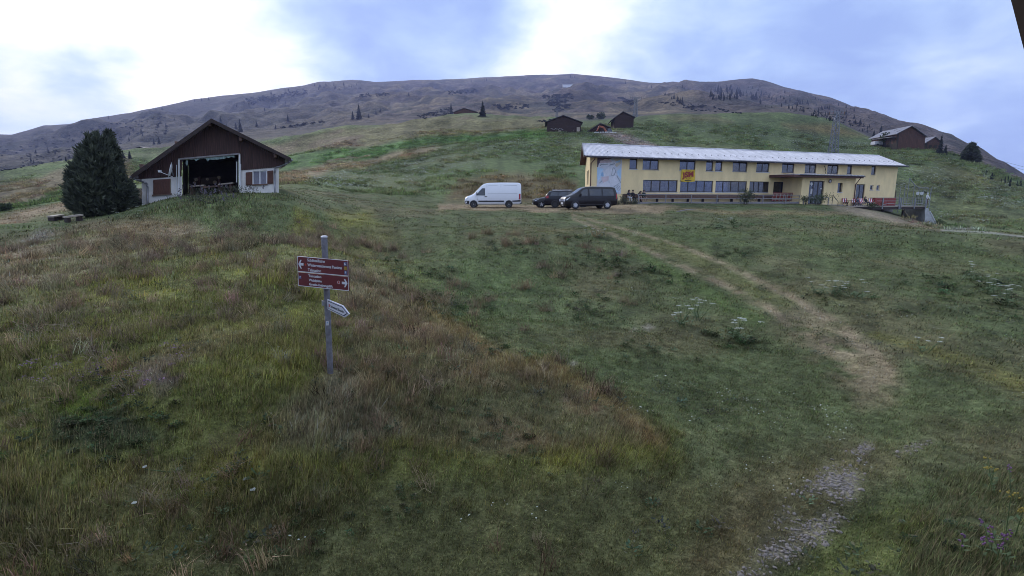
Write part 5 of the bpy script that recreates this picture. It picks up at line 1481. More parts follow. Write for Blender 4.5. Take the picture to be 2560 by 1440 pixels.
ST_CAR = [(0, .45, .62, .68, .72, .6), (.06, .30, .74, .82, .82, .66), (.3, .24, .80, .90, .86, .70), (.95, .22, .86, 1.0, .88, .72), (1.2, .22, .88, 1.06, .88, .68), (1.9, .22, .92, 1.40, .88, .60), (2.4, .22, .94, 1.47, .88, .60), (3.2, .24, .94, 1.44, .87, .60),
          (3.8, .28, .92, 1.20, .86, .64), (4.1, .36, .86, 1.0, .82, .68), (4.2, .44, .78, .9, .78, .66)]
cg = at(1331.5, 518, 53.6); cz_ = gz1(cg.x + 1, 54)
vehicle('hatchback', 'small dark hatchback facing left, mostly behind the estate car', 'car', (cg.x, 53.6, cz_), R(4), ST_CAR, 'paint black', [(.82, .32), (3.35, .32)], .32,
        [[(1.45, .96), (2.35, .98), (2.35, 1.32), (1.92, 1.30)], [(2.43, .98), (3.4, .98), (3.1, 1.30), (2.43, 1.33)]], (1.22, 1.9), (3.3, 3.9),
        [('panel', [(.06, .66), (.14, .64), (.52, .80), (.42, .85)], 'lamp clear', 'headlight', .012), ('box', (.0, 0, .42), (.04, .52, .11), 'number plate', 'number_plate', False), ('box', (1.4, .96, 1.02), (.1, .16, .12), 'paint black', 'mirror', True)], hub=5)

# ------------------------------------------------------------------ people
mat('skin', (0.42, 0.26, 0.20), 0.6, 0.1, 8); mat('hair dark', (0.018, 0.013, 0.012), 0.7, 0.3, 30); mat('hair brown', (0.06, 0.035, 0.025), 0.7, 0.3, 30)
for nm, c in (('cloth white', (0.66, 0.65, 0.68)), ('cloth navy', (0.022, 0.024, 0.045)), ('cloth black', (0.016, 0.016, 0.02)), ('cloth green', (0.018, 0.035, 0.032)), ('cloth maroon', (0.10, 0.03, 0.035)), ('cloth grey', (0.20, 0.19, 0.22)), ('cloth blue', (0.06, 0.08, 0.16)), ('cloth red', (0.30, 0.04, 0.05))):
    mat(nm, c, 0.9, 0.25, 14)


def person(label, loc, rz, pose, shirt, trousers, sleeves, hair, long_hair=False, shoes='cloth black', shorts=False, name='person', cat='person', skin_m='skin', hat=None):
    V = []; E = []; RAD = []; TAGS = []

    def j(p, r, parent, tg):
        V.append(Vector(p)); RAD.append(r); TAGS.append(tg)
        if parent is not None: E.append((parent, len(V) - 1))
        return len(V) - 1
    ps = {k: Vector(v) for k, v in pose.items()}
    pel = j(ps['pelvis'], .135, None, 'legs'); sp1 = j(ps['waist'], .125, pel, 'torso'); ch = j(ps['chest'], .145, sp1, 'torso'); nk = j(ps['neck'], .055, ch, 'skin')
    hd1 = j(ps['neck'] + (ps['head'] - ps['neck']) * .62, .078, nk, 'skin'); hd2 = j(ps['head'], .098, hd1, 'skin'); up_ = (ps['head'] - ps['neck']).normalized(); hd3 = j(ps['head'] + up_ * .08, .075, hd2, 'skin')
    fwd_ = ps['face'].normalized(); j(ps['head'] + fwd_ * .105 - up_ * .01, .018, hd2, 'skin')
    for s, sd_ in ((-1, 'l'), (1, 'r')):
        sh = j(ps['sh_' + sd_], .062, ch, 'torso'); el = j(ps['el_' + sd_], .045, sh, 'sleeve'); wr = j(ps['wr_' + sd_], .032, el, 'skin' if sleeves == 'short' else 'sleeve')
        d = (ps['wr_' + sd_] - ps['el_' + sd_]).normalized(); pm_ = j(ps['wr_' + sd_] + d * .06, .036, wr, 'skin')
        lat = d.cross(Vector((0, 0, 1)))
        lat = (lat if lat.length > .1 else Vector((1, 0, 0))).normalized(); dn_ = d.cross(lat).normalized()
        if dn_.z > 0: dn_ = -dn_
        for q, ln in ((-1.5, .062), (-.5, .074), (.5, .070), (1.5, .055)):
            f1 = j(ps['wr_' + sd_] + d * (.06 + ln * .6) + lat * q * .019 + dn_ * .006, .0095, pm_, 'skin'); j(ps['wr_' + sd_] + d * (.06 + ln) + lat * q * .020 + dn_ * .03, .008, f1, 'skin')
        t1 = j(ps['wr_' + sd_] + d * .05 - lat * s * .05, .010, pm_, 'skin'); j(ps['wr_' + sd_] + d * .085 - lat * s * .062 + dn_ * .012, .0085, t1, 'skin')
        hp = j(ps['hip_' + sd_], .092, pel, 'legs'); kn = j(ps['kn_' + sd_], .062, hp, 'legs'); cf = j(ps['kn_' + sd_].lerp(ps['an_' + sd_], .35), .055, kn, 'skin' if shorts else 'legs'); an_ = j(ps['an_' + sd_], .04, cf, 'skin' if shorts else 'legs')
        j(ps['toe_' + sd_], .036, an_, 'shoe')
    me = bpy.data.meshes.new(name); me.from_pydata(V, E, [])
    t = thing(name, loc, label, cat, None, rz)
    o = place('body', me, t, True)
    md = o.modifiers.new('skin', 'SKIN'); md.use_smooth_shade = True
    for i, sv_ in enumerate(me.skin_vertices[0].data):
        sv_.radius = (RAD[i], RAD[i]); sv_.use_root = (i == pel)
    if RAD: me.skin_vertices[0].data[ch].radius = (.165, .115); me.skin_vertices[0].data[pel].radius = (.15, .12); me.skin_vertices[0].data[sp1].radius = (.135, .105)
    o.modifiers.new('sub', 'SUBSURF').levels = 1
    dg = bpy.context.evaluated_depsgraph_get()
    nm_ = bpy.data.meshes.new_from_object(o.evaluated_get(dg))
    o.modifiers.clear(); o.data = nm_; nm_.name = 'body'
    nm_.materials.clear()
    order = {'skin': skin_m, 'torso': shirt, 'sleeve': shirt if sleeves != 'bare' else skin_m, 'legs': trousers, 'shoe': shoes}; keys = list(order)
    for k in keys: nm_.materials.append(MATS[order[k]])
    # each face takes the material of the limb it grew from
    segs = [(V[a], V[b], TAGS[b]) for (a, b) in E]
    for p in nm_.polygons:
        c = p.center; best = None
        for (a, b, tg) in segs:
            ab_ = b - a; tt = max(0, min(1, (c - a).dot(ab_) / max(ab_.length_squared, 1e-9))); dd_ = (c - a - ab_ * tt).length
            if best is None or dd_ < best[0]: best = (dd_, tg)
        p.material_index = keys.index(best[1]); p.use_smooth = True
    hc_ = ps['head'] + up_ * .035 - fwd_ * .02
    side_ = up_.cross(fwd_).normalized()
    hm = MB(); n = 12; kz = 8
    Mh = Matrix.Translation(hc_) @ Matrix((side_, fwd_, up_)).transposed().to_4x4()
    vs = []
    for a in range(kz + 1):
        th = math.pi * .62 * a / kz
        for b in range(n):
            ph = 2 * math.pi * b / n; rr = .118 + .008 * math.sin(3 * ph + a)
            x, y, z = rr * math.sin(th) * math.cos(ph), rr * 1.05 * math.sin(th) * math.sin(ph), rr * 1.05 * math.cos(th)
            if y > .03 and z < .045: z = .045 + (z - .045) * .15; y *= .96
            vs.append(Mh @ Vector((x, y, z)))
    hm.add(vs, [(a * n + b, a * n + (b + 1) % n, (a + 1) * n + (b + 1) % n, (a + 1) * n + b) for a in range(kz) for b in range(n)])
    if long_hair:
        for sgn in (-1, 0, 1):
            hm.tube(Mh @ Vector((sgn * .085, -.05 + .03 * abs(sgn), .0)), Mh @ Vector((sgn * .11, -.05 + .06 * abs(sgn), -.30)), .065, .04, 8)
    hm.build('hat' if hat else 'hair', MATS[hat or hair], t, smooth=True, local=True)
    fm = MB()
    for sgn in (-1, 1):
        fm.box(ps['head'] + fwd_ * .092 + side_ * sgn * .035 + up_ * .012, (.02, .02, .012))
    fm.box(ps['head'] + fwd_ * .088 - up_ * .055, (.04, .02, .01))
    fm.build('face_features', MATS['hair dark'], t, local=True)
    return t


def sit(lean=0.0, head_down=0.0, arms='lap', knees=.12):
    c, s_ = math.cos(lean), math.sin(lean)
    up = lambda h, y=0: (0, y + s_ * h, .53 + c * h)
    P = {'pelvis': (0, 0, .53), 'waist': up(.20), 'chest': up(.42), 'neck': up(.58, .01), 'head': (0, s_ * .58 + .02 + (.10 if head_down else .02), .53 + c * .58 + (.15 if not head_down else .10)), 'face': (0, math.cos(head_down), -math.sin(head_down))}
    for q, d in ((-1, 'l'), (1, 'r')):
        P['sh_' + d] = (q * .185, s_ * .50, .53 + c * .50)
        if arms == 'lap': P['el_' + d] = (q * .25, s_ * .3 + .05, .53 + c * .22); P['wr_' + d] = (q * .10, .30, .66)
        elif arms == 'knees': P['el_' + d] = (q * .24, .32, .66); P['wr_' + d] = (q * .06, .48, .60)
        else: P['el_' + d] = (q * .27, s_ * .3 - .02, .53 + c * .24); P['wr_' + d] = (q * .20, .22, .60)
        P['hip_' + d] = (q * .09, .02, .52); P['kn_' + d] = (q * knees, .46, .53); P['an_' + d] = (q * knees, .45, .10); P['toe_' + d] = (q * (knees + .02), .60, .04)
    return P


prz = math.atan2(bn.x, -bn.y) + math.pi          # local +y towards the viewer side of the lodge
prz = math.atan2(-bn.x, bn.y)
zs_ = .24 - .53 + .09
for (px, lab, pose, a) in ((1571.5, 'leftmost seated person on the wall bench, long dark hair, white trousers', sit(.05), ('cloth navy', 'cloth white', 'short', 'hair dark', True)),
                           (1581.5, 'second seated person from the left on the bench, all in dark clothes', sit(.0, 0, 'side'), ('cloth black', 'cloth black', 'long', 'hair dark', False)),
                           (1596, 'seated person on the bench bent forward with head down and bare forearms', sit(.55, .9, 'knees'), ('cloth black', 'cloth maroon', 'short', 'hair brown', True)),
                           (1609, 'rightmost seated person on the bench, dark green jacket and bare legs', sit(.05, 0, 'side'), ('cloth green', 'cloth black', 'long', 'hair dark', False))):
    person(lab, B(FS(px, .4), zs_, .38), prz, pose, a[0], a[1], a[2], a[3], a[4], shorts=px in (1596, 1609))

# deckchairs and what stands on the sun terrace
mat('stripe red', (0.45, 0.04, 0.06), 0.8, 0.15, 6); mat('stripe white', (0.75, 0.73, 0.76), 0.8, 0.08, 6)
chair_pos = [(2113, 3.6), (2136.5, 3.4), (2157, 4.2), (2180, 4.0)]
clabs = ['leftmost red and white striped deckchair on the sun terrace', 'second striped deckchair from the left, beside the downpipe', 'third striped deckchair from the left, before the glass door', 'rightmost striped deckchair, next to the red wooden boxes']
for k, (px, o) in enumerate(chair_pos):
    dc = thing('deckchair', B(FS(px, o), ZT, o), clabs[k], 'deckchair', 'striped deckchairs on the sun terrace', prz + R((-38, -30, -20, -25)[k]))
    # local: +y towards sitter's front; sling from top back to low front
    for x in (-.29, .29):
        MB().tube((x, -.45, 1.0), (x, .50, .05), .022, n=6).build('frame_rail', MATS['pale wood'], dc, local=True); MB().tube((x * .9, .42, .50), (x * .9, -.42, .03), .022, n=6).build('frame_rail', MATS['pale wood'], dc, local=True)
    for (y, z) in ((-.45, 1.0), (.42, .48), (.50, .05), (-.42, .03)):
        MB().tube((-.31, y, z), (.31, y, z), .022, n=6).build('cross_bar', MATS['pale wood'], dc, local=True)
    crv = [(-.45, 1.02), (-.36, .80), (-.22, .55), (-.05, .36), (.12, .30), (.28, .36), (.42, .50)]
    for q in range(5):
        x0 = -.27 + .108 * q; m = MB(); vs = []
        for (y, z) in crv: vs += [(x0, y, z), (x0 + .108, y, z)]
        m.add(vs, [(2 * i, 2 * i + 1, 2 * i + 3, 2 * i + 2) for i in range(len(crv) - 1)]); m.build('fabric_stripe', MATS['stripe red'] if q % 2 == 0 else MATS['stripe white'], dc, local=True)
rec_ = sit(-.45, 0, 'lap', .14)
person('dark-haired person in blue lounging behind the second deckchair on the sun terrace', B(FS(2146, 3.2), ZT - .14, 3.2), prz + R(-25), rec_, 'cloth blue', 'cloth grey', 'long', 'hair brown')
person('brown-haired person in dark clothes lounging before the glass door of the lodge', B(FS(2166, 3.5), ZT - .10, 3.5), prz + R(-15), rec_, 'cloth black', 'cloth navy', 'long', 'hair brown', True)
pt_ = thing('picnic_table', B(FS(2126, 4.4), ZT, 4.4), 'dark wooden table standing between the two left deckchairs', 'table')
s0 = FS(2117, 4.4)
MB().hexa(slab(B, s0, s0 + 1.9, ZT + .66, ZT + .72, 4.0, 4.7)).build('table_top', MATS['roof edge wood'], pt_)
for a in (.2, 1.6):
    MB().tube(B(s0 + a, ZT + .66, 4.1), B(s0 + a - .2, ZT, 4.65), .04, n=6).build('leg', MATS['roof edge wood'], pt_); MB().tube(B(s0 + a, ZT + .66, 4.6), B(s0 + a + .2, ZT, 4.05), .04, n=6).build('leg', MATS['roof edge wood'], pt_)
for k, (x0, x1, lab) in enumerate(((2187, 2204, 'left red-brown wooden box on the sun terrace beside the deckchairs'), (2206, 2219, 'middle red-brown wooden box on the sun terrace'), (2220, 2239, 'right red-brown wooden box on the sun terrace, before the terrace rail bend'))):
    o = 3.4; a, b = FS(x0, o), FS(x1, o)
    bx_ = thing('wooden_box', B((a + b) / 2, ZT, o), lab, 'box', 'red wooden boxes on the sun terrace')
    for j_ in range(5):
        MB().hexa(slab(B, a, b, ZT + .05 + .2 * j_, ZT + .05 + .2 * j_ + .19, o, o + .04)).build('board', MATS['red wood'], bx_)
    MB().hexa(slab(B, a, b, ZT, ZT + 1.05, o - .7, o - .002)).build('body', MATS['red wood'], bx_)
    MB().hexa(slab(B, a - .04, b + .04, ZT + 1.055, ZT + 1.10, o - .72, o + .06)).build('lid', MATS['brown wood'], bx_)
stand = {'pelvis': (0, 0, .95), 'waist': (0, 0, 1.12), 'chest': (0, 0, 1.34), 'neck': (0, 0, 1.5), 'head': (0, .02, 1.66), 'face': (0, 1, 0)}
for q, d in ((-1, 'l'), (1, 'r')):
    stand.update({'sh_' + d: (q * .19, 0, 1.42), 'el_' + d: (q * .30, .05, 1.18), 'wr_' + d: (q * .24, .18, 1.0), 'hip_' + d: (q * .09, 0, .92), 'kn_' + d: (q * .10, .02, .5), 'an_' + d: (q * .10, 0, .1), 'toe_' + d: (q * .11, .16, .04)})
person('life-size figure with white head and white top at the right end of the sun terrace', B(FS(2317.5, 4.4), ZT, 4.4), prz, stand, 'cloth white', 'cloth maroon', 'long', 'hair dark', name='statue', cat='statue', skin_m='cloth white', hat='cloth white')
# ------------------------------------------------------------------ barns on the hillside
mat('old logs', (0.038, 0.019, 0.015), 0.85, 0.45, 3, 0.3, stretch=(.5, .5, 5)); mat('weathered planks', (0.088, 0.040, 0.027), 0.85, 0.45, 2.5, 0.3, stretch=(5, 5, .4)); mat('shingle roof', (0.085, 0.075, 0.085), 0.8, 0.3, 2.5)
mat('pale roof', (0.19, 0.18, 0.21), 0.55, 0.2, 1.2); mat('far white', (0.70, 0.70, 0.74), 0.6, 0.05, 1); mat('excavator orange', (0.34, 0.10, 0.05), 0.5, 0.25, 3)


def barn(name, label, Y, bl, br, wl_, wr, apex, dep, rows=12, roofm='shingle roof', wallm='old logs', ov=.5, eave=None, lean=0.06, upright=False, cat='barn', ohL=.7, ohR=.7):
    """gable front in the plane y = Y from pixel corners; walls run back by dep"""
    A_, B_, C_, D_, E_ = at(*bl, Y), at(*br, Y), at(br[0], wr, Y), at(bl[0], wl_, Y), at(*apex, Y)
    back = Vector((lean, 1, 0)) * dep
    t = thing(name, (A_ + B_) / 2, label, cat)
    drop = Vector((0, 0, -2.5))
    core = MB(); loop = [A_ + drop, B_ + drop, C_, E_, D_]
    core.prism(loop, back); core.build('wall_core', MATS['interior dark'], t)
    lg = MB()
    if upright:
        x = A_.x; w = (B_.x - A_.x) / rows
        for k in range(rows):
            x0, x1 = A_.x + w * k + .015, A_.x + w * (k + 1) - .015
            top = lambda x_: float(np.interp(x_, [D_.x, E_.x, C_.x], [D_.z, E_.z, C_.z]))
            bot = lambda x_: float(np.interp(x_, [A_.x, B_.x], [A_.z, B_.z])) - 1.0
            o = random.uniform(.03, .06); lg.prism([(x0, Y - .002, bot(x0)), (x1, Y - .002, bot(x1)), (x1, Y - .002, top(x1)), (x0, Y - .002, top(x0))], (0, -o, 0))
    else:
        zb = min(A_.z, B_.z) - 1.0; zt = E_.z; h = (zt - zb) / rows
        for k in range(rows):
            z0, z1 = zb + h * k + .02, zb + h * (k + 1) - .02
            def lim(z):
                l = A_.x if z <= D_.z else D_.x + (E_.x - D_.x) * (z - D_.z) / max(E_.z - D_.z, .01)
                r = B_.x if z <= C_.z else C_.x - (C_.x - E_.x) * (z - C_.z) / max(E_.z - C_.z, .01)
                return l, r
            (l0, r0), (l1, r1) = lim(z0), lim(min(z1, zt - .01))
            if r1 - l1 < .05: continue
            o = random.uniform(.06, .10); lg.prism([(l0, Y - .002, z0), (r0, Y - .002, z0), (r1, Y - .002, z1), (l1, Y - .002, z1)], (0, -o, 0))
    for (P0, P1) in ((A_, D_), (B_, C_)):       # side walls
        n = 9; sgn = -1 if P0 is A_ else 1
        if upright:
            m_ = int(dep / .5)
            for k in range(m_):
                f0, f1 = k / m_ + .003, (k + 1) / m_ - .003; a0, a1 = P0 + back * f0 + Vector((sgn * .003, 0, -1)), P0 + back * f1 + Vector((sgn * .003, 0, -1))
                lg.prism([a0, a1, P1 + back * f1 + Vector((sgn * .003, 0, 0)), P1 + back * f0 + Vector((sgn * .003, 0, 0))], (sgn * random.uniform(.03, .06), 0, 0))
        else:
            for k in range(n):
                z0 = P0.z - 1 + (P1.z - P0.z + 1) * k / n + .02; z1 = P0.z - 1 + (P1.z - P0.z + 1) * (k + 1) / n - .02; q = Vector((P0.x + sgn * .003, P0.y, 0))
                lg.prism([q + Vector((0, 0, z0)), q + back + Vector((0, 0, z0)), q + back + Vector((0, 0, z1)), q + Vector((0, 0, z1))], (sgn * random.uniform(.05, .1), 0, 0))
    lo = lg.build('log_wall' if not upright else 'plank_wall', MATS[wallm], t); lo['kind'] = 'stuff'
    rf_ = MB(); f = Vector((0, -ov, 0)); th = Vector((0, 0, .16))
    for (w_, sgn, oh) in ((D_, -1, ohL), (C_, 1, ohR)):
        d = (w_ - E_); e_ = E_ + d * (1 + oh / d.length) + Vector((0, 0, .10)); r_ = E_ + Vector((0, 0, .14))
        q = [r_ + f, e_ + f, e_ + back + Vector((0, ov, 0)), r_ + back + Vector((0, ov, 0))]
        rf_.hexa(q + [v + th for v in q])
    rf_.build('roof', MATS[roofm], t)
    return t, (A_, B_, C_, D_, E_)


b1, c1_ = barn('log_barn', 'largest dark log barn on the hillside with a pale plank door at its corner', 151, (1368, 334), (1451, 334), 305, 306, (1408, 290.5), 9, 14)
a = at(1441.5, 334, 150.8); b = at(1449.5, 318, 150.8)
MB().box(((a.x + b.x) / 2, a.y, (a.z + b.z) / 2), (b.x - a.x, .12, b.z - a.z)).build('door', MATS['pale wood'], b1)
for (x0, x1, y0, y1) in ((1396, 1403, 326, 334), (1370, 1377, 330, 334)):
    a, b = at(x0, y1, 150.7), at(x1, y0, 150.7); MB().box(((a.x + b.x) / 2, a.y, (a.z + b.z) / 2), (b.x - a.x, .2, b.z - a.z)).build('leaning_board', MATS['pale wood'], b1)
ln_ = MB()
for k in range(9):
    a = at(1378 + k * 3.6, 321.5 + (k % 3), 150.75); ln_.box(a, (.28, .05, .22))
ln_.build('pale_battens', MATS['grey wood'], b1)['kind'] = 'stuff'
b2, c2_ = barn('log_barn', 'low dark shed with open front behind the orange excavator', 150, (1474, 334), (1522, 332), 327, 319, (1500, 310.5), 7, 8, ohL=.9)
b3, c3_ = barn('log_barn', 'dark log barn beside the lattice mast, highest of the hillside barns', 166, (1536, 315), (1583, 314), 296, 293, (1557, 281), 8, 12, ohL=1.6)
b4, c4_ = barn('log_barn', 'far brown barn between two spruces on the dry pasture', 268, (1135, 290.5), (1190, 290.5), 281, 280, (1160, 271.5), 10, 8, wallm='weathered planks')
b4b, _ = barn('log_barn', 'far low shed with pale roof left of the brown barn', 266, (1098, 296), (1130, 294), 290.5, 288, (1114, 286), 6, 5, roofm='pale roof', cat='shed')
b5, c5_ = barn('plank_barn', 'big weathered plank barn with long side wall right of the lattice mast', 144, (2243.5, 370), (2309, 377), 334, 339.5, (2276.5, 317), 11, 22, roofm='pale roof', wallm='weathered planks', lean=.06, upright=True, ov=.6)
le = at(2192, 349, 152.5); le2 = at(2242, 343, 144.3)
MB().hexa([p + Vector((o_, 0, dz)) for dz in (0, .12) for (p, o_) in ((le, 0), (le2, 0), (le2, -1.4), (le, -1.4))]).build('lean_to_roof', MATS['pale roof'], b5)
b6, c6_ = barn('log_cabin', 'small brown log cabin half behind the big plank barn', 150, (2316, 379), (2352, 380), 356, 358, (2336, 344), 8, 9, roofm='pale roof', wallm='weathered planks', cat='cabin')
for x in (2326, 2338):
    a = at(x, 366, 149.8); MB().box(a, (.8, .12, .9)).build('window', MATS['interior dark'], b6)
g = ground_hit(2196, 366, 60)
cv = thing('covered_trailer', g, 'pale covered trailer at the foot of the big plank barn', 'trailer')
MB().box(g + Vector((0, 0, .9)), (3.4, 1.8, .9)).build('tarpaulin', MATS['curtain'], cv); MB().box(g + Vector((0, 0, .35)), (3.2, 1.7, .2)).build('chassis', MATS['dark metal'], cv)
for x in (-.9, .9):
    MB().lathe([(.1, -.1), (.34, -.1), (.34, .1), (.1, .1)], Matrix.Translation(g + Vector((x, -.85, .34))) @ Matrix.Rotation(math.pi / 2, 4, 'X'), 12).build('wheel', MATS['tyre'], cv)
# little far buildings
for (nm, lab, Yd, bl, br, wl_, wr, ap_, dp) in (('hall', 'long white-roofed hall high on the mountainside', 1480, (1407, 212.5), (1466, 214.5), 210.8, 212.8, (1436, 210.4), 5), ('shed', 'white-roofed shed on the far left pasture beside the conifer', 190, (154, 420.5), (174, 420.5), 418.5, 418.5, (164, 415.5), 6),
                                               ('shed', 'dark hut with pale gable far behind the conifer', 185, (300, 398), (333, 396), 391, 390, (318, 385), 7), ('shed', 'low dark hut on the crest left of the gable hut roof', 215, (345, 374), (362, 373), 371, 371, (353, 368.5), 6),
                                               ('shed', 'tiny dark hut at the far left pasture edge', 230, (84, 439), (98, 438), 436, 436, (91, 433), 6)):
    A_, B_, C_, D_, E_ = at(*bl, Yd), at(*br, Yd), at(br[0], wr, Yd), at(bl[0], wl_, Yd), at(*ap_, Yd)
    t = thing(nm, A_, lab, 'hall' if nm == 'hall' else 'shed')
    dr_ = Vector((0, 0, -6))
    MB().prism([A_ + dr_, B_ + dr_, C_, E_, D_], (0, dp, 0)).build('wall', MATS['far white'] if nm == 'hall' else MATS['old logs'], t)
    m = MB()
    up = Vector((0, 0, .25)); fo = Vector((0, -1.2, 0))
    m.hexa([E_ + fo, D_ + fo + Vector((-1, 0, -.3)), D_ + Vector((-1, dp + 1, -.3)), E_ + Vector((0, dp + 1, 0))] + [v + up for v in (E_ + fo, D_ + fo + Vector((-1, 0, -.3)), D_ + Vector((-1, dp + 1, -.3)), E_ + Vector((0, dp + 1, 0)))])
    m.hexa([E_ + fo, C_ + fo + Vector((1, 0, -.3)), C_ + Vector((1, dp + 1, -.3)), E_ + Vector((0, dp + 1, 0))] + [v + up for v in (E_ + fo, C_ + fo + Vector((1, 0, -.3)), C_ + Vector((1, dp + 1, -.3)), E_ + Vector((0, dp + 1, 0)))])
    m.build('roof', MATS['far white'] if 'white' in lab else MATS['shingle roof'], t)
# snow fence panels on the left pasture
for k in range(3):
    p = at(54 + k * 8, 462.5 - k * .8, 175)
    t = thing('snow_fence', p, ('leftmost', 'middle', 'rightmost')[k] + ' pale fence panel on the far left pasture', 'fence panel', 'pale fence panels on the left pasture')
    for j_ in range(3):
        MB().box(p + Vector((0, 0, .15 + .28 * j_)), (1.0, .06, .2)).build('board', MATS['far white'], t)
    for x in (-.4, .4):
        MB().box(p + Vector((x, .06, -.2)), (.08, .06, 2)).build('post', MATS['grey wood'], t)

# excavator in front of the low shed, with a row of white kerb stones
Ye = 148.5
ex = thing('excavator', at(1515, 333, Ye), 'excavator with folded orange arm before the low shed', 'excavator')
E2 = lambda x, y, o=0: at(x, y, Ye + o)
def limb(a, b, w, nm, mm):
    d = (b - a).normalized(); n_ = Vector((-d.z, 0, d.x)) * w; y = Vector((0, .35, 0))
    MB().hexa([a - n_ - y, b - n_ * .7 - y, b + n_ * .7 - y, a + n_ - y, a - n_ + y, b - n_ * .7 + y, b + n_ * .7 + y, a + n_ + y]).build(nm, MATS[mm], ex)
limb(E2(1516.5, 331), E2(1509, 319), .28, 'boom', 'excavator orange'); limb(E2(1509, 319), E2(1497.5, 315.5), .24, 'boom', 'excavator orange'); limb(E2(1498.5, 315), E2(1491.5, 328), .18, 'stick', 'excavator orange')
MB().prism([E2(1490, 327, -.4), E2(1494, 328, -.4), E2(1493, 333, -.4), E2(1488.5, 332, -.4)], (0, .8, 0)).build('bucket', MATS['dark metal'], ex)
MB().prism([E2(1518, 333, -.9), E2(1531, 333, -.9), E2(1530, 326, -.9), E2(1526, 320, -.9), E2(1520, 320.5, -.9)], (0, 1.8, 0)).build('cab', MATS['auto glass'], ex)
MB().prism([E2(1516, 334, -1), E2(1533, 334, -1), E2(1533, 329.5, -1), E2(1517, 329.5, -1)], (0, 2.0, 0)).build('house', MATS['dark metal'], ex)
for o in (-1.1, .9):
    MB().prism([E2(1515, 336.5, o), E2(1533, 336.5, o), E2(1534.5, 335, o), E2(1533, 333.5, o), E2(1515, 333.5, o), E2(1513.5, 335, o)], (0, .4, 0)).build('track', MATS['tyre'], ex)
wlabs = 'white block of the double row laid out before the low shed'
mat('white stone', (0.72, 0.72, 0.74), 0.8, 0.08, 3)
blk = MB().box((0, 0, .16), (.34, .3, .24)).mesh('kerb_block', MATS['white stone'])
for r_, (xa, ya, xb, yb, n_) in enumerate(((1490, 335, 1537, 333.5, 9), (1487, 338.6, 1515, 336, 5), (1519, 334, 1538, 333.2, 3), (1532, 337.5, 1539, 336.5, 2))):
    for k in range(n_):
        f = k / max(1, n_ - 1); p = at(xa + (xb - xa) * f, ya + (yb - ya) * f, 146.5)
        g_ = gz1(p.x, p.y); o = place('kerb_block', blk, None, False, (p.x, p.y, max(p.z, g_ + .1)), (0, 0, random.uniform(-.3, .3)))
        tag(o, wlabs, 'stone block', 'white blocks before the low shed')

# ------------------------------------------------------------------ lattice masts and wires
mat('mast steel', (0.17, 0.18, 0.21), 0.5, 0.2, 4, metal=0.4)
def mast(label, px, yb, yt, Y, w0, w1, arm):
    base = at(px, yb, Y); top = at(px, yt, Y); H_ = top.z - base.z
    t = thing('lattice_mast', base, label, 'mast')
    base = base + Vector((0, 0, -1))
    legs = []
    for (sx, sy) in ((-1, -1), (1, -1), (1, 1), (-1, 1)):
        a = base + Vector((sx * w0, sy * w0, 0)); b = Vector((base.x, base.y, top.z - H_ * .16)) + Vector((sx * w1, sy * w1, 0)); legs.append((a, b))
        MB().tube(a, b, .13, .10, 5).build('leg', MATS['mast steel'], t)
    br_ = MB(); n = 10
    for k in range(4):
        (a, b), (c, d) = legs[k], legs[(k + 1) % 4]
        for i in range(n):
            f0, f1 = i / n, (i + 1) / n; p, q = (a.lerp(b, f0), c.lerp(d, f1)) if i % 2 else (c.lerp(d, f0), a.lerp(b, f1)); br_.tube(p, q, .07, n=4); br_.tube(a.lerp(b, f1), c.lerp(d, f1), .055, n=4)
    br_.build('bracing', MATS['mast steel'], t)['kind'] = 'stuff'
    zc = top.z - H_ * .20
    ends = []
    for k, dz in enumerate((0, H_ * .06)):
        a = Vector((base.x - arm, base.y, zc + dz)); b = Vector((base.x + arm, base.y, zc + dz)); MB().tube(a, b, .08, n=5).build('cross_arm', MATS['mast steel'], t)
    for x in (-arm, -arm * .55, arm * .55, arm):
        p = Vector((base.x + x, base.y, zc)); MB().tube(p, p + Vector((0, 0, .9)), .11, .05, 6).build('insulator', MATS['brown wood'], t); ends.append(p + Vector((0, 0, .9)))
    for x, tz_ in ((-arm * .35, top.z), (arm * .45, top.z - H_ * .08)):
        p = Vector((base.x + x, base.y, zc)); MB().tube(p, Vector((p.x, p.y, tz_)), .06, .03, 5).build('lightning_rod', MATS['mast steel'], t)
    return t, ends
mA, endA = mast('tall steel lattice mast with cross arm rising behind the lodge roof', 2083, 377, 263, 140, .85, .42, 1.9)
mB_, endB = mast('slim lattice mast on the crest behind the dark log barns', 1588, 292, 236, 212, .7, .4, 2.3)
mC, endC = mast('faint distant lattice mast on the crest left of the slim mast', 1392, 301, 270, 300, .8, .5, 2.0)
def wire(a, b, sag, label):
    pts = [a.lerp(b, f) + Vector((0, 0, -sag * 4 * f * (1 - f))) for f in np.linspace(0, 1, 25)]
    o = MB().path(pts, .022, 4).build('power_line', MATS['dark metal']); tag(o, label, 'power line', 'power lines from the lattice mast')
wire(endA[3], at(2760, 466, 96), 1.0, 'upper power line running from the tall mast down to the right edge')
wire(endA[2], at(2760, 476, 96), 1.0, 'lower power line running from the tall mast down to the right edge')

# ------------------------------------------------------------------ trees and shrubs
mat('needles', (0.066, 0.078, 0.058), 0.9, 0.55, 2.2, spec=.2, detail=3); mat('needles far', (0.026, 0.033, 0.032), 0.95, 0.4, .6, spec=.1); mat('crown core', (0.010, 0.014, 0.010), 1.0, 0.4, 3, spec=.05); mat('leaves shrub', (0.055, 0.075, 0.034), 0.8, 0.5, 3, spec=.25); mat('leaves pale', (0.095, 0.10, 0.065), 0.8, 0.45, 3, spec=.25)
mat('fireweed flower', (0.12, 0.10, 0.13), 0.8, 0.3, 20); mat('trunk', (0.055, 0.045, 0.04), 0.95, 0.4, 6, .5)


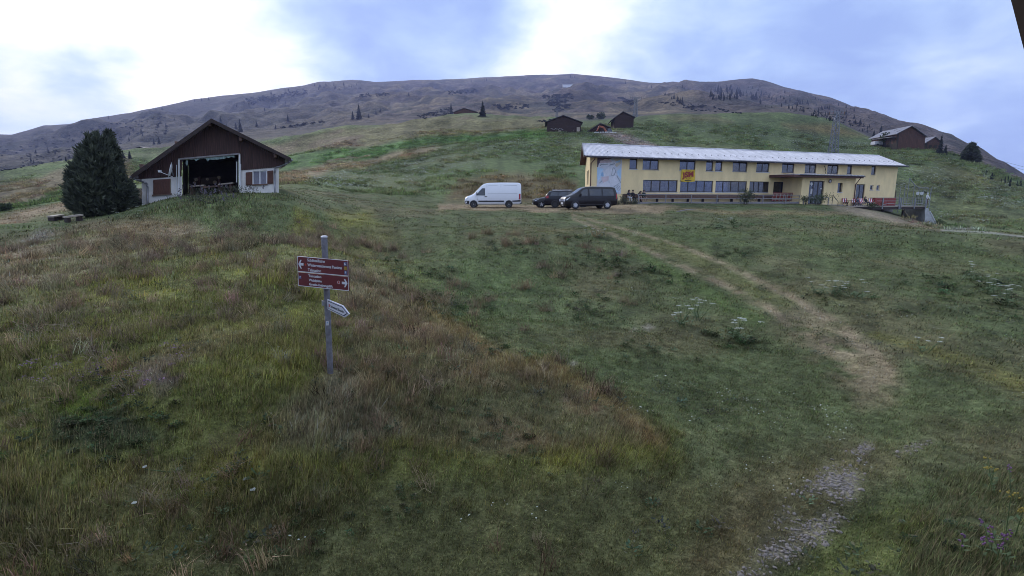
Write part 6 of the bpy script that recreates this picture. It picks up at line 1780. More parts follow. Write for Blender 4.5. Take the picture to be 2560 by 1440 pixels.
mat('needle tips', (0.105, 0.118, 0.082), 0.9, 0.4, 2.2, spec=.2)


def tuft_crown(lobes, n, size, up=.7, seed=1, nb=5):
    """needle tufts over the outer shell of several lobes (centre, rx, ry, rz, pointed)"""
    r = random.Random(seed); m = MB()
    tot = sum(l[1] * l[3] for l in lobes)
    for (c, rx, ry, rz, pt_) in lobes:
        c = Vector(c)
        for _ in range(int(n * rx * rz / tot)):
            z = r.uniform(-1, 1); a = r.uniform(0, 2 * math.pi)
            prof = math.sqrt(max(0, 1 - z * z)) if not pt_ else (1 - max(0, z)) ** .75 * (1 if z > -.7 else max(.2, (1 + z) / .3))
            k = 1.06 - .5 * r.random() ** 1.8
            lump = 1 + .22 * math.sin(4 * a + 7 * z + seed) * math.cos(8 * z + 2 * a)
            d = Vector((math.cos(a) * prof * rx * k * lump, math.sin(a) * prof * ry * k * lump, z * rz * (k if not pt_ else 1)))
            p = c + d
            out = Vector((d.x / rx, d.y / ry, d.z / rz * .6 + up)).normalized()
            s = size * r.uniform(.6, 1.35); tip_m = 1 if k > .9 and r.random() < .34 else 0
            for b in range(nb):
                dv = (out + Vector((r.gauss(0, .45), r.gauss(0, .45), r.gauss(0, .35)))).normalized() * s * r.uniform(.6, 1.2)
                sd_ = dv.cross(Vector((r.gauss(0, 1), r.gauss(0, 1), r.gauss(0, 1)))).normalized() * s * .16
                m.add([p - sd_, p + sd_, p + dv + sd_ * .2, p + dv - sd_ * .2], [(0, 1, 2, 3)], tip_m)
    return m


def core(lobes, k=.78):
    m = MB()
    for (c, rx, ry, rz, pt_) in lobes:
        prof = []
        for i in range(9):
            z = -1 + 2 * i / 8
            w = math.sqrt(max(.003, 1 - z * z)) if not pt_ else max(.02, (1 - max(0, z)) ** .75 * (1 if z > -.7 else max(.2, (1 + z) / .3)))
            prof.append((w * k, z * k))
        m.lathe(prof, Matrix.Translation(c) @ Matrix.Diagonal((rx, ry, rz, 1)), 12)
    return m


tg = ground_hit(240, 543); TY = tg.y + .6
tr = thing('conifer', (at(240, 545, TY).x, TY, tg.z), 'broad dense dark conifer standing left of the hut', 'tree')
def lobe(px, py, wpx, hpx, pt_=False, dy=0.0):
    c = at(px, py, TY + dy); k = (TY + dy) / 1280.0
    return (c, wpx / 2 * k, wpx / 2 * k * .9, hpx / 2 * k, pt_)
L1 = [lobe(224, 478, 92, 140), lobe(240, 425, 74, 125), lobe(243, 388, 46, 66), lobe(212, 505, 66, 80), lobe(250, 485, 70, 108), lobe(258, 430, 38, 80), lobe(205, 455, 44, 70), lobe(226, 378, 22, 64, True), lobe(246, 366, 20, 56, True), lobe(262, 385, 20, 70, True), lobe(206, 415, 22, 66, True), lobe(186, 450, 20, 64, True), lobe(178, 495, 22, 60, True), lobe(290, 455, 22, 60, True)]
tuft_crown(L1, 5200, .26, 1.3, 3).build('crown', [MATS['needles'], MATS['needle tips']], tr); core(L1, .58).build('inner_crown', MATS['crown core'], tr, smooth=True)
MB().tube(Vector((tr.location.x, TY, tg.z - .3)), at(240, 400, TY), .22, .08, 9).build('trunk', MATS['trunk'], tr)
TY2 = TY + 1.1
tr2 = thing('conifer', (at(278, 540, TY2).x, TY2, gz1(at(278, 540, TY2).x, TY2)), 'taller narrow conifer whose tip rises behind the broad one', 'tree')
L2 = [lobe(279, 392, 34, 110, True, 1.1), lobe(282, 420, 34, 90, False, 1.1), lobe(268, 385, 18, 60, True, 1.1)]
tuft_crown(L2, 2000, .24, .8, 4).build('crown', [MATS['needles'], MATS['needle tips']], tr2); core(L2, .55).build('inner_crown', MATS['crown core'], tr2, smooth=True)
MB().tube(tr2.location + Vector((0, 0, -.3)), at(279, 380, TY2), .15, .05, 8).build('trunk', MATS['trunk'], tr2)
tr3 = thing('juniper_shrub', (at(315, 525, TY).x, TY + .3, tg.z), 'low dark evergreen shrub between the conifer and the hut wall', 'shrub')
L3 = [lobe(310, 482, 36, 66, False, .4), lobe(300, 450, 18, 50, True, .4), lobe(324, 488, 24, 56, False, .9), lobe(290, 505, 40, 50, False, .2)]
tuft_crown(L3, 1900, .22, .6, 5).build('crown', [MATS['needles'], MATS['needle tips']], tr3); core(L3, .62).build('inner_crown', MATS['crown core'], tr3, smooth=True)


def leaf_bush(name, label, pos, rx, rz, n, size, mm, seed, stems=8, cat='shrub', group=None, leaf=.45, flowers=None):
    r = random.Random(seed); t = thing(name, pos, label, cat, group); pos = Vector(pos); m = MB()
    blobs = [(Vector((r.gauss(0, rx * .35), r.gauss(0, rx * .3), rz * r.uniform(.25, .8))), r.uniform(.35, .6)) for _ in range(9)]
    for _ in range(n):
        c, s = r.choice(blobs); d = Vector((r.gauss(0, 1), r.gauss(0, 1), r.gauss(0, 1))).normalized() * s * r.random() ** .35
        p = pos + c + Vector((d.x * rx, d.y * rx, d.z * rz * .9))
        if p.z < pos.z: p.z = pos.z + r.uniform(0, .1)
        u = (d + Vector((r.gauss(0, .6), r.gauss(0, .6), .6))).normalized() * size * r.uniform(.5, 1.3); w = u.cross(Vector((r.gauss(0, 1), r.gauss(0, 1), r.gauss(0, 1)))).normalized() * size * leaf * .5
        m.add([p, p + u * .5 + w, p + u, p + u * .5 - w], [(0, 1, 2, 3)])
    m.build('foliage', MATS[mm], t)
    st_ = MB()
    for _ in range(stems):
        c, s = r.choice(blobs); st_.tube(pos + Vector((r.gauss(0, rx * .15), r.gauss(0, rx * .15), -.1)), pos + c + Vector((0, 0, rz * .2)), .02, .008, 5)
    st_.build('stems', MATS['trunk'], t)
    if flowers:
        fm = MB()
        for _ in range(flowers[1]):
            c, s = r.choice(blobs); q = pos + c + Vector((r.gauss(0, rx * .4), r.gauss(0, rx * .4), rz * r.uniform(.1, .55)))
            for k in range(5):
                e_ = q + Vector((r.gauss(0, .03), r.gauss(0, .03), k * .045)); fm.box(e_, (.05, .05, .05), rz=r.random())
        fm.build('flowers', MATS[flowers[0]], t)
    return t


fwp = ground_hit(300, 520); leaf_bush('fireweed_clump', 'purplish fireweed clump growing before the evergreen shrub by the hut', at(305, 528, fwp.y - .3), 1.1, 1.0, 900, .13, 'leaves shrub', 21, 14, 'plant', None, .3, ('fireweed flower', 40))
fwp = ground_hit(268, 530); leaf_bush('shrub', 'dull leafy undergrowth at the foot of the broad conifer', at(262, 535, fwp.y - .4), 1.2, .7, 700, .12, 'leaves shrub', 22, 10, 'shrub', None, .35)
fwp = ground_hit(560, 482, 27); leaf_bush('nettle_clump', 'tall weeds with lilac tips before the hut opening', at(560, 492, fwp.y - .6), 2.2, .55, 1300, .13, 'leaves pale', 23, 18, 'plant', None, .25, ('fireweed flower', 16))
fwp = ground_hit(530, 502, 24); leaf_bush('nettle_clump', 'tall weeds with lilac tips lower down the hut bank', at(535, 512, fwp.y - .4), 1.6, .5, 800, .12, 'leaves pale', 24, 14, 'plant', None, .25, ('fireweed flower', 12))
for (px, py, Y, rx, rz, n, mm, lab) in ((1862, 514, 62.5, 1.45, 1.8, 1500, 'leaves shrub', 'large leafy shrub before the terrace rail at the middle of the lodge'), (2045, 507, 65, 1.7, 1.15, 1200, 'leaves shrub', 'wide dark shrub before the entrance landing'), (2012, 505, 65.5, .8, .9, 500, 'leaves shrub', 'small dark shrub left of the entrance landing'),
                                        (1562, 516, 57.5, .9, 1.15, 700, 'leaves pale', 'loose tall weeds growing between the black van and the seated people'), (1545, 518, 57.2, .6, .7, 400, 'leaves pale', 'low weeds beside the rear of the black van'), (1586, 516, 57.5, .7, .8, 500, 'leaves pale', 'low weeds at the left end of the terrace, under the seated people'),
                                        (2178, 516, 69, 1.4, .75, 700, 'leaves shrub', 'low shrub under the left edge of the sun terrace'), (2350, 566, 72, .7, 1.0, 400, 'leaves shrub', 'small dark bush at the foot of the concrete wing wall')):
    p = at(px, py, Y); p.z = min(p.z, gz1(p.x, p.y) + .15) if px != 1862 else gz1(p.x, p.y)
    leaf_bush('shrub', lab, p, rx, rz, n, .16, mm, int(px), 12, 'shrub', None, .3)

# spruces: three crown shapes shared by all copies
def spruce_mesh(seed, tiers=13, full=1.0):
    """a spruce 1 m high of drooping branch fans"""
    r = random.Random(seed); m = MB(); m.tube((0, 0, -.04), (0, 0, .9), .018, .004, 5, 1)
    for k in range(tiers):
        f = k / tiers; z = .07 + .86 * f; R_ = (.205 * (1 - f) ** .85 + .012) * full; nb = 9
        for b in range(nb):
            a = 2 * math.pi * (b + r.random() * .8) / nb; rr = R_ * r.uniform(.65, 1.2); w = rr * .42
            d = Vector((math.cos(a), math.sin(a), 0)); s = Vector((-d.y, d.x, 0)); tip = d * rr + Vector((0, 0, z - rr * .30)); mid = d * rr * .5
            m.add([(0, 0, z + .05), mid + s * w + Vector((0, 0, z - .035)), tip, mid - s * w + Vector((0, 0, z - .035)), mid + Vector((0, 0, z + .015))], [(0, 1, 4), (1, 2, 4), (2, 3, 4), (3, 0, 4)])
    m.tube((0, 0, .85), (0, 0, 1.0), .016, .001, 4, 0)
    return m.mesh('spruce_tree', [MATS['needles far'], MATS['trunk']])
SPR = [spruce_mesh(1), spruce_mesh(2, 12, 1.15), spruce_mesh(3, 14, .85)]
def spruce(p, h, label, group=None, k=None, wide=1.0):
    o = place('spruce_tree', SPR[random.randrange(3) if k is None else k], None, False, p, (0, 0, random.uniform(0, 6.28)), (h * wide, h * wide, h))
    return tag(o, label, 'tree', group)
NAMED = [(898, 298, 37, 1.0, 'tallest spruce of the pair on the mid slope, centre left'), (882, 298, 20, 1.1, 'shorter spruce at the left foot of the tallest mid-slope spruce'), (1207, 291, 37, 1.25, 'wide spruce right of the far brown barn'), (1128, 285, 27, 1.1, 'narrow spruce left of the far brown barn'),
         (951, 280, 11, 1.2, 'small spruce right of the mid-slope pair, upper one'), (940, 286, 11, 1.1, 'small spruce right of the mid-slope pair, lower one'), (922, 294, 10, 1.2, 'smallest spruce close beside the mid-slope pair'), (601, 330, 31, 1.25, 'spruce rising behind the right roof slope of the hut'),
         (553, 318, 27, 1.1, 'spruce rising behind the hut ridge'), (590, 322, 16, 1.1, 'little spruce between the two behind the hut roof'), (689, 323, 12, 1.2, 'lone small spruce on the slope right of the hut'), (642, 316, 12, 1.3, 'lone small spruce just right of the hut roof'), (720, 303, 16, 1.3, 'broad small spruce on the slope above the tan pasture'),
         (2200, 350, 36, 1.3, 'spruce standing behind the left end of the big plank barn'), (2183, 350, 24, 1.2, 'shorter spruce left of the big plank barn'), (2349, 384, 46, 1.1, 'dark spruce right behind the small log cabin'), (2362, 388, 26, 1.3, 'bushy spruce at the right corner of the small log cabin'),
         (398, 360, 18, 1.2, 'small spruce left of the hut on the far slope, right one'), (385, 361, 15, 1.2, 'small spruce left of the hut on the far slope, left one'), (308, 396, 18, 1.5, 'bushy spruce beside the pale-gabled hut behind the conifer'), (325, 396, 20, 1.3, 'spruce behind the pale-gabled hut'),
         (1022, 240, 9, 1.1, 'lone spruce on the upper slope, centre')]
for (px, py, hp, wide, lab) in NAMED:
    p = ground_hit(px, py, 100)
    d = p.y
    spruce(p, hp / 1280 * d * 1.02, lab, None, None, wide)
# round bushy conifer on the right crest
dg_ = ground_hit(2426, 407, 100); k_ = dg_.y / 1280 * .86
rc = thing('conifer', dg_, 'round bushy dark conifer alone on the right hill crest', 'tree')
Lr = [(dg_ + Vector((-2 * k_, 0, 25 * k_)), 13 * k_, 12 * k_, 24 * k_, True), (dg_ + Vector((-7 * k_, 0, 24 * k_)), 7 * k_, 7 * k_, 17 * k_, True), (dg_ + Vector((9 * k_, 0, 13 * k_)), 9 * k_, 8 * k_, 14 * k_, True)]
tuft_crown(Lr, 2400, .7, .5, 9).build('crown', [MATS['needles'], MATS['needle tips']], rc); core(Lr, .6).build('inner_crown', MATS['crown core'], rc, smooth=True); MB().tube(dg_ + Vector((0, 0, -.5)), dg_ + Vector((0, 0, 20 * k_)), .35, .2, 8).build('trunk', MATS['trunk'], rc)
# many small spruces on the mountainsides
def in_poly(px, py, poly):
    c = False
    for k in range(len(poly)):
        x1, y1 = poly[k]; x2, y2 = poly[k - 1]
        if (y1 > py) != (y2 > py) and px < (x2 - x1) * (py - y1) / (y2 - y1) + x1: c = not c
    return c
AREAS = [([(1768, 238), (1800, 224), (1850, 226), (1905, 244), (1900, 252), (1840, 250), (1790, 254)], 80, 12, 'dense dark spruce in the copse on the right mountainside', 'spruces of the copse on the right mountainside'),
         ([(1660, 236), (1700, 240), (1720, 262), (1660, 258)], 8, 13, 'spruce in the small row left of the dark copse', 'spruces left of the dark copse'),
         ([(1900, 235), (1990, 250), (2100, 280), (2170, 305), (2180, 340), (2060, 300), (1960, 275), (1900, 265)], 95, 9, 'small spruce scattered below the copse on the right mountainside', 'spruces scattered on the right mountainside'),
         ([(1740, 215), (1900, 212), (2000, 245), (1960, 248), (1900, 236), (1800, 224)], 20, 6, 'tiny spruce on the bare upper slope of the right mountain', 'spruces on the bare right upper slope'),
         ([(780, 214), (900, 211), (905, 225), (800, 230)], 22, 8, 'small spruce in the ridge group left of centre', 'spruces of the ridge group left of centre'),
         ([(420, 300), (700, 240), (760, 250), (640, 300), (470, 350), (400, 350)], 20, 8, 'small spruce scattered on the left mountainside', 'spruces scattered on the left mountainside'),
         ([(60, 380), (250, 330), (400, 310), (380, 350), (200, 400), (60, 430)], 26, 9, 'dim spruce on the bluish far left slope', 'spruces on the far left slope'),
         ([(2440, 428), (2560, 462), (2560, 480), (2450, 440)], 13, 14, 'spruce in the row along the right hill crest', 'spruces along the right hill crest')]
for (poly, n, hp, lab, grp) in AREAS:
    xs = [p[0] for p in poly]; ys = [p[1] for p in poly]; c = 0; tries = 0
    while c < n and tries < n * 30:
        tries += 1; px, py = random.uniform(min(xs), max(xs)), random.uniform(min(ys), max(ys))
        if not in_poly(px, py, poly): continue
        p = ground_hit(px, py, 130)
        if math.hypot(p.x, p.y) > 2500: continue
        spruce(p, hp * random.uniform(.55, 1.35) / 1280 * p.y, lab, grp, None, random.uniform(.9, 1.25)); c += 1
RIDGE = LINES[-1]
for k in range(50):
    px = random.choice([random.uniform(250, 780), random.uniform(1150, 1560), random.uniform(1560, 1900), random.uniform(1950, 2400), random.uniform(2050, 2300)])
    py = float(np.interp(px, [q[0] for q in RIDGE], [q[1] for q in RIDGE])) + random.uniform(.5, 4)
    p = ground_hit(px, py, 130)
    if math.hypot(p.x, p.y) > 2500: continue
    spruce(p, random.uniform(3.5, 9) / 1280 * p.y, 'tiny spruce standing out against the sky on the ridge', 'spruces along the ridge', None, random.uniform(.9, 1.3))
for (px, py, w, h, lab) in ((1475, 299, 24, 9, 'long grey-green bush on the crest between the log barns, left half'), (1502, 298, 26, 13, 'rounder grey-green bush on the crest between the log barns'), (6, 527, 40, 14, 'dark bush at the left picture edge beside the green field'), (2235, 364, 20, 22, 'leafy bush against the side of the big plank barn')):
    p = ground_hit(px, py, 30); k = p.y / 1280
    if px == 2235: p = at(2212, 360, 149); k = p.y / 1280
    leaf_bush('bush', lab, p, w / 2 * k, h * k * .95, 700, max(.25, 4 * k), 'leaves shrub', int(px), 4, 'shrub', None, .6)
# weathered driftwood branch on the grass before the terrace
bg_ = ground_hit(1715, 531); o = MB().tube(bg_ + Vector((-.8, 0, .05)), bg_ + Vector((.1, .1, .22)), .05, .04, 6).tube(bg_ + Vector((.1, .1, .22)), bg_ + Vector((.9, .1, .20)), .04, .02, 6).build('fallen_branch', MATS['grey wood'])
tag(o, 'pale fallen branch on the grass before the terrace', 'branch')

# ------------------------------------------------------------------ roof bracket at the upper right; unseen wall and roof added to shade the near ground
hs = thing('viewpoint_shading_house', (0, -3, -4), 'dark roof bracket at the upper right corner, with added unseen shading wall and roof', 'house')
MB().box((0, -.9, -1.6), (15, .3, 6.2)).build('wall', MATS['weathered planks'], hs)  # unseen wall added behind the camera, blocks sky light from the foreground
MB().hexa([(-8.2, .95, 1.25), (8.2, .95, 1.25), (8.2, -5, 3.2), (-8.2, -5, 3.2), (-8.2, .95, 1.42), (8.2, .95, 1.42), (8.2, -5, 3.37), (-8.2, -5, 3.37)]).build('roof', MATS['shingle roof'], hs)  # unseen roof added over the camera, darkens the nearest ground
qa = [at(x, y, .92) for (x, y) in ((2519, -30), (2533, 22), (2548, 80), (2566, 148), (2720, 148), (2720, -30))]
qb = [Vector((qa[0].x - .04, .92, 1.3)), Vector((qa[5].x, .92, 1.3))]
MB().prism([qb[0]] + qa[:5] + [qb[1]], (0, -1.6, 0)).build('bracket', MATS['roof edge wood'], hs)
# ------------------------------------------------------------------ grass, flowers, stones: uncountable ground cover
def grass_material(name, inst=True, trans=.3):
    m = bpy.data.materials.new(name); m.use_nodes = True
    nt = m.node_tree; nt.nodes.clear(); N = nt.nodes.new; L = nt.links.new
    a = N('ShaderNodeAttribute'); a.attribute_type = 'INSTANCER' if inst else 'GEOMETRY'; a.attribute_name = 'col'
    if not inst:      # every blade carries its own colour
        d = N('ShaderNodeBsdfDiffuse'); t = N('ShaderNodeBsdfTranslucent'); L(a.outputs['Color'], d.inputs[0]); L(a.outputs['Color'], t.inputs[0])
        ms = N('ShaderNodeMixShader'); ms.inputs[0].default_value = trans; L(d.outputs[0], ms.inputs[1]); L(t.outputs[0], ms.inputs[2])
        o = N('ShaderNodeOutputMaterial'); L(ms.outputs[0], o.inputs[0])
        return m
    g = N('ShaderNodeNewGeometry')
    mr = N('ShaderNodeMapRange'); L(g.outputs['Random Per Island'], mr.inputs[0]); mr.inputs[3].default_value = .55; mr.inputs[4].default_value = 1.65
    mu = N('ShaderNodeVectorMath'); mu.operation = 'SCALE'; L(a.outputs['Color'], mu.inputs[0]); L(mr.outputs[0], mu.inputs['Scale'])
    # some blades have dried to straw
    gt = N('ShaderNodeMath'); gt.operation = 'FRACT'; m7 = N('ShaderNodeMath'); m7.operation = 'MULTIPLY'; m7.inputs[1].default_value = 7.31; L(g.outputs['Random Per Island'], m7.inputs[0]); L(m7.outputs[0], gt.inputs[0])
    g2 = N('ShaderNodeMath'); g2.operation = 'GREATER_THAN'; g2.inputs[1].default_value = .84; L(gt.outputs[0], g2.inputs[0])
    f5 = N('ShaderNodeMath'); f5.operation = 'MULTIPLY'; f5.inputs[1].default_value = .55; L(g2.outputs[0], f5.inputs[0])
    mx = N('ShaderNodeMix'); mx.data_type = 'RGBA'; L(f5.outputs[0], mx.inputs[0]); L(mu.outputs[0], mx.inputs[6]); mx.inputs[7].default_value = (.24, .19, .125, 1)
    d = N('ShaderNodeBsdfDiffuse'); t = N('ShaderNodeBsdfTranslucent'); L(mx.outputs[2], d.inputs[0]); L(mx.outputs[2], t.inputs[0])
    ms = N('ShaderNodeMixShader'); ms.inputs[0].default_value = trans; L(d.outputs[0], ms.inputs[1]); L(t.outputs[0], ms.inputs[2])
    o = N('ShaderNodeOutputMaterial'); L(ms.outputs[0], o.inputs[0])
    return m


GM = grass_material('grass tufts')
BM = grass_material('grass blades', inst=False)
def clump(seed, n, rad, h0, h1, w, lean, heads=0.0):
    r = random.Random(seed); m = MB()
    for _ in range(n):
        a = r.uniform(0, 6.283); q = rad * math.sqrt(r.random()); b = Vector((q * math.cos(a), q * math.sin(a), -.02)); h = r.uniform(h0, h1); l = r.gauss(0, lean) * h; a2 = r.uniform(0, 6.283)
        d = Vector((math.cos(a2), math.sin(a2), 0)) * abs(l); ww = w * r.uniform(.6, 1.3); s = Vector((-math.sin(a2), math.cos(a2), 0)) * ww
        if r.random() < .5: s = Vector((math.cos(a2 + .6), math.sin(a2 + .6), 0)) * ww
        mid = b + d * .35 + Vector((0, 0, h * .6)); tip = b + d + Vector((0, 0, h * (.92 if abs(l) < h * .6 else .75)))
        m.add([b - s, b + s, mid + s * .8, mid - s * .8, tip], [(0, 1, 2, 3), (3, 2, 4)])
        if r.random() < heads:
            e_ = tip + d.normalized() * h * .12 if d.length > 0 else tip
            m.add([tip - s * 1.6, tip + s * 1.6, e_ + s * .6 + Vector((0, 0, h * .08)), e_ - s * .6 + Vector((0, 0, h * .08))], [(0, 1, 2, 3)])
    return m.mesh('clump', GM)


def leafy(seed, n, rad, h, w):
    r = random.Random(seed); m = MB()
    for _ in range(n):
        a = r.uniform(0, 6.283); q = rad * r.random(); b = Vector((q * math.cos(a) * .6, q * math.sin(a) * .6, r.uniform(0, h))); d = Vector((math.cos(a), math.sin(a), r.uniform(.1, .8))).normalized() * w * r.uniform(1.5, 3); s = Vector((-math.sin(a), math.cos(a), r.uniform(-.3, .3))) * w * r.uniform(.5, .9)
        m.add([b, b + d * .5 + s, b + d, b + d * .5 - s], [(0, 1, 2, 3)])
    return m.mesh('leafy', GM)


def scatter(name, pts, scl, col, idx, protos, label, cat, tilt=.12):
    pc = bpy.data.collections.new(name + '_shapes')
    for k, me in enumerate(protos):
        pc.objects.link(bpy.data.objects.new('%s_shape_%02d' % (name, k), me))
    me = bpy.data.meshes.new(name); n = len(pts)
    me.vertices.add(n); me.vertices.foreach_set('co', np.asarray(pts, np.float32).ravel())
    rot = np.stack([rng.normal(0, tilt, n), rng.normal(0, tilt, n), rng.uniform(0, 6.283, n)], -1)
    a = me.attributes.new('rot', 'FLOAT_VECTOR', 'POINT'); a.data.foreach_set('vector', rot.astype(np.float32).ravel())
    a = me.attributes.new('scl', 'FLOAT', 'POINT'); a.data.foreach_set('value', np.asarray(scl, np.float32))
    a = me.attributes.new('idx', 'INT', 'POINT'); a.data.foreach_set('value', np.asarray(idx, np.int32))
    a = me.attributes.new('col', 'FLOAT_COLOR', 'POINT'); c4 = np.ones((n, 4), np.float32); c4[:, :3] = col; a.data.foreach_set('color', c4.ravel())
    me.update()
    o = place(name, me); tag(o, label, cat, None, 'stuff')
    ng = bpy.data.node_groups.new(name, 'GeometryNodeTree')
    ng.interface.new_socket('Geometry', in_out='INPUT', socket_type='NodeSocketGeometry'); ng.interface.new_socket('Geometry', in_out='OUTPUT', socket_type='NodeSocketGeometry')
    N = ng.nodes.new; L = ng.links.new
    gi, go = N('NodeGroupInput'), N('NodeGroupOutput'); ci = N('GeometryNodeCollectionInfo'); ip = N('GeometryNodeInstanceOnPoints'); er = N('FunctionNodeEulerToRotation')
    ci.inputs['Collection'].default_value = pc; ci.inputs['Separate Children'].default_value = True; ci.inputs['Reset Children'].default_value = True
    def na(nm, ty):
        q = N('GeometryNodeInputNamedAttribute'); q.data_type = ty; q.inputs['Name'].default_value = nm; return q.outputs['Attribute']
    L(gi.outputs[0], ip.inputs['Points']); L(ci.outputs[0], ip.inputs['Instance']); ip.inputs['Pick Instance'].default_value = True
    L(na('idx', 'INT'), ip.inputs['Instance Index']); L(na('rot', 'FLOAT_VECTOR'), er.inputs[0]); L(er.outputs[0], ip.inputs['Rotation']); L(na('scl', 'FLOAT'), ip.inputs['Scale']); L(ip.outputs[0], go.inputs[0])
    o.modifiers.new('scatter', 'NODES').node_group = ng
    return o


def sample(n, d0, d1, a0=-50, a1=50):
    az = rng.uniform(R(a0), R(a1), n); d = np.sqrt(rng.uniform(d0 * d0, d1 * d1, n))
    x, y = np.sin(az) * d, np.cos(az) * d
    i = np.clip(np.searchsorted(AZ, az), 0, NA - 1); j = np.clip(np.searchsorted(RR, d), 0, NR - 1)
    return x, y, gz(x, y), CG[i, j], TALL[i, j], BARE[i, j]


def jitter(c, n, amt=.28):
    return np.clip(c * (1 + rng.normal(0, amt, (n, 1))) * (1 + rng.normal(0, .09, (n, 3))), .008, .6)


def blade_field(name, label, n, d0, d1, per, spread, wid, hm, ht, gain, pw=1.0):
    """single blades in loose clumps, each a bent strip with its own colour, in one mesh"""
    nc = n // per
    az = rng.uniform(R(-50), R(50), nc); u = rng.random(nc)
    e_ = 2.0 - pw; d = (d0 ** e_ + u * (d1 ** e_ - d0 ** e_)) ** (1 / e_)        # denser towards the viewer
    cx, cy = np.sin(az) * d, np.cos(az) * d
    x = np.repeat(cx, per) + rng.normal(0, 1, nc * per) * np.repeat(spread * (.5 + rng.random(nc)), per); y = np.repeat(cy, per) + rng.normal(0, 1, nc * per) * np.repeat(spread * (.5 + rng.random(nc)), per)
    n = nc * per
    a_ = np.arctan2(x, y); dd = np.hypot(x, y)
    i = np.clip(np.searchsorted(AZ, a_), 0, NA - 1); j = np.clip(np.searchsorted(RR, dd), 0, NR - 1)
    c = CG[i, j]; tall = TALL[i, j]; bare = BARE[i, j]
    keep = rng.random(n) > bare * 1.02
    for (qx, qy, qr) in CLEAR:
        keep &= np.hypot(x - qx, y - qy) > qr * rng.uniform(.7, 1.1, n)
    P0 = np.stack([x - fL.x, y - fL.y], -1); s_ = P0 @ np.array([bu.x, bu.y]); o_ = P0 @ np.array([bn.x, bn.y])
    keep &= ~((s_ > -1) & (s_ < BLEN + 5) & (o_ < 3) & (o_ > -16)); hx = np.stack([x - hp0.x, y - hp0.y], -1); hs_ = hx @ np.array([hu.x, hu.y]); ho = hx @ np.array([hn.x, hn.y]); keep &= ~((np.abs(hs_) < 4.2) & (ho < .15) & (ho > -9))
    x, y, c, tall = x[keep], y[keep], c[keep], tall[keep]; cid = np.repeat(np.arange(nc), per)[keep]; n = len(x)
    z = gz(x, y) - .015
    patch = np.clip(1 + .9 * fbm(x / (.9 + .03 * d1), y / (.9 + .03 * d1), 3, 190), .35, 1.7)
    ch = rng.uniform(.6, 1.35, nc)[cid]
    stem = (rng.random(n) < .07) & (tall > .4)
    h = (hm * (1 - tall) + ht * tall * patch) * ch * rng.uniform(.45, 1.15, n) * np.where(stem, 1.45, 1)
    w = wid * rng.uniform(.6, 1.4, n) * np.where(stem, .6, 1) * (.75 + .5 * np.hypot(x, y) / d1)
    th = rng.uniform(0, 6.283, n); lean = np.abs(rng.normal(0, .55, n)) * h * np.where(stem, .4, 1)
    wind = np.array([.20, -.08])
    tx = x + np.cos(th) * lean + wind[0] * h; ty = y + np.sin(th) * lean + wind[1] * h; tz_ = z + np.sqrt(np.maximum(h * h - lean * lean * .5, (h * .45) ** 2))
    mx_, my_, mz_ = x + (tx - x) * .5, y + (ty - y) * .5, z + (tz_ - z) * .5
    pa = th + rng.uniform(.6, 2.5, n); sx, sy = np.cos(pa) * w, np.sin(pa) * w
    V4 = np.empty((n, 4, 3), np.float32)
    V4[:, 0] = np.stack([x - sx, y - sy, z], -1); V4[:, 1] = np.stack([x + sx, y + sy, z], -1); V4[:, 2] = np.stack([mx_ + sx * .8, my_ + sy * .8, mz_], -1); V4[:, 3] = np.stack([tx, ty, tz_], -1)
    cj = (1 + rng.normal(0, .30, nc))[cid][:, None] * (1 + rng.normal(0, .07, (nc, 3)))[cid]
    col = c * cj * rng.gamma(4.0, .25, (n, 1)) * gain * (1 + .15 * tall[:, None])
    straw = (rng.random(n) < .16 + .10 * tall) | stem
    col = np.where(straw[:, None], col * .45 + np.array([.25, .195, .125]) * rng.uniform(.4, 1.1, (n, 1)), col)
    col = np.clip(col, .008, .55)
    me = bpy.data.meshes.new(name)
    me.vertices.add(n * 4); me.vertices.foreach_set('co', V4.ravel())
    b4 = (np.arange(n, dtype=np.int32) * 4)[:, None]
    tris = np.concatenate([b4 + np.array([0, 1, 2], np.int32), b4 + np.array([0, 2, 3], np.int32)], 1).ravel()
    me.loops.add(len(tris)); me.loops.foreach_set('vertex_index', tris)
    me.polygons.add(n * 2); me.polygons.foreach_set('loop_start', np.arange(0, n * 6, 3, dtype=np.int32))
    me.update(calc_edges=True)
    ca = me.color_attributes.new('col', 'FLOAT_COLOR', 'POINT'); c4 = np.ones((n, 4, 4), np.float32); c4[:, :, :3] = col[:, None, :]; ca.data.foreach_set('color', c4.ravel())
    me.materials.append(BM)
    return tag(place(name, me), label, 'grass', None, 'stuff')


CLEAR = [(pg.x, pg.y, .20), (pg.x + .04, pg.y - .25, .18)] + [(o.location.x, o.location.y, .8) for o in bpy.data.objects if o.name.startswith('bench') and o.parent is None]
blade_field('near_grass', 'unmown grass covering the ground nearest the viewer', 420000, 3.2, 12.5, 14, .045, .0034, .055, .125, 1.65, 1.0)
blade_field('bank_grass', 'grass covering the bank and slope in the middle ground', 210000, 12.2, 29, 14, .10, .0080, .07, .14, 1.65, .8)
blade_field('slope_grass', 'short grass covering the slope up to the lodge', 130000, 28, 78, 14, .26, .022, .09, .24, 1.4, .8)
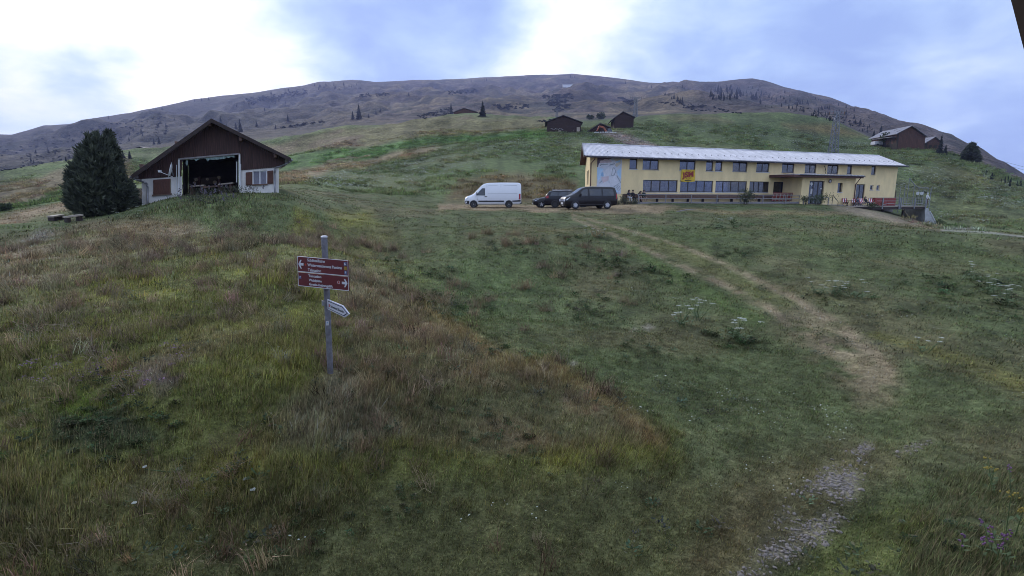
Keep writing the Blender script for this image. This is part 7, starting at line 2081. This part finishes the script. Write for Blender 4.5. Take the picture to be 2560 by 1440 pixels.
# coarse tussocks and herbs on the pasture behind
px_l = [clump(260 + k, 60, 1.1, .15, .48, .03, .6) for k in range(3)] + [leafy(264, 46, .9, .22, .10)]
x, y, z, c, tall, bare = sample(17000, 70, 185)
q = fbm(x / 9, y / 9, 3, 150)
PPx, PPy = project(x, y, z)
keep = (q > -.15) & ~((PPx > 1430) & (PPy > 415) & (PPx < 2260))
scatter('pasture_tussocks', np.stack([x, y, z], -1)[keep], rng.uniform(.6, 1.3, len(x))[keep], (jitter(c, len(x), .3) * 1.5)[keep], rng.integers(0, 4, len(x))[keep], px_l, 'coarse grass tufts and herbs on the hillside pasture', 'grass')
# broad-leaved weeds in the near grass
wl_ = [leafy(270 + k, 26, .13, .08, .016) for k in range(3)]
x, y, z, c, tall, bare = sample(2600, 4.5, 24)
keep = (fbm(x / 1.6, y / 1.6, 3, 160) > .12) & (bare < .3)
scatter('weeds', np.stack([x, y, z], -1)[keep], rng.uniform(.6, 1.4, len(x))[keep], jitter(np.tile((.075, .095, .06), (len(x), 1)), len(x), .3)[keep], rng.integers(0, 3, len(x))[keep], wl_, 'broad-leaved weeds among the near grass', 'weeds')
# dark leafy weed clumps in the slope, and dry straw tufts on the mound and the left slope
wc = [leafy(280 + k, 60, .30, .16, .040) for k in range(3)]
cx_, cy_ = [], []
for (px, py, n, sp_) in ((1520, 672, 26, .8), (1530, 660, 20, .6), (1065, 690, 24, .8), (1100, 770, 18, .7), (1180, 770, 22, .9), (1460, 640, 12, .5), (1825, 640, 8, .4), (1390, 605, 14, .9), (1300, 625, 14, .8), (1835, 850, 24, .35), (1500, 780, 22, .8), (1600, 860, 14, .5), (200, 1060, 60, .35), (300, 1090, 50, .35), (1290, 1110, 30, .3), (1240, 870, 24, .5), (1690, 700, 14, .6),
                         (2100, 745, 14, .5), (2450, 720, 30, 1.2), (2520, 760, 26, 1.0), (1820, 570, 30, 1.2), (2440, 1390, 40, .3), (760, 1330, 20, .25), (1020, 1240, 14, .2), (930, 1040, 30, .4), (1150, 1010, 30, .35)):
    g_ = ground_hit(px, py); cx_ += list(g_.x + rng.normal(0, sp_, n)); cy_ += list(g_.y + rng.normal(0, sp_, n))
cx_, cy_ = np.array(cx_), np.array(cy_); dd_ = np.hypot(cx_, cy_)
scatter('weed_clumps', np.stack([cx_, cy_, gz(cx_, cy_)], -1), rng.uniform(.25, .75, len(cx_)) * np.clip(dd_ / 14, .45, 1.3), jitter(np.tile((.075, .105, .052), (len(cx_), 1)), len(cx_), .3), rng.integers(0, 3, len(cx_)), wc, 'dark broad-leaved weed clumps growing in the mown slope', 'weeds')
sw = [clump(290 + k, 34, .10, .10, .30, .0035, .8, .4) for k in range(4)]
x, y, z, c, tall, bare = sample(5200, 4.5, 26, -48, 16)
keep = ((tall > .25) & (fbm(x / 1.4, y / 1.4, 3, 165) > .14)) | (fbm(x / .9, y / .9, 3, 166) > .42)
scatter('straw_tufts', np.stack([x, y, z], -1)[keep], (rng.uniform(.6, 1.5, len(x)) * np.clip(.6 + np.hypot(x, y) / 30, 0, 1.3))[keep], jitter(np.tile((.22, .175, .115), (len(x), 1)), len(x), .35)[keep], rng.integers(0, 4, len(x))[keep], sw, 'dry straw-coloured grass tufts on the mound and left slope', 'grass', .3)
# white umbels over the hillside meadow, small daisies near by
mat('petal white', (0.42, 0.44, 0.39), 0.9, 0.1, 9); mat('petal violet', (0.17, 0.085, 0.18), 0.9, 0.25, 9); mat('petal yellow', (0.32, 0.25, 0.05), 0.9, 0.2, 9)
def umbel(seed, n, rad, h, s, mm):
    r = random.Random(seed); m = MB()
    for _ in range(n):
        a = r.uniform(0, 6.283); q_ = rad * math.sqrt(r.random()); p = Vector((q_ * math.cos(a), q_ * math.sin(a), h * r.uniform(.6, 1.0))); w = s * r.uniform(.6, 1.3)
        m.add([p + Vector((w * math.cos(b), w * math.sin(b), r.uniform(-.3, .3) * w)) for b in (0, 1.05, 2.1, 3.14, 4.2, 5.25)], [(0, 1, 2, 3, 4, 5)])
    return m.mesh('umbel', MATS[mm])
um = [umbel(300 + k, 5, .8, .62, .085, 'petal white') for k in range(3)]
x, y, z, c, tall, bare = sample(46000, 74, 190)
PPx, PPy = project(x, y, z)
flo = np.zeros(len(x))
for poly, w in (([(690, 480), (860, 425), (1100, 372), (1365, 335), (1450, 335), (1450, 425), (1200, 430), (1000, 470), (800, 500), (700, 500)], .55), ([(1480, 345), (1650, 330), (2000, 335), (2180, 350), (2180, 380), (1900, 365), (1650, 362), (1480, 362)], .75), ([(1600, 318), (1850, 308), (2080, 330), (2080, 350), (1800, 330)], .25),
                ([(2250, 390), (2420, 410), (2560, 480), (2560, 560), (2340, 545), (2250, 500)], .5), ([(1950, 285), (2080, 300), (2180, 345), (2100, 335)], .15)):
    flo = np.maximum(flo, poly_mask(poly, PPx, PPy, 14) * w)
keep = rng.random(len(x)) < flo * np.clip(.55 + 1.6 * fbm(x / 12, y / 12, 3, 170), 0, 1.2)
scatter('white_umbels', np.stack([x, y, z], -1)[keep], rng.uniform(.6, 1.25, len(x))[keep], np.ones((len(x), 3))[keep], rng.integers(0, 3, len(x))[keep], um, 'white umbel flowers sprinkled over the hillside meadow', 'flowers')
ds = [umbel(310 + k, 4, .12, .07, .011, 'petal white') for k in range(2)]
x, y, z, c, tall, bare = sample(3000, 5, 30)
keep = (fbm(x / 2.2, y / 2.2, 3, 175) > .30) & (tall < .5) & (bare < .5)
scatter('daisies', np.stack([x, y, z], -1)[keep], rng.uniform(.7, 1.3, len(x))[keep], np.ones((len(x), 3))[keep], rng.integers(0, 2, len(x))[keep], ds, 'tiny white daisies dotted in the mown grass', 'flowers')
vs_ = [umbel(320 + k, 12, .10, .15, .009, 'petal violet') for k in range(2)]
x, y, z, c, tall, bare = sample(42000, 4, 12)
PPx, PPy = project(x, y, z)
hm_ = poly_mask([(280, 960), (350, 915), (430, 895), (520, 915), (510, 950), (390, 990), (300, 1000)], PPx, PPy, 20) + .2 * poly_mask([(30, 960), (150, 880), (300, 900), (280, 960), (120, 1000)], PPx, PPy, 20) + .22 * poly_mask([(330, 690), (480, 700), (430, 740), (330, 730)], PPx, PPy, 20)
keep = rng.random(len(x)) < hm_ * np.clip(.2 + 1.5 * fbm(x / .5, y / .5, 2, 178), 0, 1) * .30
scatter('thyme_flowers', np.stack([x, y, z], -1)[keep], rng.uniform(.7, 1.3, len(x))[keep], np.ones((len(x), 3))[keep], rng.integers(0, 2, len(x))[keep], vs_, 'violet flowers spread through the tall grass of the mound', 'flowers')
# gravel on the path
mat('pebble', (0.235, 0.205, 0.185), 0.85, 0.35, 20, thr=(.2, .8))
def pebble(seed):
    r = random.Random(seed); m = MB(); m.lathe([(.3, -.2), (.9, .0), (.8, .4), (.25, .62)], Matrix.Diagonal((r.uniform(.8, 1.4), 1, r.uniform(.6, 1), 1)), 6); me = m.mesh('pebble', MATS['pebble']); return me
pb = [pebble(k) for k in range(3)]
x, y, z, c, tall, bare = sample(60000, 4, 11, 10, 50)
i = np.clip(np.searchsorted(AZ, np.arctan2(x, y)), 0, NA - 1); j = np.clip(np.searchsorted(RR, np.hypot(x, y)), 0, NR - 1)
keep = rng.random(len(x)) < grav[i, j] * .75
scatter('gravel', np.stack([x, y, z], -1)[keep], np.clip(rng.gamma(2.0, .0055, len(x)) + .004, 0, .026)[keep], np.ones((len(x), 3))[keep], rng.integers(0, 3, len(x))[keep], pb, 'pale gravel showing through the worn path', 'gravel', .5)
# dwarf alder thickets on the mountain
def thicket(seed):
    r = random.Random(seed); m = MB()
    for _ in range(26):
        p = Vector((r.gauss(0, .45), r.gauss(0, .45), r.uniform(.1, .8))); u = Vector((r.gauss(0, 1), r.gauss(0, 1), r.gauss(.4, 1))).normalized() * .42; w = u.cross(Vector((r.gauss(0, 1), r.gauss(0, 1), r.gauss(0, 1)))).normalized() * .24
        m.add([p - u, p + w, p + u, p - w], [(0, 1, 2, 3)])
    return m.mesh('thicket', MATS['needles far'])
th_ = [thicket(k) for k in range(3)]
T_POLY = [([(1355, 240), (1430, 234), (1436, 252), (1420, 272), (1390, 282), (1368, 262)], 1.0), ([(1538, 246), (1556, 244), (1592, 258), (1580, 265)], 1.0), ([(1230, 262), (1320, 260), (1322, 272), (1250, 276)], .6), ([(600, 250), (760, 225), (770, 235), (620, 265)], .5), ([(1040, 290), (1130, 268), (1130, 285), (1060, 298)], .4),
          ([(700, 318), (810, 302), (812, 306), (702, 322)], .9), ([(1120, 230), (1200, 222), (1200, 232), (1120, 238)], .4), ([(1640, 255), (1760, 262), (1860, 285), (1740, 278)], .35), ([(900, 236), (960, 232), (980, 240), (900, 244)], .5), ([(0, 370), (420, 280), (420, 340), (200, 400), (0, 450)], .3), ([(1980, 262), (2100, 290), (2200, 330), (2080, 305)], .4), ([(1340, 300), (1400, 296), (1400, 304), (1345, 306)], .5)]
pts = []
for (poly, w) in T_POLY:
    xs = [p[0] for p in poly]; ys = [p[1] for p in poly]; n = int((max(xs) - min(xs)) * (max(ys) - min(ys)) * w * .22) + 16; n = min(n, 700)
    for _ in range(n):
        px, py = random.uniform(min(xs), max(xs)), random.uniform(min(ys), max(ys))
        if in_poly(px, py, poly) and vnoise(np.array([px / 9.0]), np.array([py / 4.0]), 5)[0] > -.35:
            p = ground_hit(px, py, 200)
            if math.hypot(p.x, p.y) < 2400: pts.append((*p, p.y))
pts = np.array(pts)
scatter('alder_thickets', pts[:, :3], rng.uniform(1.2, 3.0, len(pts)) / 1280 * pts[:, 3] * 1.1, np.ones((len(pts), 3)), rng.integers(0, 3, len(pts)), th_, 'dark dwarf shrub thickets in patches over the mountainside', 'thicket')

# white-flowered umbellifers one can pick out on the slope
mat('stem green', (0.08, 0.12, 0.045), 0.8, 0.3, 9)
def umbellifer(px, py, h, n, label, seed):
    r = random.Random(seed); g_ = ground_hit(px, py); t = thing('umbellifer', g_, label, 'plant')
    for k in range(n):
        b = g_ + Vector((r.gauss(0, .10), r.gauss(0, .10), -.02)); tp_ = b + Vector((r.gauss(0, .22), r.gauss(0, .18), h * r.uniform(.45, 1.15)))
        st_ = MB().tube(b, tp_, .008, .004, 5).build('stem', MATS['stem green'], t); um_ = MB()
        for _ in range(26):
            a = r.uniform(0, 6.283); q_ = .13 * min(.55, h) * math.sqrt(r.random()); p = tp_ + Vector((q_ * math.cos(a), q_ * math.sin(a), .035 - q_ * .15)); um_.add([p + Vector((.014 * math.cos(c_), .014 * math.sin(c_), r.uniform(-.006, .006))) for c_ in (0, 1.26, 2.5, 3.77, 5.0)], [(0, 1, 2, 3, 4)])
        um_.build('flower_head', MATS['petal white'], st_)['kind'] = 'stuff'
    lf = MB()
    for _ in range(60):
        a = r.uniform(0, 6.283); kk = h / .5; q_ = r.uniform(0, .26) * kk; p = g_ + Vector((q_ * math.cos(a), q_ * math.sin(a), r.uniform(.02, .18) * kk)); d = Vector((math.cos(a), math.sin(a), .3)) * r.uniform(.05, .11) * kk; s = Vector((-d.y, d.x, 0)) * .35; lf.add([p, p + d * .5 + s, p + d, p + d * .5 - s], [(0, 1, 2, 3)])
    lf.build('leaves', MATS['stem green'], t)
for k, (px, py, h, n, lab) in enumerate(((1838, 852, .55, 8, 'white-flowered umbellifer nearest the wheel track, middle of the slope'), (1708, 815, .50, 8, 'white-flowered umbellifer left of the one by the wheel track'), (1745, 800, .5, 6, 'white-flowered umbellifer just behind the leftmost of the two near the track'), (1800, 572, .7, 10, 'large white umbellifer patch below the terrace shrub, left part'),
                                        (1830, 562, .7, 9, 'large white umbellifer patch below the terrace shrub, right part'), (1500, 598, .5, 6, 'white umbellifer between the van and the wheel track'), (1475, 592, .5, 6, 'white umbellifer left of the wheel track top'), (2085, 742, .5, 6, 'white umbellifer right of the wheel track bend'),
                                        (2045, 735, .5, 5, 'smaller white umbellifer beside the wheel track bend'), (2140, 748, .5, 5, 'white umbellifer farthest right of the track bend'), (2470, 735, .5, 9, 'white umbellifer in the right slope flower patch'), (2520, 765, .5, 8, 'white umbellifer at the right end of the slope flower patch'),
                                        (2430, 700, .5, 7, 'white umbellifer at the left end of the right slope flower patch'), (295, 548, .5, 6, 'white umbellifer below the conifer on the hut bank'), (345, 545, .5, 5, 'white umbellifer below the left hut corner'), (2296, 880, .35, 4, 'single white umbellifer on the yellowish strip'),
                                        (442, 1180, .12, 1, 'single white flower on the dark grass, lower left'), (324, 1262, .12, 1, 'single white flower near the lower left corner'), (562, 1282, .18, 2, 'pair of small white flowers at the lower left'))):
    umbellifer(px, py, h, n, lab, 400 + k)
# violet and yellow flowering weeds in the right corner
def flower_weed(px, py, h, mm, label, seed, head):
    r = random.Random(seed); g_ = ground_hit(px, py); t = thing('flowering_weed', g_, label, 'plant')
    for k in range(head[0]):
        b = g_ + Vector((r.gauss(0, .06), r.gauss(0, .06), -.02)); tp_ = b + Vector((r.gauss(0, .09), r.gauss(0, .09), h * r.uniform(.75, 1.1))); st_ = MB().tube(b, tp_, .006, .003, 5).build('stem', MATS['stem green'], t); f_ = MB()
        for i_ in range(head[1]):
            q_ = tp_ + Vector((r.gauss(0, head[2]), r.gauss(0, head[2]), -abs(r.gauss(0, head[3])))); f_.box(q_, (.014, .014, .012), rz=r.random() * 3)
        f_.build('flower_head', MATS[mm], st_)['kind'] = 'stuff'
        for i_ in range(6):
            q_ = b.lerp(tp_, r.uniform(.1, .8)); a = r.uniform(0, 6.283); d = Vector((math.cos(a), math.sin(a), .4)) * .07; s = Vector((-d.y, d.x, 0)) * .2; MB().add([q_, q_ + d * .5 + s, q_ + d, q_ + d * .5 - s], [(0, 1, 2, 3)]).build('leaf', MATS['stem green'], st_)
flower_weed(2556, 1345, .42, 'petal yellow', 'yellow-flowered weed cut by the right picture edge', 500, (5, 13, .03, .02))
flower_weed(2490, 1235, .35, 'petal yellow', 'small yellow-flowered weed right of the gravel path', 501, (3, 6, .02, .015))
for k, (px, py, lab) in enumerate(((2476, 1370, 'violet flower spike in the lower right corner, upper one'), (2500, 1400, 'violet flower spike in the lower right corner, between two others'), (2510, 1432, 'violet flower spike lowest in the right corner'), (2395, 1390, 'violet flower spike nearest the gravel path'), (2552, 1240, 'violet flower spike high at the right edge'))):
    flower_weed(px, py, .32, 'petal violet', lab, 510 + k, (2, 7, .010, .05))

# ------------------------------------------------------------------ air
hz = bpy.data.materials.new('evening haze'); hz.use_nodes = True; nt = hz.node_tree; nt.nodes.clear()
pv = nt.nodes.new('ShaderNodeVolumePrincipled'); pv.inputs['Color'].default_value = (0.52, 0.57, 1.0, 1); pv.inputs['Density'].default_value = 0.00019; pv.inputs['Anisotropy'].default_value = 0.2
oo = nt.nodes.new('ShaderNodeOutputMaterial'); nt.links.new(pv.outputs[0], oo.inputs['Volume'])
zlo, zhi = float(ZG.min()) - 3, float(ZG.max()) + 12
ho_ = MB().box((0, 0, (zlo + zhi) / 2), (5900, 5900, zhi - zlo)).build('haze', hz)
tag(ho_, kind='stuff')
